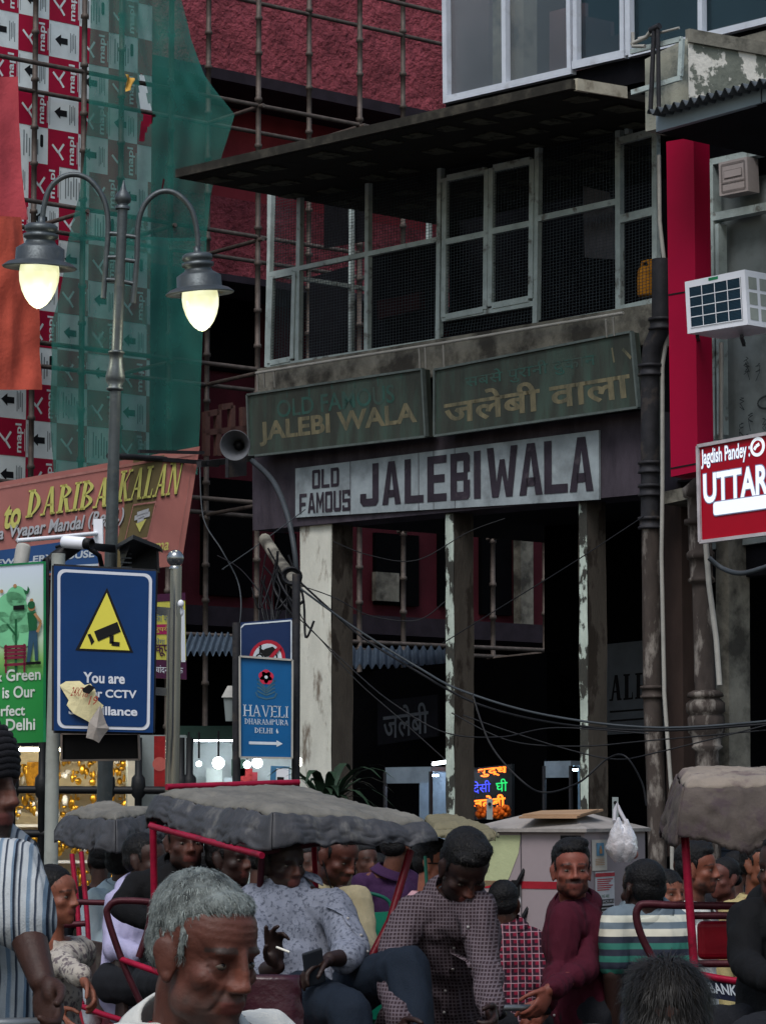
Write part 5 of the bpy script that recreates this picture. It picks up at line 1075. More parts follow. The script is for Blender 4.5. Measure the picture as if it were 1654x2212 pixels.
def paper(label, u0, v0, u1, v1, mats, fn):
    S = Sheet(S2.p(u0, v0, .004), S2.p(u1, v0, .004), S2.p(u1, v1, .006), S2.p(u0, v1, .006), 0); S.rect(0, 0, 1, 1, 0, 0); fn(S); return tag(S.mb.build('notice', mats, None, S2.p((u0 + u1) / 2, v1, .004)), label, 'notice')
m_pap = M('old_paper', 'b9b2a8', .8, var=.1, bump=.1); m_pap2 = M('white_paper', 'bdbabc', .8, var=.08, bump=.1); m_pblue = M('print_blue', '5b86a0', .7); m_pred = M('print_red', 'a8323c', .7)
def f1_(S): S.rect(.28, .1, .78, .52, 1, 1); S.disc(.53, .26, .012, 2, 2); S.rect(.45, .3, .62, .45, 2, 2); [S.rect(.2, .62 + .06 * k, .8, .64 + .06 * k, 2, 1) for k in range(4)]
paper('small notice with a blue picture on the cabinet', .10, .035, .34, .14, [m_pap, m_pblue, m_gs], f1_)
def f2_(S):
    S.rect(0, .02, 1, .09, 1, 1)
    for k in range(6): S.rect(.08, .13 + k * .04, .9 - .1 * (k % 3), .15 + k * .04, 1, 1)
    S.rect(.05, .52, .95, .6, 2, 1); S.text('WE ARE', .3, .43, .7, .49, 3, 1); S.text('24 HOURS', .1, .535, .9, .585, 0, 2)
    for k in range(2): S.rect(.08, .64 + k * .06, .92, .675 + k * .06, 2, 1)
    S.text('9987 437 38', .05, .78, .95, .86, 2, 1, bold=.03)
paper('long red and black printed notice on the cabinet', .15, .145, .46, .325, [m_pap2, m_pred, m_blk, m_gd], f2_)
S = Sheet(S1.p(.3, .185, .004), S1.p(.44, .19, .004), S1.p(.44, .26, .006), S1.p(.29, .265, .006), 0); S.rect(0, 0, 1, 1, 0, 0); tag(S.mb.build('notice', m_pap2, None, S1.p(.3, .265, 0)), 'blank white notice at the left of the cabinet', 'notice')
cbp = thing('cardboard', 'flat sheet of cardboard lying on the cabinet roof', 'cardboard', at(1215, 1768, 8.6)); mb = MB(); q = [at(1120, 1768, 8.55), at(1245, 1768, 8.5), at(1302, 1752, 8.75), at(1180, 1756, 8.8)]; mb.prism(q, UP * .012); mb.build('sheet', M('brown_cardboard', '97785e', .85, var=.15, scale=4), cbp)
mb = MB(); mb.prism([p + V((.02, .02, .014)) for p in (q[0], q[1], lerp(q[1], q[2], .7), lerp(q[0], q[3], .7))], UP * .01); mb.build('flap', M('brown_cardboard_top', '8f735a', .85, var=.15), cbp)
# white carrier bag hanging from the lug
bg = thing('carrier_bag', 'white plastic carrier bag hanging on the cabinet corner lug', 'bag', at(1343, 1860, 8.6))
m_bag = M('thin_white_plastic', 'c8c4c8', .35, var=.1, scale=5, bump=.8, bscale=9, trans=.45, bdist=.03)
def bagfn(cx, cy, wv, hv, sd):
    def fn(u, v):
        a = 2 * math.pi * u; r = math.sin(math.pi * min(.96, .04 + v * .93)) ** .75 * (.3 + .75 * v); c = at(cx, cy - hv / 2 + hv * v, 8.55)
        q = V((math.cos(a), math.sin(a), v * 2)); k = 1 + .22 * ns(q * 1.7 + V((sd, 0, 0))) + .1 * ns(q * 4.0)
        return c + V((math.cos(a) * pxw(wv / 2, 8.6) * r * k, math.sin(a) * pxw(wv / 2, 8.6) * .8 * r * k, 0))
    return fn
mb = MB(); mb.grid(bagfn(1335, 1814, 70, 98, 1), 28, 22); mb.build('pouch', m_bag, bg); mb = MB(); mb.grid(bagfn(1353, 1816, 66, 94, 5), 28, 22); mb.build('pouch', m_bag, bg)
mb = MB(); mb.tube([at(1326, 1775, 8.55), at(1327, 1750, 8.6), at(1332, 1735, 8.65), at(1338, 1752, 8.6), at(1352, 1778, 8.55)], .012, 0, 6); mb.build('handles', m_bag, bg)
mb = MB()
for k in range(9):
    mb.ell(at(random.Random(k).uniform(1312, 1370), random.Random(k + 50).uniform(1820, 1846), 8.56), (.028,) * 3, None, 0, 8, 6)
mb.build('contents', M('brownish_fruit', '8f5a50', .6, var=.2), bg)
# plastic stool
st_c = at(1040, 2085, 6.9); stl = None

# ================================================================ cycle rickshaws
m_rred = M('rickshaw_red_tube', '8c1230', .4, metal=.2, var=.2, scale=8, dirt='3c1216', damt=.6, dscale=9, dsharp=.12, dpos=.56)
m_rdk = M('rickshaw_maroon_tube', '3e1820', .45, metal=.2, var=.3, scale=8)
m_val = M('shaded_hood_valance', '38383c', .6, var=.35, scale=6, dirt='77746e', damt=.7, dscale=6, dsharp=.12, dpos=.56, bump=.35, bscale=26, spec=.3, stretch=(1, 1, .5))  # valance vinyl darker than the dusty top; side shade put into its colour
m_val2 = M('shaded_flowered_valance', '4c4440', .75, var=.3, scale=5, dirt='40343a', damt=.7, dscale=12, dsharp=.1, dpos=.5, bump=.3, bscale=20)  # the flowered vinyl again, darkened for the shade on the hanging sides
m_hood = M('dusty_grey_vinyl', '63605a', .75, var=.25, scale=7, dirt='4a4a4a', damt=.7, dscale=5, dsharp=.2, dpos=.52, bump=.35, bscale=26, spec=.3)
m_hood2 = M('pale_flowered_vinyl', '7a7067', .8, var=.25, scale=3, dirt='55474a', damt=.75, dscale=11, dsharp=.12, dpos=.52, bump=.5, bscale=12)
m_hood3 = M('tan_vinyl', '6a6450', .8, var=.2, scale=3, dirt='4a4438', damt=.5, dscale=3, dsharp=.2, bump=.4, bscale=10)
m_tyre = M('rubber', '121214', .8, bump=.1); m_rim = M('wheel_rim', '777a7c', .35, metal=.7, bump=0)
m_seat = M('red_vinyl', '7a0c1c', .45, var=.15, scale=4, bump=.1); m_seatg = M('green_vinyl', '0a5a46', .4, var=.12, bump=.05)
def ridge(p): return 1 - 2 * abs(noise.noise(V(p)))
def hood(o, A, B, C, D, drops, mat, sag=.06, seed=0, valm=None, res=40):
    """vinyl stretched over four roof corners with a ragged hanging valance on every side; one mesh"""
    mb = MB(); P = [A, B, C, D]; n = res; sv = V((seed, 0, 0))
    def topf(u, v):
        p = lerp(lerp(A, B, u), lerp(D, C, u), v); e = min(u, 1 - u, v, 1 - v); q = V((p.x * 2.4, p.y * 2.4, 0)) + sv
        k = min(1, e / .07)
        return p + UP * (-.025 * (1 - k) ** 2 + .014 * math.sin(math.pi * u) ** .7 * math.sin(math.pi * v) ** .7 - sag * .35 * max(0, math.sin(math.pi * (u * 2 - .5))) * .5 + .010 * ns(q) + .010 * ridge(q * 1.6) + .009 * ridge(V((q.x * 2 + q.y * 5, q.y * 3 - q.x * 2, 0)) * 1.2) + .005 * ridge(q * 9))
    mb.grid(topf, 64, 64)
    ctr = (A + B + C + D) / 4
    for k in range(4):
        a, b = P[k], P[(k + 1) % 4]; dr = drops[k]
        if not dr: continue
        uv = [((0, 0), (1, 0)), ((1, 0), (1, 1)), ((1, 1), (0, 1)), ((0, 1), (0, 0))][k]
        nrm = (b - a).cross(UP).normalized(); nrm = nrm if nrm.dot(a - ctr) > 0 else -nrm
        def vf(u, v, dr=dr, uv=uv, nrm=nrm, k=k):
            t = topf(lerp(uv[0][0], uv[1][0], u), lerp(uv[0][1], uv[1][1], u))
            d0 = lerp(dr[0], dr[1], u); d = d0 * (1 + .3 * ns(V((u * 4 + seed, k * 3.3, 0))) + .10 * ns(V((u * 19 + seed, k, 1))) + .06 * ns(V((u * 90, k, seed))))
            q = V((u * 3.3 + seed, v * 1.1, k * 2.7)); out = .03 * math.sin(v * 2.0) + v * .022 * ridge(q) + v * .012 * ridge(q * 2.7) + .006 * ridge(V((u * 9, v * 5, seed)))
            w_ = max(0, 1 - min(u, 1 - u) / .12) ** 1.5; rd = V((t.x - ctr.x, t.y - ctr.y, 0)).normalized()
            return t + nrm * out * (1 - w_) + rd * (.03 * math.sin(v * 2.0) + .01 * v) * w_ - UP * d * v
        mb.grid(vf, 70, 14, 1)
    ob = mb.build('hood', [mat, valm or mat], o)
    so = ob.modifiers.new('s', 'SOLIDIFY'); so.thickness = .005
    return ob
def ttube(o, name, pts, r, mat, smooth=True):
    mb = MB(); mb.tube(arc3([V(p) for p in pts], 6) if smooth and len(pts) > 2 else pts, r, 0, 10); return mb.build(name, mat, o)
def wheel(o, c, axis, r=.33):
    c = V(c); axis = V(axis).normalized(); x = axis.orthogonal().normalized(); y = axis.cross(x)
    ring = lambda rr: [c + (x * math.cos(a) + y * math.sin(a)) * rr for a in [2 * math.pi * k / 28 for k in range(29)]]
    mb = MB(); mb.tube(ring(r), .02, 0, 8, False); w_ = mb.build('wheel', m_tyre, o)
    mb = MB(); mb.tube(ring(r - .03), .012, 0, 6, False)
    for k in range(16): a = 2 * math.pi * k / 16; mb.tube([c, c + (x * math.cos(a) + y * math.sin(a)) * (r - .03)], .0025, 0, 4)
    mb.lathe(c - axis * .05, axis, [(0, 0), (.03, 0), (.03, .1), (0, .1)], 0, 10); mb.build('rim', m_rim, w_)
def chassis(o, ctr, fwd, col, seatm, dz=0):
    """seat box, wheels and cycle front; ctr on the ground under the seat, fwd the driving direction"""
    f = V(fwd).normalized(); s = V((-f.y, f.x, 0)); P = lambda a, b, c: ctr + f * a + s * b + UP * c
    for b in (-.48, .48): wheel(o, P(-.1, b, .33), s)
    wheel(o, P(1.55, 0, .33), s)
    mb = MB(); mb.hexa([P(-.3, -.42, .62), P(.25, -.42, .62), P(.25, .42, .62), P(-.3, .42, .62)], [P(-.3, -.42, .78), P(.27, -.42, .8), P(.27, .42, .8), P(-.3, .42, .78)]); mb.build('seat', seatm, o)
    mb = MB(); mb.hexa([P(-.36, -.42, .78), P(-.28, -.42, .78), P(-.28, .42, .78), P(-.36, .42, .78)], [P(-.42, -.4, 1.0), P(-.37, -.4, 1.0), P(-.37, .4, 1.0), P(-.42, .4, 1.0)]); mb.build('backrest', seatm, o)
    mb = MB(); mb.hexa([P(-.35, -.4, .3), P(.6, -.36, .3), P(.6, .36, .3), P(-.35, .4, .3)], [P(-.35, -.4, .36), P(.6, -.36, .36), P(.6, .36, .36), P(-.35, .4, .36)]); mb.build('footboard', m_wood, o)
    for b in (-.4, .4): ttube(o, 'frame_tube', [P(-.4, b, .34), P(.6, b * .9, .33), P(.95, b * .2, .4)], .018, col)
    ttube(o, 'frame_tube', [P(.6, 0, .36), P(1.2, 0, .75), P(1.42, 0, .85)], .02, col); ttube(o, 'fork', [P(1.55, 0, .33), P(1.42, 0, .98)], .018, col)
    mb = MB(); mb.ell(P(.95, 0, .92), (.12, .1, .05)); mb.build('saddle', m_blk, o); ttube(o, 'seat_post', [P(.98, 0, .4), P(.95, 0, .9)], .016, col)
    ttube(o, 'handlebar', [P(1.2, -.28, 1.02), P(1.38, -.2, 1.03), P(1.42, 0, .98), P(1.38, .2, 1.03), P(1.2, .28, 1.02)], .013, m_rim)
# --- the middle rickshaw
REFY = 5.4
r1_ = thing('cycle_rickshaw', 'red framed cycle rickshaw with a big dusty grey hood in the middle', 'rickshaw', V((-.35, yd(5.9), 0)), 'cycle rickshaws')
A_, B_, C_, D_ = at(338, 1712, 5.75), at(590, 1752, 4.95), at(922, 1772, 5.35), at(640, 1702, 6.25)
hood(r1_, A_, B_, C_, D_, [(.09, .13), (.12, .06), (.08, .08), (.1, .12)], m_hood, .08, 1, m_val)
ttube(r1_, 'roof_bar', [at(326, 1784, 5.66), at(566, 1848, 4.9)], 0.0118, m_rred, False)
ttube(r1_, 'roof_bar', [at(566, 1842, 4.98), at(690, 1822, 5.1), at(900, 1800, 5.3)], 0.0099, m_rdk, False)
ttube(r1_, 'roof_bar', [at(360, 1700, 5.95), at(645, 1690, 6.3)], 0.0124, m_rred, False)
ttube(r1_, 'hood_post', [at(331, 1775, 5.72), at(334, 1960, 5.75)], 0.0136, m_rred, False)
ttube(r1_, 'hood_post', [at(566, 1842, 4.98), at(560, 1950, 5.1)], 0.0124, m_rdk, False)
ttube(r1_, 'hood_post', [at(678, 1820, 5.5), at(684, 1960, 5.55)], 0.0105, m_rred, False)
ttube(r1_, 'hood_post', [at(886, 1838, 5.35), at(842, 1990, 5.25), at(798, 2075, 5.2)], 0.0149, M('deep_red_tube', '5a0c18', .4, var=.2), False)
for pts in ([(232, 2130, 5.6), (240, 1960, 5.6), (262, 1942, 5.6), (330, 1950, 5.6), (322, 2000, 5.6), (300, 2060, 5.6)], ): pass
ttube(r1_, 'arm_rail', [at(300, 2068, 5.3), at(322, 2000, 5.3), at(325, 1955, 5.3), at(318, 1948, 5.3), at(258, 1946, 5.3), at(236, 1958, 5.3), at(234, 1985, 5.3), at(270, 2090, 5.3), at(320, 2200, 5.3)], 0.0124, m_rdk, True)
ttube(r1_, 'side_rail', [at(262, 2072, 5.3), at(330, 2096, 5.2), at(420, 2130, 5.1)], 0.0112, m_rred, False)
chassis(r1_, V((-.42, yd(5.55), 0)), (.75, -.66, 0), m_rred, m_seat)
REFY = 4.75
hb_ = thing('handbag', 'shiny maroon leather bag lying beside the seated passenger', 'bag', at(590, 2190, 4.75)); mb = MB(); bc = at(578, 2165, 4.75)
mb.grid(lambda u, v: bc + V((.115 * (1 - .25 * v) * math.cos(2 * math.pi * u) + .05 * (v - .5), .05 * math.sin(2 * math.pi * u), .20 * (.5 - v))) * (1 if 0 < v < 1 else .6) + V((.012 * ridge((u * 6, v * 3, 1)), 0, 0)), 32, 14); mb.build('body', M('maroon_leather', '34101c', .35, var=.2, scale=6, bump=.3, bscale=20, spec=.5), hb_)
# --- the left rickshaw
REFY = 6.4
r2_ = thing('cycle_rickshaw', 'red framed cycle rickshaw with crumpled grey hood at the left', 'rickshaw', V((-1.45, yd(6.9), 0)), 'cycle rickshaws')
A_, B_, C_, D_ = at(138, 1757, 6.7), at(250, 1768, 6.25), at(345, 1752, 6.6), at(225, 1738, 7.1)
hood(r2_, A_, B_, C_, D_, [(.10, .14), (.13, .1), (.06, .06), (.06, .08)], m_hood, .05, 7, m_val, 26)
ttube(r2_, 'hood_post', [at(156, 1845, 6.4), at(168, 1960, 6.35), at(176, 2095, 6.3)], 0.0112, m_rred, False)
ttube(r2_, 'hood_post', [at(176, 1840, 6.35), at(188, 1970, 6.3), at(196, 2100, 6.25)], 0.0112, m_rred, False)
ttube(r2_, 'arm_rail', [at(185, 1995, 6.0), at(110, 1998, 6.0), at(100, 1985, 6.0), at(98, 1965, 6.0), at(106, 1952, 6.0), at(130, 1947, 6.0), at(190, 1949, 6.0), at(232, 1950, 6.0)], 0.0124, m_rdk)
ttube(r2_, 'side_rail', [at(108, 1995, 6.0), at(140, 2080, 5.9), at(178, 2170, 5.8)], 0.0118, m_rred, False)
ttube(r2_, 'side_rail', [at(128, 2155, 5.9), at(220, 2190, 5.7), at(330, 2225, 5.5)], 0.0118, m_rred, False)
ttube(r2_, 'side_rail', [at(148, 2080, 5.95), at(134, 2150, 5.9)], 0.0105, m_rred, False)
S = Sheet(at(188, 2032, 6.15), at(256, 2045, 5.75), at(270, 2200, 5.75), at(186, 2190, 6.15), .02); S.disc(.42, .45, .03, 1, 1); S.disc(.4, .42, .02, 2, 2)
S.mb.build('side_panel', [M('worn_printed_panel', '3b2e2c', .7, var=.4, scale=9, dirt='5a5650', damt=.6, dscale=12, dsharp=.1, dpos=.56), M('badge_red', '8a1c20', .6), M('badge_gold', 'b98a30', .6)], r2_)
chassis(r2_, V((-1.35, yd(6.75), 0)), (-.75, -.66, 0), m_rred, m_seat)
# --- the one behind, green
REFY = 7.3
r3_ = thing('cycle_rickshaw', 'green framed cycle rickshaw with tan hood behind the middle one', 'rickshaw', V((.35, yd(7.5), 0)), 'cycle rickshaws')
A_, B_, C_, D_ = at(915, 1768, 7.7), at(935, 1792, 6.9), at(1060, 1788, 7.0), at(985, 1768, 7.8)
hood(r3_, A_, B_, C_, D_, [(.03, .03), (.03, .05), (.04, .03), (.03, .03)], m_hood3, .02, 3, None, 20)
m_rgr = M('green_tube', '0c4a3c', .4, var=.2)
ttube(r3_, 'hood_post', [at(918, 1850, 7.2), at(925, 1990, 7.1)], 0.0087, m_rgr, False)
ttube(r3_, 'arm_rail', [at(755, 1930, 7.0), at(800, 1930, 7.0), at(838, 1945, 7.0), at(846, 1975, 7.0), at(848, 2010, 7.0)], 0.0087, m_rgr)
chassis(r3_, V((.06, yd(7.45), 0)), (.3, .95, 0), m_rgr, m_seatg)
mb = MB(); mb.prism([at(768, 1974, 6.9), at(870, 1968, 6.85), at(860, 2040, 6.85), at(790, 2045, 6.9)], V((0, .06, 0))); mb.build('back_panel', m_seatg, r3_)
# --- the right rickshaw
REFY = 4.9
r4_ = thing('cycle_rickshaw', 'red framed cycle rickshaw with pale flowered hood at right edge', 'rickshaw', V((1.6, yd(5.2), 0)), 'cycle rickshaws')
A_, B_, C_, D_ = at(1462, 1672, 5.3), at(1478, 1692, 4.75), at(1830, 1690, 4.75), at(1800, 1662, 5.5)
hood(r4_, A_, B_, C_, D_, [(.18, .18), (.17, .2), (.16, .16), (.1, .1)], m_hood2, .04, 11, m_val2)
ttube(r4_, 'roof_bar', [at(1470, 1778, 4.8), at(1660, 1812, 4.8), at(1800, 1830, 4.8)], 0.0087, m_rred, False)
ttube(r4_, 'hood_post', [at(1476, 1770, 4.8), at(1488, 1950, 4.8), at(1500, 2110, 4.8)], 0.0143, m_rred, False)
ttube(r4_, 'arm_rail', [at(1800, 1958, 4.9), at(1480, 1956, 4.9), at(1398, 1953, 4.9), at(1378, 1960, 4.9), at(1374, 1985, 4.9), at(1388, 2030, 4.9), at(1420, 2090, 4.9)], 0.0130, m_rdk)
ttube(r4_, 'back_rail', [at(1495, 1978, 4.85), at(1800, 1978, 4.85)], 0.0124, m_rdk, False)
ttube(r4_, 'back_rail', [at(1500, 2082, 4.85), at(1800, 2080, 4.85)], 0.0124, m_rdk, False)
mb = MB(); q = [at(1506, 1990, 4.95), at(1640, 1988, 4.95), at(1640, 2072, 4.95), at(1508, 2074, 4.95)]; mb.prism(q, V((0, .05, 0)))
bo = mb.build('back_cushion', m_seat, r4_); bv = bo.modifiers.new('b', 'BEVEL'); bv.width = .02; bv.segments = 3
S = Sheet(at(1500, 2108, 4.8), at(1620, 2118, 4.8), at(1612, 2168, 4.8), at(1530, 2155, 4.8), .02); S.text('BANK -7', .15, .25, .98, .75, 1, 1, bold=.02); S.mb.build('name_board', [M('dark_blue_plate', '161c30', .6, var=.3), m_cr], r4_)
ttube(r4_, 'side_rail', [at(1500, 2104, 4.8), at(1600, 2120, 4.8), at(1640, 2110, 4.8), at(1700, 1990, 4.7)], 0.0118, m_rred, True)
ttube(r4_, 'hood_post', [at(1612, 2120, 4.8), at(1622, 2260, 4.7)], 0.0124, m_rred, False)
chassis(r4_, V((1.55, yd(4.95), 0)), (.55, .83, 0), m_rred, m_seat)
REFY = None
# ================================================================ people
def remesh(mb, voxel, it=4, disp=0, dscale=.1, fac=.5):
    me = mb.mesh('tmp', []); ob = bpy.data.objects.new('tmp', me); COL.objects.link(ob)
    r = ob.modifiers.new('r', 'REMESH'); r.mode = 'VOXEL'; r.voxel_size = voxel; r.use_smooth_shade = True
    if it: s = ob.modifiers.new('s', 'SMOOTH'); s.iterations = it; s.factor = fac
    dg = bpy.context.evaluated_depsgraph_get(); dg.update()
    out = bpy.data.meshes.new_from_object(ob.evaluated_get(dg)); bpy.data.objects.remove(ob); bpy.data.meshes.remove(me)
    for p in out.polygons: p.use_smooth = True
    return out
def wrinkle(me, amp, sc, seed=0, axis=None):
    n = len(me.vertices); co = np.empty(n * 3); no = np.empty(n * 3); me.vertices.foreach_get('co', co); me.vertices.foreach_get('normal', no)
    co = co.reshape(-1, 3); no = no.reshape(-1, 3); d = np.empty(n)
    for i in range(n):
        p = V(co[i]); q = V((p.x * sc, p.y * sc, p.z * sc * .55 + p.x * sc * .5)) + V((seed, 0, 0))
        w_ = 1 - abs(noise.noise(q)) * 2.2; d[i] = amp * (w_ - .4) + amp * .5 * noise.noise(q * 2.6)
    co += no * d[:, None]; me.vertices.foreach_set('co', co.ravel()); me.update()
def put(me, name, mats, parent, org):
    o = V(org); me.transform(Matrix.Translation(-o)); me.name = name; me.materials.clear()
    for m in mats: me.materials.append(m)
    ob = bpy.data.objects.new(name, me); COL.objects.link(ob); ob['_o'] = tuple(o)
    if parent: ob.parent = parent
    else: ob.location = o
    return ob
m_skin = M('skin', 'ffffff', .55, var=.16, scale=30, bump=.3, bscale=130, attr='tint', spec=.3, bdist=.004)
m_eye = M('eye_white', '4c443d', .25, var=.05, bump=0); m_iris = M('iris', '120b08', .2, bump=0)
def hairmat(name, col, **k): return M(name, col, k.pop('rough', .55), var=.35, scale=30, bump=.5, bscale=110, **k)
m_hblk = hairmat('black_hair', '0e0d0f'); m_hgrey = hairmat('grey_hair', '6e7472', dirt='1e2121', damt=.9, dscale=22, dsharp=.2, dpos=.46); m_hdark = hairmat('dark_brown_hair', '16120f')
m_hstr = M('hair_strands', '15130f', .4, var=.4, scale=40, bump=0); m_hstrg = M('grey_strands', '727876', .6, var=.8, scale=50, bump=0); m_hstrm = M('greying_strands', '232120', .5, var=.6, scale=40, bump=0)
SK = lambda h: V(lin(h))

m_btn = M('shirt_button', '8c8886', .4, bump=0)
def rotz(a): return Matrix.Rotation(a, 3, 'Z')
def hand(mb, wrist, d, pn, s=1.0, curl=.6, spread=.06, thumb=1, fcurl=None):
    """palm, four jointed fingers and a thumb; d along the hand, pn out of the palm"""
    d = V(d).normalized(); pn = V(pn); pn = (pn - d * pn.dot(d)).normalized(); x = d.cross(pn).normalized() * thumb     # towards the thumb side
    w_ = V(wrist); k = .0105 * s
    R = Matrix((x, d, pn)).transposed()
    mb.ell(w_ + d * .048 * s, (.041 * s, .054 * s, .016 * s), R, 0, 12, 8); mb.ell(w_ + d * .07 * s, (.04 * s, .03 * s, .015 * s), R, 0, 12, 8)
    mb.ell(w_ + d * .035 * s + x * .024 * s + pn * .008 * s, (.018 * s, .032 * s, .016 * s), R, 0, 10, 7)
    for i, (off, ln, rr) in enumerate(((.029, .074, .0106), (.0095, .082, .0110), (-.0105, .077, .0104), (-.029, .06, .0093))):
        c_ = (fcurl[i] if fcurl else curl) ; p = w_ + d * (.088 - .006 * abs(i - 1)) * s + x * off * s; a = spread * (1.5 - i) * .6
        dirn = (d * math.cos(a) + x * math.sin(a)); q = p
        for j, (fr_, cc) in enumerate(((.45, .5), (.32, .9), (.23, .7))):
            dirn = (Matrix.Rotation(0, 3, 'X') @ dirn); ax = dirn.cross(pn).normalized(); dirn = (Matrix.Rotation(c_ * cc, 3, ax) @ dirn)
            e = q + dirn * ln * fr_ * s; mb.cap(q, rr * s * (1 - .1 * j), e, rr * s * (.92 - .1 * j), 0, 8); q = e
    q = w_ + d * .025 * s + x * .032 * s; dirn = (d * .72 + x * .62 + pn * .25).normalized()
    for ln, rr, cc in ((.038, .0125, 0), (.032, .0105, .35), (.026, .0095, .4)):
        dirn = (dirn - x * cc * .8 + pn * cc * curl * .5).normalized(); e = q + dirn * ln * s; mb.cap(q, rr * s, e, rr * s * .9, 0, 8); q = e

def head_grid(fat=1.0, nu=84, nv=64):
    """a head as one smooth surface: rays from its centre meet a smooth union of its masses"""
    add = [((0, -.02, .037), (.075, .097, .086), .02), ((0, .028, .045), (.060, .056, .052), .02), ((0, .018, -.04), (.061 * fat, .066, .074), .02), ((0, .036, -.074), (.045 * fat, .046, .036), .02), ((0, .068, -.098), (.021, .017, .017), .018)]
    for q in (-1, 1):
        add += [((q * .044 * fat, .052, -.022), (.021, .020, .016), .02), ((q * .047 * fat, .012, -.07), (.018, .03, .024), .02), ((q * .028, .074, .023), (.022, .011, .008), .012), ((q * .014, .091, -.032), (.0095, .0105, .0085), .007), ((q * .032, .0665, .001), (.0150, .0145, .0135), .005)]
    add += [((0, .086, .010), (.009, .012, .02), .01), ((0, .095, -.012), (.0095, .012, .02), .01), ((0, .103, -.028), (.0125, .0115, .0105), .008), ((0, .076, -.058), (.028, .014, .017), .01), ((0, .0865, -.0575), (.019, .007, .0052), .005), ((0, .0850, -.0685), (.017, .0075, .0066), .005)]
    sub = [((q * .033, .094, .004), (.017, .016, .010), .012) for q in (-1, 1)] + [((q * .032, .083, .0005), (.0135, .014, .0046), .003) for q in (-1, 1)] + [((0, .094, -.063), (.021, .012, .0014), .002)]
    th = np.linspace(0, 2 * np.pi, nu, endpoint=False); ph = np.linspace(.02, np.pi - .02, nv)
    ph = ph; TH, PH = np.meshgrid(th, ph); Dv = np.stack([np.sin(PH) * np.cos(TH), np.sin(PH) * np.sin(TH), np.cos(PH)], -1).reshape(-1, 3); c0 = np.array([0, .01, -.005])
    def sd(P):
        def e(c, r): q = (P - np.array(c)) / np.array(r); k0 = np.linalg.norm(q, axis=1); k1 = np.linalg.norm(q / np.array(r), axis=1) + 1e-9; return k0 * (k0 - 1) / k1
        d = e(*add[0][:2])
        for c, r, k in add[1:]:
            b = e(c, r); h = np.clip(.5 + .5 * (b - d) / k, 0, 1); d = b * (1 - h) + d * h - k * h * (1 - h)
        for c, r, k in sub:
            b = -e(c, r); h = np.clip(.5 - .5 * (b - d) / k, 0, 1); d = b * (1 - h) + d * h + k * h * (1 - h)
        return d
    r = np.full(len(Dv), .19)
    for _ in range(60): r -= np.clip(sd(c0 + Dv * r[:, None]), -.01, .03) * .7
    return (c0 + Dv * r[:, None]), nu, nv
_hg = {}
def head_parts(mb, T, s, fat=1.0):
    if fat not in _hg: _hg[fat] = head_grid(fat)
    P, nu, nv = _hg[fat]; vs = [T(p) for p in P]
    fs = [(j * nu + i, (j + 1) * nu + i, (j + 1) * nu + (i + 1) % nu, j * nu + (i + 1) % nu) for j in range(nv - 1) for i in range(nu)]
    fs += [tuple(range(nu)), tuple((nv - 1) * nu + i for i in range(nu - 1, -1, -1))]; mb.add(vs, fs, 0, True)
    E = lambda c, r, RR=None: mb.ell(T(c), tuple(k * s * .93 for k in r), RR or T.R, 0, 14, 10)
    for q in (-1, 1):
        Re = T.R @ Matrix.Rotation(q * .35, 3, 'Z') @ Matrix.Rotation(.2, 3, 'X')
        E((q * .077 * fat, -.014, -.008), (.008, .02, .033), Re); E((q * .081 * fat, -.022, .004), (.0065, .017, .023), Re); E((q * .077 * fat, -.006, -.034), (.007, .01, .011), Re)

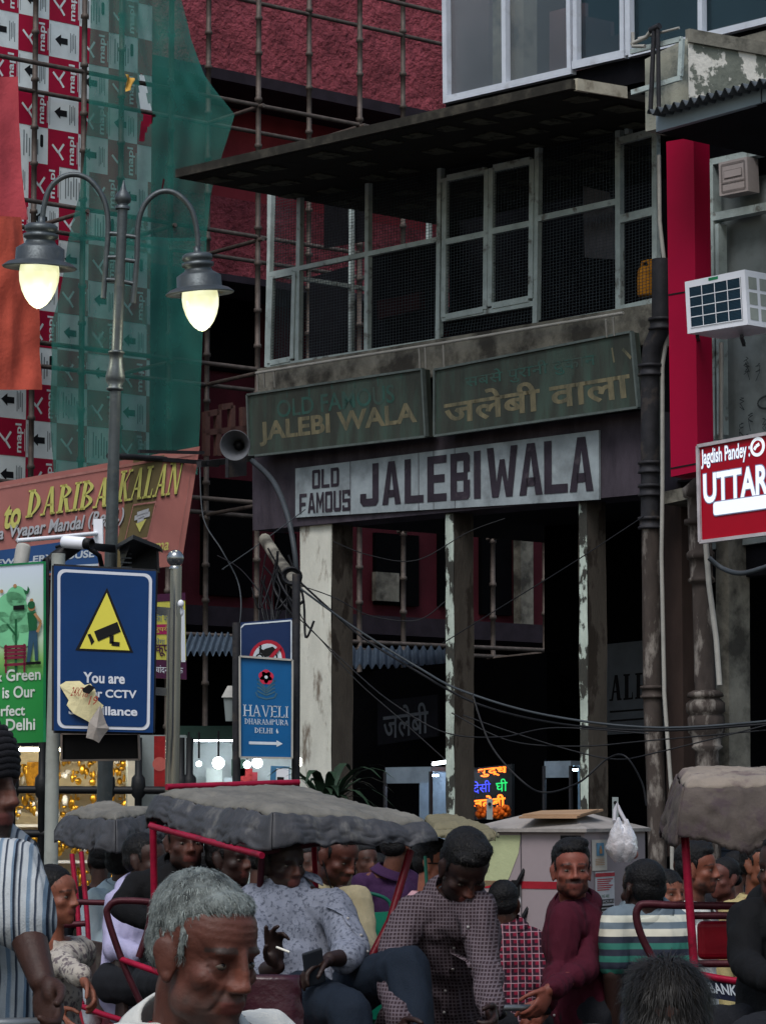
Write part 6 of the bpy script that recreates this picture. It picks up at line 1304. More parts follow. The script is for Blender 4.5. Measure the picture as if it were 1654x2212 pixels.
def person(label, head, Y, az, group=None, tilt=0, roll=0, s=1.0, tone='583226', J={}, shirt=None, sleeves='long', trousers=None, hair='short', hmat=None, beard=0, stache=0, vox=.009, seated=False, curl=(.5, .5), handdir={}, fat=1.0, build_=1.0, eyes=True, wr=.008, cat='man', collar=True, open_collar=False, lean=(0, 0), strands=0, strmat=None, lift=.3, slen=1.0, long_hem=.06, shirt_fn=None, placket=False, slim=(1, 1), age=0, fcurl={}, thumbs={}):
    global REFY
    REFY = Y; hc = at(head[0], head[1], Y); az = math.radians(az); f = V((math.sin(az), -math.cos(az), 0)); l = V((math.cos(az), math.sin(az), 0))
    # head frame: x to the figure's left, y forward, z up
    R = Matrix((l, f, UP)).transposed(); R = R @ Matrix.Rotation(math.radians(-tilt), 3, 'X') @ Matrix.Rotation(math.radians(roll), 3, 'Y')
    class TT:
        def __init__(q): q.R = R; q.k = (.95 * slim[0] * s, .93 * slim[1] * s, .905 * s)
        def __call__(q, c): return hc + R @ V((c[0] * q.k[0], c[1] * q.k[1], c[2] * q.k[2]))
    T = TT()
    body_az = math.radians(J.get('az', math.degrees(az))); bf = V((math.sin(body_az), -math.cos(body_az), 0)); bl = V((math.cos(body_az), math.sin(body_az), 0))
    g = lambda k, d: (at(*J[k]) if k in J else d)
    neck = g('neck', hc - UP * .175 * s - f * .03 * s * (1 if not tilt else 1 + tilt / 30) - bf * lean[0] * .1)
    pelvis = g('pelvis', neck - UP * .52 * s - bf * lean[0] + bl * lean[1])
    sl = g('sl', neck + bl * .185 * s * build_ - UP * .045 * s); sr = g('sr', neck - bl * .185 * s * build_ - UP * .045 * s)
    el = g('el', sl + bl * .05 - UP * .29 * s - bf * .02); er = g('er', sr - bl * .05 - UP * .29 * s - bf * .02)
    wl_ = g('wl', el - UP * .25 * s + bf * .06); wr_ = g('wr', er - UP * .25 * s + bf * .06)
    hl, hr = pelvis + bl * .09 * s, pelvis - bl * .09 * s
    if seated: kl, kr = hl + bf * .42 * s + bl * .06, hr + bf * .42 * s - bl * .06; al, ar = kl - UP * min(.42, kl.z - .05), kr - UP * min(.42, kr.z - .05)
    else:
        kl, kr = V((hl.x, hl.y, hl.z * .53)) + bf * .03, V((hr.x, hr.y, hr.z * .53)) + bf * .03; al, ar = V((hl.x, hl.y, .08)) + bl * .02, V((hr.x, hr.y, .08)) - bl * .02
    kl, kr, al, ar = g('kl', kl), g('kr', kr), g('al', al), g('ar', ar)
    chest = lerp(neck, pelvis, .38); base = V((pelvis.x, pelvis.y, 0))
    # ---- body
    mb = MB(); head_parts(mb, T, s, fat)
    mb.cap(T((0, -.025, -.06)), .052 * s, neck - UP * .03, .06 * s, 0, 14)
    axis = (neck - pelvis).normalized(); TR = Matrix((bl, axis.cross(bl) * -1, axis)).transposed()
    mb.ell(chest, (.145 * s * build_, .1 * s, .2 * s), TR); mb.ell(lerp(chest, pelvis, .6), (.13 * s, .09 * s, .17 * s), TR); mb.ell(pelvis, (.14 * s, .1 * s, .11 * s), TR)
    mb.cap(neck - UP * .03, .07 * s, sl, .05 * s); mb.cap(neck - UP * .03, .07 * s, sr, .05 * s)
    for a, b, c in ((sl, el, wl_), (sr, er, wr_)): mb.cap(a, .05 * s, b, .038 * s); mb.cap(b, .038 * s, c, .026 * s)
    for a, b, c in ((hl, kl, al), (hr, kr, ar)):
        mb.cap(a, .075 * s, b, .05 * s); mb.cap(b, .05 * s, c, .035 * s); mb.cap(c - UP * .03, .035 * s, c + bf * .15 - UP * .045, .03 * s)
    hd = handdir
    for k, e, w_, sg in (('l', el, wl_, -1), ('r', er, wr_, 1)):
        d, pn = hd.get(k, ((w_ - e).normalized(), bl * (-1 if k == 'l' else 1)))
        hand(mb, w_, d, pn, s, curl[0 if k == 'l' else 1], thumb=thumbs.get(k, 1 if V(d).cross(V(pn)).dot(bf) > 0 else -1), fcurl=fcurl.get(k))
    me = remesh(mb, vox, 2 if vox < .006 else 1, fac=.35)
    if age:
        Ra = R.transposed()
        for v in me.vertices:
            q = Ra @ (v.co - hc); q = V((q.x / T.k[0], q.y / T.k[1], q.z / T.k[2])); x, y, z = abs(q.x), q.y, q.z
            if y < .02 or q.length > .16: continue
            n3 = noise.noise(v.co * 35); d = 0
            if .032 < z < .095: d -= .0011 * max(0, math.sin(z * 2 * math.pi / .0125 + 1.5 * n3 + q.x * 10)) ** 3 * (1 - abs(z - .062) / .035)
            e = x - (.017 + (-.026 - z) * .42)
            if -.072 < z < -.026: d -= .0022 * math.exp(-(e / .0035) ** 2); d += .0012 * math.exp(-((e - .008) / .006) ** 2)
            a = math.hypot(x - .034, (z + .006) * 1.2)
            if z < .0: d -= .0014 * math.exp(-((a - .016) / .0028) ** 2)
            if x > .046: d -= .0009 * max(0, math.sin(math.atan2(z, x - .04) * 14)) ** 2 * math.exp(-((x - .056) / .01) ** 2)
            d += .0007 * n3
            v.co += (R @ V((q.x, q.y, q.z * .3)).normalized()) * d * s * 1.3
    # pigment: lips, brows, stubble, hands; plus painted eye-socket shade
    ca = me.color_attributes.new('tint', 'FLOAT_COLOR', 'POINT'); base_c = SK(tone); lip = SK('5e302c'); dark = SK('120d0c'); Ri = R.transposed(); rr = random.Random(len(label))
    vals = np.empty((len(me.vertices), 4)); grey = SK('3c3a38') if beard == 2 else dark; browc = SK('1c1614') if beard != 2 else SK('2e2a28')
    for i, v in enumerate(me.vertices):
        q = Ri @ (v.co - hc); q = V((q.x / T.k[0], q.y / T.k[1], q.z / T.k[2])); c = base_c.copy()
        if q.length < .2:
            x, y, z = abs(q.x), q.y, q.z; n1 = noise.noise(v.co * 60); n2 = noise.noise(v.co * 9)
            c = c * (1 + .12 * n2)
            if y > .06 and x < .05 and -.05 < z < .0: c = lerp(c, SK('8a5040'), .28 * max(0, 1 - x / .05))
            if y > .07 and x < .028 - .25 * abs(z + .062) and -.076 < z < -.048: c = lerp(c, lip, .75)
            if y > .05 and .012 < x < .056 and .024 - .25 * max(0, x - .042) < z + .0015 * n1 < .034 - .3 * max(0, x - .036): c = lerp(c, browc, .75 + .2 * n1)
            if y > .05 and .016 < x < .05 and -.010 < z < .014: c = lerp(c, dark, .35)  # eye sockets: shade put into the skin colour
            if stache and y > .06 and x < .04 - .5 * max(0, -.046 - z) and -.055 < z < -.036: c = lerp(c, grey, .9 * stache)
            if beard and z < -.035 and y > -.01 and not (x < .03 and -.076 < z < -.048):
                k = min(1, (-.035 - z) / .03) * (1 if z < -.075 or x > .035 else .5) * min(1, (y + .03) / .06); c = lerp(c, grey, max(0, min(.85, k * (.55 + .4 * n1) * (1.2 if beard == 1 else .8))))
        vals[i] = (c.x, c.y, c.z, 1)
    ca.data.foreach_set('color', vals.ravel())
    p = put(me, 'person', [m_skin], None, base); tag(p, label, cat, group)
    # ---- eyes
    if eyes:
        for q in (-1, 1):
            mb = MB(); c = T((q * .032, .0655, .001)); mb.ell(c, (.012 * s, .0125 * s, .0068 * s), R, 0, 14, 10); mb.ell(T((q * .032, .0735, .0015)), (.0058 * s, .0052 * s, .0058 * s), R, 1, 10, 8); mb.build('eye', [m_eye, m_iris], p)
    # ---- hair
    hm = hmat or m_hblk; hs = MB(); E = lambda c, r: hs.ell(T(c), tuple(a * b for a, b in zip(r, T.k)), R, 0, 18, 12)
    if hair != 'none':
        if hair == 'long': E((0, -.03, .06), (.084, .098, .083)); E((0, -.085, -.02), (.06, .05, .085)); E((0, -.1, -.05), (.045, .045, .06))
        elif hair == 'bun': E((0, -.028, .058), (.081, .095, .08)); E((0, -.11, .0), (.04, .035, .04))
        elif hair == 'bob': E((0, -.022, .058), (.083, .096, .082)); E((0, -.05, .0), (.08, .06, .07)); E((0, .052, .066), (.052, .03, .026))
        elif hair == 'full': E((0, -.026, .068), (.082, .097, .083)); E((0, -.05, .02), (.08, .066, .075)); E((0, .038, .098), (.06, .04, .03)); E((.02, .02, .12), (.05, .05, .03))
        else: E((0, -.03, .056), (.0785, .0945, .081)); E((0, -.052, .012), (.076, .064, .066)); E((0, .03, .09), (.056, .038, .026))
        for q in (-1, 1): hs.cap(T((q * .070, .012, .04)), .008 * s, T((q * .070, .012, .008)), .005 * s)
        hme = remesh(hs, min(vox, .007), 1); wrinkle(hme, .0022, 75, 3); ho = put(hme, 'hair', [hm], p, base)
        if not strands and Y < 6.6 and not label.startswith('dark'): strands = 1600
        if strands:
            rs = random.Random(11); mb = MB(); n0 = hme.vertices; idx = [rs.randrange(len(n0)) for _ in range(strands)]; crown = T((0, -.05, .13))
            for i in idx:
                a = n0[i].co + base; nn = n0[i].normal
                if (Ri @ (a - hc)).z < -.03 * s: continue
                tg = (a - crown); tg = tg - nn * tg.dot(nn); tg = tg.normalized() if tg.length > 1e-4 else nn.orthogonal()
                dd = (tg * rs.uniform(.7, 1.2) + nn * rs.uniform(.05, lift) + V((rs.uniform(-.22, .22), rs.uniform(-.22, .22), rs.uniform(-.3, .1)))).normalized(); ln = rs.uniform(.012, .03) * s * slen; b = dd.cross(nn); b = b.normalized() * .0006 if b.length > 1e-5 else nn.orthogonal() * .0006
                m1 = a + dd * ln * .55; e = m1 + (dd - nn * .5 + UP * -.15).normalized() * ln * .55
                mb.add([a - b - nn * .004, a + b - nn * .004, m1 + b * .8, m1 - b * .8, e], [(0, 1, 2, 3), (3, 2, 4)], 0, True)
            mb.build('hair_strands', strmat or m_hstr, ho)
    # ---- clothes
    if trousers:
        mb = MB(); mb.ell(pelvis, (.165 * s, .125 * s, .12 * s), TR)
        for a, b, c in ((hl, kl, al), (hr, kr, ar)): mb.cap(a, .098 * s, b, .075 * s); mb.cap(b, .075 * s, c + UP * .02, .062 * s)
        tm = remesh(mb, max(vox, .01), 4); wrinkle(tm, wr, 9, 5); put(tm, 'trousers', [trousers], p, base)
    if shirt:
        mb = MB(); b_ = build_
        mb.ell(chest + axis * .02, (.160 * s * b_, .116 * s, .20 * s), TR); mb.ell(lerp(chest, pelvis, .55), (.156 * s * b_, .116 * s, .19 * s), TR); mb.ell(lerp(chest, pelvis, .95), (.165 * s * b_, .122 * s, .14 * s + long_hem), TR)
        mb.cap(neck - UP * .05 * s, .075 * s, sl, .062 * s); mb.cap(neck - UP * .05 * s, .075 * s, sr, .062 * s); mb.cap(lerp(sl, chest, .3), .075 * s, lerp(sr, chest, .3), .075 * s)
        for a, b, c in ((sl, el, wl_), (sr, er, wr_)):
            e = b if sleeves == 'long' else lerp(a, b, .78); mb.cap(a, .064 * s, e, (.05 if sleeves == 'long' else .064) * s)
            if sleeves == 'long': mb.cap(b, .05 * s, lerp(b, c, .93), .041 * s)
            if sleeves == 'rolled': mb.cap(lerp(a, b, .7), .066 * s, lerp(b, c, .35), .058 * s)
        sm = remesh(mb, max(vox, .0065), 5); sd_ = len(label) % 37; wrinkle(sm, wr * 1.0, 7, sd_); sm.update(); wrinkle(sm, wr * .55, 17, sd_ + 9); so = put(sm, 'shirt', [shirt] if not isinstance(shirt, (list, tuple)) else shirt, p, base)
        if placket:
            from mathutils.bvhtree import BVHTree
            bvh = BVHTree.FromPolygons([v.co + base for v in so.data.vertices], [tuple(q.vertices) for q in so.data.polygons]); row = []
            for i in range(27):
                c = lerp(neck + axis * -.05 * s, pelvis - axis * .05, i / 26); c = c + bl * .006 * math.sin(i * .8); hit = bvh.ray_cast(c + bf * .5, -bf)
                if hit[0] is not None: row.append(hit[0] + bf * .0025)
            mb = MB(); vs = []
            for q in row: vs += [q - bl * .014, q - bl * .012 + bf * .003, q + bl * .012 + bf * .003, q + bl * .014]
            mb.add(vs, [(4 * i + k, 4 * i + k + 1, 4 * i + k + 5, 4 * i + k + 4) for i in range(len(row) - 1) for k in range(3)], 0, True)
            if len(row) > 4: mb.build('placket', shirt, so)
            for i in range(3, len(row) - 1, 4):
                mb = MB(); mb.ell(row[i] + bf * .004, (.0055, .0055, .0055), None, 0, 8, 6); mb.build('button', m_btn, so)
        if collar:
            mb = MB(); ax2 = (T((0, -.02, -.06)) - neck).normalized(); nk = neck + ax2 * .008; x = (bl - ax2 * bl.dot(ax2)).normalized(); y = ax2.cross(x)
            if y.dot(bf) < 0: y = -y
            def cf(u, v):
                a = math.pi * (.5 + 2 * (.055 + .89 * u)); fr_ = abs(2 * u - 1) ** 3
                if v < .4: k = v / .4; r = lerp(.074, .068, k); up = lerp(-.02, .034, k)
                else: k = (v - .4) / .6; r = lerp(.07, .104 + .012 * fr_, k); up = lerp(.036, -.012 - .045 * fr_, k)
                return nk + x * math.cos(a) * r * s * 1.05 + y * math.sin(a) * r * s * 1.12 + ax2 * up * s
            mb.grid(cf, 30, 8); c_ = mb.build('collar', shirt if not isinstance(shirt, (list, tuple)) else shirt[0], so); m_ = c_.modifiers.new('s', 'SOLIDIFY'); m_.thickness = .004
    REFY = None; return p, dict(wl=wl_, wr=wr_, T=T, base=base, hc=hc, neck=neck, bf=bf, bl=bl, chest=chest, pelvis=pelvis, el=el, er=er)

# ---- woven and printed cloths
def fabric(name, base, lines, rough=.85, var=.15):
    """lines: (axis, frequency, duty, colour, rotation about z) printed over a base colour in object space"""
    m = M(name, base, rough, var=var, scale=6, bump=.25, bscale=220, spec=.2); N, L, b = hook(m)
    src = b.inputs['Base Color'].links[0].from_socket; tc = [n for n in N if n.type == 'TEX_COORD'][0]
    for axis, freq, duty, colr, rot, soft in lines:
        mp = N.new('ShaderNodeMapping'); mp.inputs['Rotation'].default_value = (0, 0, rot); L.new(tc.outputs['Object'], mp.inputs[0]); sx = N.new('ShaderNodeSeparateXYZ'); L.new(mp.outputs[0], sx.inputs[0])
        nz = N.new('ShaderNodeTexNoise'); nz.inputs['Scale'].default_value = 7; L.new(tc.outputs['Object'], nz.inputs[0])
        a = N.new('ShaderNodeMath'); a.operation = 'MULTIPLY_ADD'; L.new(nz.outputs['Fac'], a.inputs[0]); a.inputs[1].default_value = .012; L.new(sx.outputs['XYZ'.index(axis)], a.inputs[2])
        f = N.new('ShaderNodeMath'); f.operation = 'MULTIPLY'; L.new(a.outputs[0], f.inputs[0]); f.inputs[1].default_value = freq; fr = N.new('ShaderNodeMath'); fr.operation = 'FRACT'; L.new(f.outputs[0], fr.inputs[0])
        r = N.new('ShaderNodeMapRange'); L.new(fr.outputs[0], r.inputs[0]); r.inputs['From Min'].default_value = duty + soft; r.inputs['From Max'].default_value = duty - soft if soft else duty - .001
        mx = N.new('ShaderNodeMix'); mx.data_type = 'RGBA'; L.new(r.outputs[0], mx.inputs[0]); L.new(src, mx.inputs[6]); mx.inputs[7].default_value = lin(colr) + (1,); src = mx.outputs[2]
    L.new(src, b.inputs['Base Color']); return m
def cloth_m(name, col, **k): return M(name, col, .85, var=k.pop('var', .15), scale=5, bump=.3, bscale=180, spec=.2, **k)
m_jean = cloth_m('dark_denim', '111a26'); m_tdark = cloth_m('dark_trousers', '17181d'); m_tgrey = cloth_m('grey_trousers', '4a5656')
fb_white = cloth_m('white_cotton', 'b8b8b4'); fb_stripe = fabric('blue_striped_cotton', 'a2a6aa', [('X', 62, .3, '343b48', .0, .08), ('X', 31, .25, '66788a', .0, .06), ('X', 15, .1, '1c2230', .0, .04)])
fb_pat = M('grey_printed_cotton', '6e727f', .85, var=.2, scale=5, dirt='3c404c', damt=.8, dscale=75, dsharp=.08, dpos=.52, bump=.2, bscale=150, spec=.2)
fb_cream = cloth_m('cream_cotton', '8c8268'); fb_check = fabric('fine_wine_check', '2a1d22', [('Z', 80, .34, '5a5056', 0, .12), ('X', 80, .32, '584e54', .2, .12)])
fb_plaid = fabric('red_plaid', '6c1028', [('X', 29, .5, '240f1c', 0, .06), ('Z', 29, .5, '240f1c', 0, .06), ('X', 29, .1, '94747c', 0, .06), ('Z', 29, .1, '94747c', 0, .06)])
fb_maroon = cloth_m('maroon_cotton', '3c081a'); fb_polo = None
fb_teal = cloth_m('pale_blue_cotton', 'a9bac2'); fb_lav = cloth_m('lavender_cotton', '9c98b6'); fb_blk = cloth_m('black_cotton', '08080b'); fb_purple = cloth_m('purple_cotton', '301838'); fb_yel = cloth_m('yellow_cotton', '9a8c62'); fb_pinkc = cloth_m('pink_cotton', 'b08890')
fb_kurta = M('patterned_kurta', '9b948c', .85, var=.15, scale=6, dirt='4a4048', damt=.85, dscale=34, dsharp=.06, dpos=.52, bump=.2, bscale=150, spec=.2); fb_dark = cloth_m('charcoal_cotton', '16151a')
# striped polo: broad bands by height
m_polo = bpy.data.materials.new('banded_polo'); m_polo.use_nodes = True; N, L, b = hook(m_polo); b.inputs['Roughness'].default_value = .85
tc = N.new('ShaderNodeTexCoord'); sx = N.new('ShaderNodeSeparateXYZ'); L.new(tc.outputs['Object'], sx.inputs[0]); cr = N.new('ShaderNodeValToRGB'); cr.color_ramp.interpolation = 'CONSTANT'; mr = N.new('ShaderNodeMapRange'); L.new(sx.outputs['Z'], mr.inputs[0]); L.new(mr.outputs[0], cr.inputs[0]); L.new(cr.outputs[0], b.inputs['Base Color'])
zpx = lambda y: at(1400, y, 5.9).z
mr.inputs['From Min'].default_value = zpx(2110); mr.inputs['From Max'].default_value = zpx(1870)
bands = [(1870, '55626c'), (1976, 'b4b4a8'), (1991, '55626c'), (2005, 'b4b0a2'), (2021, '12182a'), (2035, '1a5c50'), (2049, '12182a'), (2063, '1a5c50'), (2076, '12182a'), (2091, '1a5c50'), (2100, '12182a')]
el_ = cr.color_ramp.elements; items = []
for i, (y, c) in enumerate(bands):
    y1 = bands[i + 1][0] if i + 1 < len(bands) else 2112; items.append(((2110 - y1) / 240, c))
items.sort(); el_[0].position = 0; el_[0].color = lin(items[0][1]) + (1,); el_.remove(el_[1])
for pos, c in items[1:]: e = el_.new(max(0, min(1, pos))); e.color = lin(c) + (1,)

# ---- the crowd, near to far
# grey haired man close to the camera, looking right
pg, ig = person('grey haired man with moustache and white shirt, closest to the camera', (446, 2064), 2.42, 46, tone='512d24', tilt=13, hair='short', slim=(.93, .95), hmat=m_hgrey, stache=.5, beard=2, vox=.0038, shirt=fb_white, sleeves='long', trousers=m_tdark, strands=9000, strmat=m_hstrg, age=1, wr=.006, s=1.10, lift=.1, slen=.7, J={'az': 40, 'neck': (408, 2246, 2.5), 'sr': (290, 2300, 2.42), 'sl': (566, 2262, 2.68)})
# crown of a head low at the right
ph, ih = person('person seen only as a tousled dark crown of hair at lower right', (1442, 2232), 2.75, 175, tone='4a2a21', tilt=8, hair='full', hmat=m_hdark, vox=.006, shirt=fb_dark, trousers=m_tdark, strands=9000, strmat=m_hstrm, lift=.75, slen=1.6, s=1.0, cat='person')
# striped shirt man at the left edge, wearing a ribbed cap
ps_, is_ = person('man in a blue striped shirt and ribbed dark cap at left edge', (-52, 1706), 3.15, 60, tone='321c15', hair='none', vox=.006, shirt=fb_stripe, sleeves='short', trousers=m_tdark, s=1.08, J={'az': 50, 'neck': (-50, 1838, 3.2), 'sl': (24, 1880, 3.05), 'el': (58, 2012, 3.0), 'wl': (92, 2120, 2.9), 'pelvis': (-70, 2300, 3.25)}, handdir={'l': ((.25, -.5, -.8), (-.6, -.6, .1))}, curl=(1.0, .5), beard=1)
mb = MB(); T = is_['T']; R_ = T.R
for k in range(9):
    z = .035 + k * .0135; r = .094 * math.sqrt(max(.08, 1 - (max(0, k - 2) / 7.2) ** 2)); c = T((0, -.016, z)); ring = [c + R_ @ V((r * .93 * math.cos(a), r * 1.1 * math.sin(a), .003 * math.sin(9 * a))) for a in [2 * math.pi * i / 26 for i in range(27)]]; mb.tube(ring, .0105, 0, 8, False)
mb.ell(T((0, -.016, .075)), (.09, .103, .088), R_); mb.build('cap', cloth_m('ribbed_dark_wool', '17161a', var=.3), ps_)
# seated passenger of the middle rickshaw
pp, ip = person('seated rickshaw passenger in a grey printed shirt with a cigarette and phone', (610, 1868), 5.25, 38, tone='23130f', tilt=4, seated=True, vox=.0065, shirt=fb_pat, placket=True, sleeves='rolled', trousers=m_jean, s=1.0, lean=(-.12, 0), collar=True, wr=.010,
    J={'az': 40, 'neck': (622, 1925, 5.28), 'sl': (722, 1958, 5.2), 'sr': (552, 1950, 5.25), 'el': (768, 2066, 5.0), 'wl': (712, 2072, 4.82), 'er': (548, 2105, 5.0), 'wr': (600, 2088, 4.78), 'pelvis': (690, 2150, 5.2), 'kl': (880, 2090, 4.75), 'kr': (760, 2190, 4.6), 'al': (900, 2290, 4.6), 'ar': (770, 2400, 4.5)},
    handdir={'l': ((-.8, -.45, -.35), (-.2, -.3, -.9)), 'r': ((-.15, -.25, .9), (.5, -.6, .3))}, curl=(.75, .6), fcurl={'r': (.15, .55, 1.0, 1.1)})
REFY = 5.25; mb = MB(); c = at(597, 2046, 4.68); mb.tube([c, c + V((.045, -.02, -.016))], .004, 0, 8); tag(mb.build('cigarette', M('white_paper_tube', 'c8c4ba', .7, bump=0), None, c), 'white cigarette held by the seated rickshaw passenger', 'cigarette')
mb = MB(); c = at(678, 2090, 4.76); REFY = None; mb.box(c, (.075, .012, .13), 0, Matrix.Rotation(.5, 3, 'Z') @ Matrix.Rotation(.35, 3, 'X') @ Matrix.Rotation(-.3, 3, 'Y')); ob = mb.build('phone', M('dark_phone', '2a2d33', .2, bump=0), None, c); bv = ob.modifiers.new('b', 'BEVEL'); bv.width = .006; bv.segments = 2; tag(ob, 'dark phone held in the lap of the seated passenger', 'phone')
# man in cream with earphones
pc_, ic_ = person('man in a cream shirt looking down with black earphone wires', (728, 1852), 6.0, 50, tone='48261e', tilt=22, vox=.007, shirt=fb_cream, placket=True, trousers=m_tdark, s=1.02, beard=1, stache=.9, J={'az': 55, 'neck': (712, 1935, 6.05), 'sl': (768, 1945, 5.9), 'sr': (668, 1950, 6.15), 'el': (792, 2042, 5.75), 'wl': (778, 2085, 5.6), 'pelvis': (720, 2150, 6.1)}, collar=True)
mb = MB(); T = ic_['T']; mb.tube(arc3([T((.08, -.01, -.01)), T((.07, .03, -.10)), T((.03, .09, -.17)), T((.0, .1, -.26))]), .003, 0, 5); mb.tube(arc3([T((-.08, -.01, -.01)), T((-.05, .06, -.12)), T((.0, .1, -.2))]), .003, 0, 5); mb.build('earphones', m_blk, pc_)
# checked shirt man bending forward
pk, ik = person('man in a fine wine checked shirt bending forward over his handlebar', (1003, 1880), 5.1, 18, tone='25130f', tilt=42, roll=0, hair='full', vox=.006, shirt=fb_check, placket=True, trousers=m_tgrey, s=1.06, build_=1.1, wr=.011, beard=1,
    J={'az': 12, 'neck': (985, 1935, 5.2), 'sl': (1030, 1962, 5.1), 'sr': (890, 1975, 5.2), 'el': (1050, 2085, 5.0), 'wl': (1062, 2185, 4.75), 'er': (838, 2100, 5.05), 'wr': (868, 2215, 4.75), 'pelvis': (925, 2235, 5.5)}, curl=(.9, .9), strands=900)
# plaid shirt back
pq, iq = person('man in a red plaid shirt seen from behind, seated before the cabinet', (1088, 1955), 7.2, 172, tone='3c2219', vox=.009, seated=True, shirt=fb_plaid, trousers=m_tdark, s=1.0, J={'az': 188, 'neck': (1092, 2002, 7.2), 'sl': (1030, 2036, 7.1), 'sr': (1152, 2032, 7.2), 'pelvis': (1088, 2210, 7.1), 'el': (1012, 2120, 7.0), 'er': (1165, 2120, 7.1)}, eyes=False)
# maroon shirt
pm, im = person('man in a maroon shirt looking at the camera, hand on a handlebar', (1234, 1882), 5.9, 6, tone='6c392d', tilt=-2, hair='full', stache=.9, beard=1, vox=.0055, shirt=fb_maroon, placket=True, trousers=m_tdark, s=1.0, wr=.010,
    J={'az': -48, 'neck': (1240, 1955, 5.98), 'sl': (1222, 1985, 5.8), 'sr': (1270, 1988, 6.0), 'er': (1262, 2095, 5.75), 'wr': (1186, 2138, 5.45), 'el': (1208, 2090, 5.75), 'wl': (1180, 2165, 5.6), 'pelvis': (1248, 2190, 5.95)}, handdir={'r': ((-.45, -.3, -.75), (-.6, .2, -.35)), 'l': ((-.5, -.3, -.6), (-.3, .3, -.6))}, curl=(.7, .75), fcurl={'r': (.55, .7, .8, .85)}, strands=700, long_hem=.12)
# banded polo
po, io = person('man in a blue and green banded polo shirt seen from behind', (1385, 1925), 5.9, -150, tone='281713', tilt=0, vox=.0075, shirt=m_polo, sleeves='short', trousers=m_tdark, s=1.04, build_=1.12, J={'az': 170, 'neck': (1392, 1966, 5.9), 'sl': (1332, 1994, 5.85), 'sr': (1458, 1996, 5.95), 'el': (1322, 2105, 5.8), 'er': (1472, 2108, 5.85)}, eyes=False, beard=1, strands=400)
po_o = [c for c in po.children if c.name.startswith('shirt')][0]
# their neighbours
person('boy with a dark fringe looking right beside the banded polo man', (1443, 1932), 6.5, 32, tone='724333', hair='bob', vox=.007, shirt=fb_white, trousers=m_jean, s=.88, cat='boy', group=None)
person('bearded man in a white shirt in profile facing right', (1507, 1880), 6.8, 68, tone='653728', hair='full', beard=1, stache=.8, vox=.007, shirt=fb_white, trousers=m_jean, s=1.0)
person('woman in dark dupatta behind the right rickshaw', (1560, 1900), 7.8, -50, tone='4e2a23', hair='bun', vox=.009, shirt=fb_dark, trousers=m_tdark, s=.95, cat='woman', collar=False)
person('man in a pale yellow shirt at the right edge', (1640, 1872), 7.4, 42, tone='643928', vox=.008, shirt=fb_yel, trousers=m_tdark, s=1.0)
person('person in black sitting in the right rickshaw at the frame edge', (1690, 1880), 4.6, -40, tone='2e1a15', vox=.009, shirt=fb_blk, trousers=m_tdark, s=1.0, seated=True, J={'neck': (1690, 1950, 4.65), 'sr': (1615, 1985, 4.6), 'er': (1605, 2080, 4.5), 'wr': (1660, 2120, 4.3), 'pelvis': (1690, 2230, 4.6)}, cat='person')
person('woman with long black hair and patterned kurta at the left', (122, 1938), 5.7, 62, tone='734434', hair='long', vox=.0065, shirt=fb_kurta, trousers=fb_white, s=.98, cat='woman', collar=False, J={'az': 55, 'wl': (178, 2112, 5.35), 'el': (128, 2080, 5.5), 'wr': (120, 2190, 5.5), 'er': (70, 2105, 5.75)}, handdir={'l': ((.55, -.3, -.8), (-.5, -.3, -.6))}, curl=(.8, .5), long_hem=.25)
person('man in a pale blue shirt with back turned in the left rickshaw', (335, 1862), 7.6, 150, tone='3c231a', vox=.009, shirt=fb_teal, trousers=m_tdark, s=1.0, seated=True, J={'neck': (262, 1925, 6.9), 'sl': (215, 1950, 6.8), 'sr': (300, 1945, 7.0), 'pelvis': (235, 2100, 6.8)}, eyes=False) if False else None
person('man in a pale blue shirt with back turned in the left rickshaw', (275, 1868), 6.7, 140, tone='3c231a', vox=.009, shirt=fb_teal, trousers=m_tdark, s=1.0, seated=True, J={'neck': (262, 1925, 6.7), 'sl': (208, 1950, 6.6), 'sr': (300, 1945, 6.8), 'pelvis': (240, 2110, 6.6)}, eyes=False)
person('man in a lavender shirt riding in the left rickshaw', (318, 1862), 6.2, 60, tone='2e1a14', vox=.009, shirt=fb_lav, trousers=m_tdark, s=1.0, seated=True, J={'az': 40, 'neck': (305, 1922, 6.25), 'sl': (345, 1950, 6.2), 'sr': (258, 1952, 6.2), 'er': (245, 2050, 6.1), 'wr': (310, 2062, 5.85), 'pelvis': (290, 2120, 6.2)})
person('bearded person in black under the middle hood, facing left', (400, 1822), 5.9, 20, tone='3c221b', vox=.008, shirt=fb_blk, trousers=m_tdark, s=1.0, seated=True, beard=1, J={'az': 30, 'neck': (390, 1880, 5.95), 'sl': (440, 1905, 5.95), 'sr': (300, 1915, 5.9), 'er': (262, 1960, 5.85), 'wr': (330, 1990, 5.7), 'pelvis': (380, 2120, 5.9)}, cat='person')
person('dark figure deep in the shade of the middle hood', (498, 1858), 5.9, 55, tone='22110e', vox=.009, shirt=fb_dark, trousers=m_tdark, s=1.0, seated=True, J={'az': 40}, cat='person')
person('man in a purple shirt with back turned beyond the middle rickshaw', (858, 1832), 7.9, 150, tone='573327', vox=.009, shirt=fb_purple, trousers=m_tdark, s=1.0, J={'az': 165, 'neck': (842, 1888, 7.9), 'sl': (785, 1908, 7.85), 'sr': (885, 1905, 7.95)}, eyes=False)
pgl, igl = person('young man with glasses and pink shirt in profile', (935, 1868), 7.4, 75, tone='814d3c', hair='full', vox=.008, shirt=fb_pinkc, trousers=m_tdark, s=.98)
mb = MB(); T = igl['T']
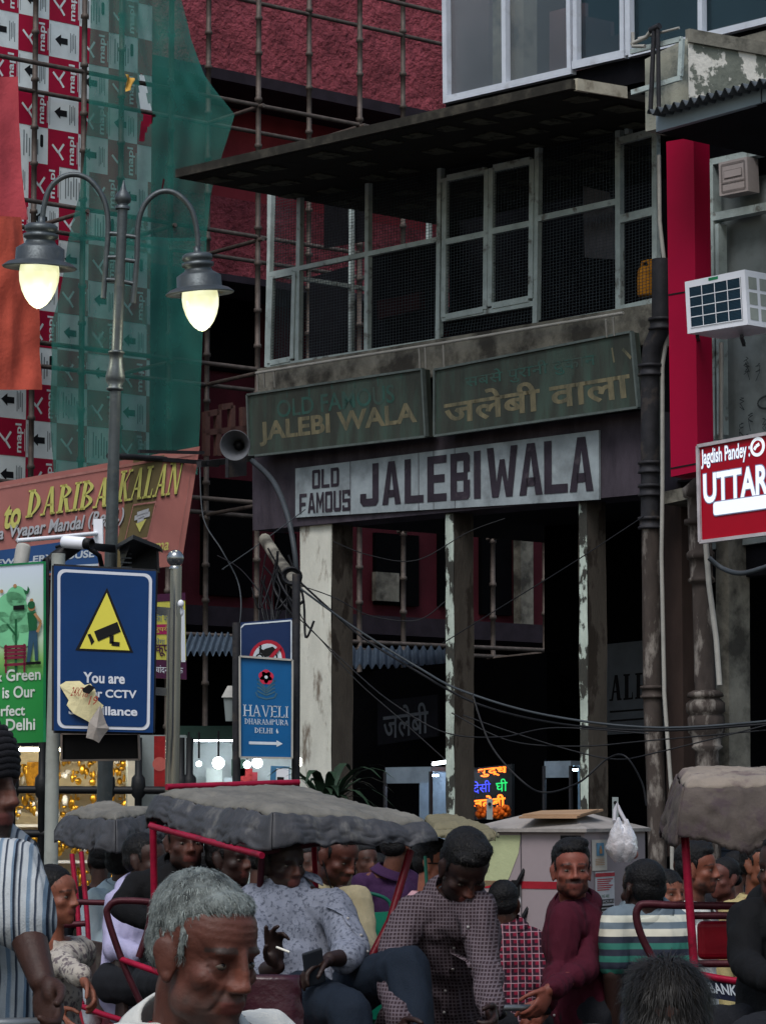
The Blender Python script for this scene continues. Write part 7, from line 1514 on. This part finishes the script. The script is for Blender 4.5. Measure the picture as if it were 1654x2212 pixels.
for q in (-1, 1):
    mb.tube([T((q * .0335 + .02 * math.cos(a), .092, .004 + .016 * math.sin(a))) for a in [2 * math.pi * i / 14 for i in range(15)]], .003, 0, 5, False); mb.tube([T((q * .055, .09, .008)), T((q * .08, -.01, .01))], .003, 0, 5)
mb.build('glasses', m_blk, pgl)
# silhouettes farther along the street
far = [(62, 1855, 8.6, 160, fb_dark, 'dark haired passer-by behind the pale grey post'), (30, 1850, 7.6, 200, fb_blk, 'dark passer-by beside the striped man'), (215, 1862, 9.5, 190, fb_blk, 'dark passer-by beyond the left rickshaw'), (560, 1862, 9.2, 170, fb_dark, 'dark passer-by behind the seated passenger'), (790, 1862, 9.0, 30, fb_blk, 'dark passer-by between cream and purple men'), (812, 1880, 10.2, 200, fb_teal, 'blue shirted passer-by far behind the middle rickshaw'), (1480, 1870, 8.8, 185, fb_dark, 'dark passer-by left of the white shirted man'), (1590, 1880, 9.2, 150, fb_blk, 'dark passer-by behind the dupatta woman'), (665, 1870, 8.4, 20, fb_pinkc, 'pink clad passer-by seen past the seated passenger'), (440, 1872, 8.8, 185, fb_dark, 'dark passer-by behind the middle hood')]
for x, y, Yd, a, sh, lab in far: person(lab, (x, y), Yd, a, 'passers-by in the background', tone='3c221a', vox=.012, shirt=sh, trousers=m_tdark, s=.98, eyes=False, collar=False, cat='person')
# bicycles held by the riders
def bicycle(label, bar_mid, ax, fw, colm):
    b = V(bar_mid); ax = V(ax).normalized(); fw = V(fw).normalized(); o = thing('bicycle', label, 'bicycle', V((b.x, b.y, 0)))
    P = lambda a, s_, z: V((b.x, b.y, 0)) + fw * a + ax * s_ + UP * z; z = b.z
    for a, nm in ((.28, 0), (-.78, 0)): wheel(o, P(a, 0, .33), ax)
    mb = MB(); mb.tube(arc3([P(-.18, -.29, z - .02), P(-.06, -.27, z), P(.02, -.14, z + .005), P(.02, 0, z), P(.02, .14, z + .005), P(-.06, .27, z), P(-.18, .29, z - .02)], 5), .0125, 0, 10); mb.build('handlebar', m_rim, o)
    for q in (-1, 1):
        mb = MB(); mb.tube([P(-.18, q * .29, z - .02), P(-.09, q * .28, z - .005)], .018, 0, 10); mb.build('grip', m_blk, o)
        mb = MB(); mb.tube([P(.0, q * .2, z - .015), P(-.1, q * .23, z - .045)], .006, 0, 6); mb.build('brake_lever', m_rim, o)
    mb = MB(); mb.tube([P(.02, 0, z), P(.1, 0, .75), P(.28, 0, .33)], .016, 0, 8); mb.build('fork', colm, o)
    for a, c in (((.08, .8), (-.3, .32)), ((.06, .88), (-.42, .86)), ((-.3, .32), (-.45, .95)), ((-.78, .33), (-.42, .84)), ((-.78, .33), (-.3, .32))):
        mb = MB(); mb.tube([P(a[0], 0, a[1]), P(c[0], 0, c[1])], .015, 0, 8); mb.build('frame_tube', colm, o)
    mb = MB(); mb.ell(P(-.47, 0, .98), (.12, .08, .04)); mb.build('saddle', m_blk, o); return o
w1 = im['wr'] + V((-.04, -.05, -.07)); bicycle('bicycle with a chrome handlebar held by the maroon shirted man', w1 + V((-.27, 0, .0)), (1, .05, 0), (-.1, -1, 0), m_rgr)
w2 = is_['wl'] + V((.02, -.06, -.085)); bicycle('blue bicycle with chrome handlebar held by the striped shirt man', w2 + V((-.24, 0, 0)), (1, -.05, 0), (.35, -1, 0), M('blue_frame_paint', '0e4a68', .35, var=.1))
w3 = ik['wl'] + V((-.0, -.06, -.08)); bicycle('bicycle under the bending man in the checked shirt', (ik['wl'] + ik['wr']) / 2 + V((0, -.06, -.08)), (1, .03, 0), (.2, -1, 0), m_rred)
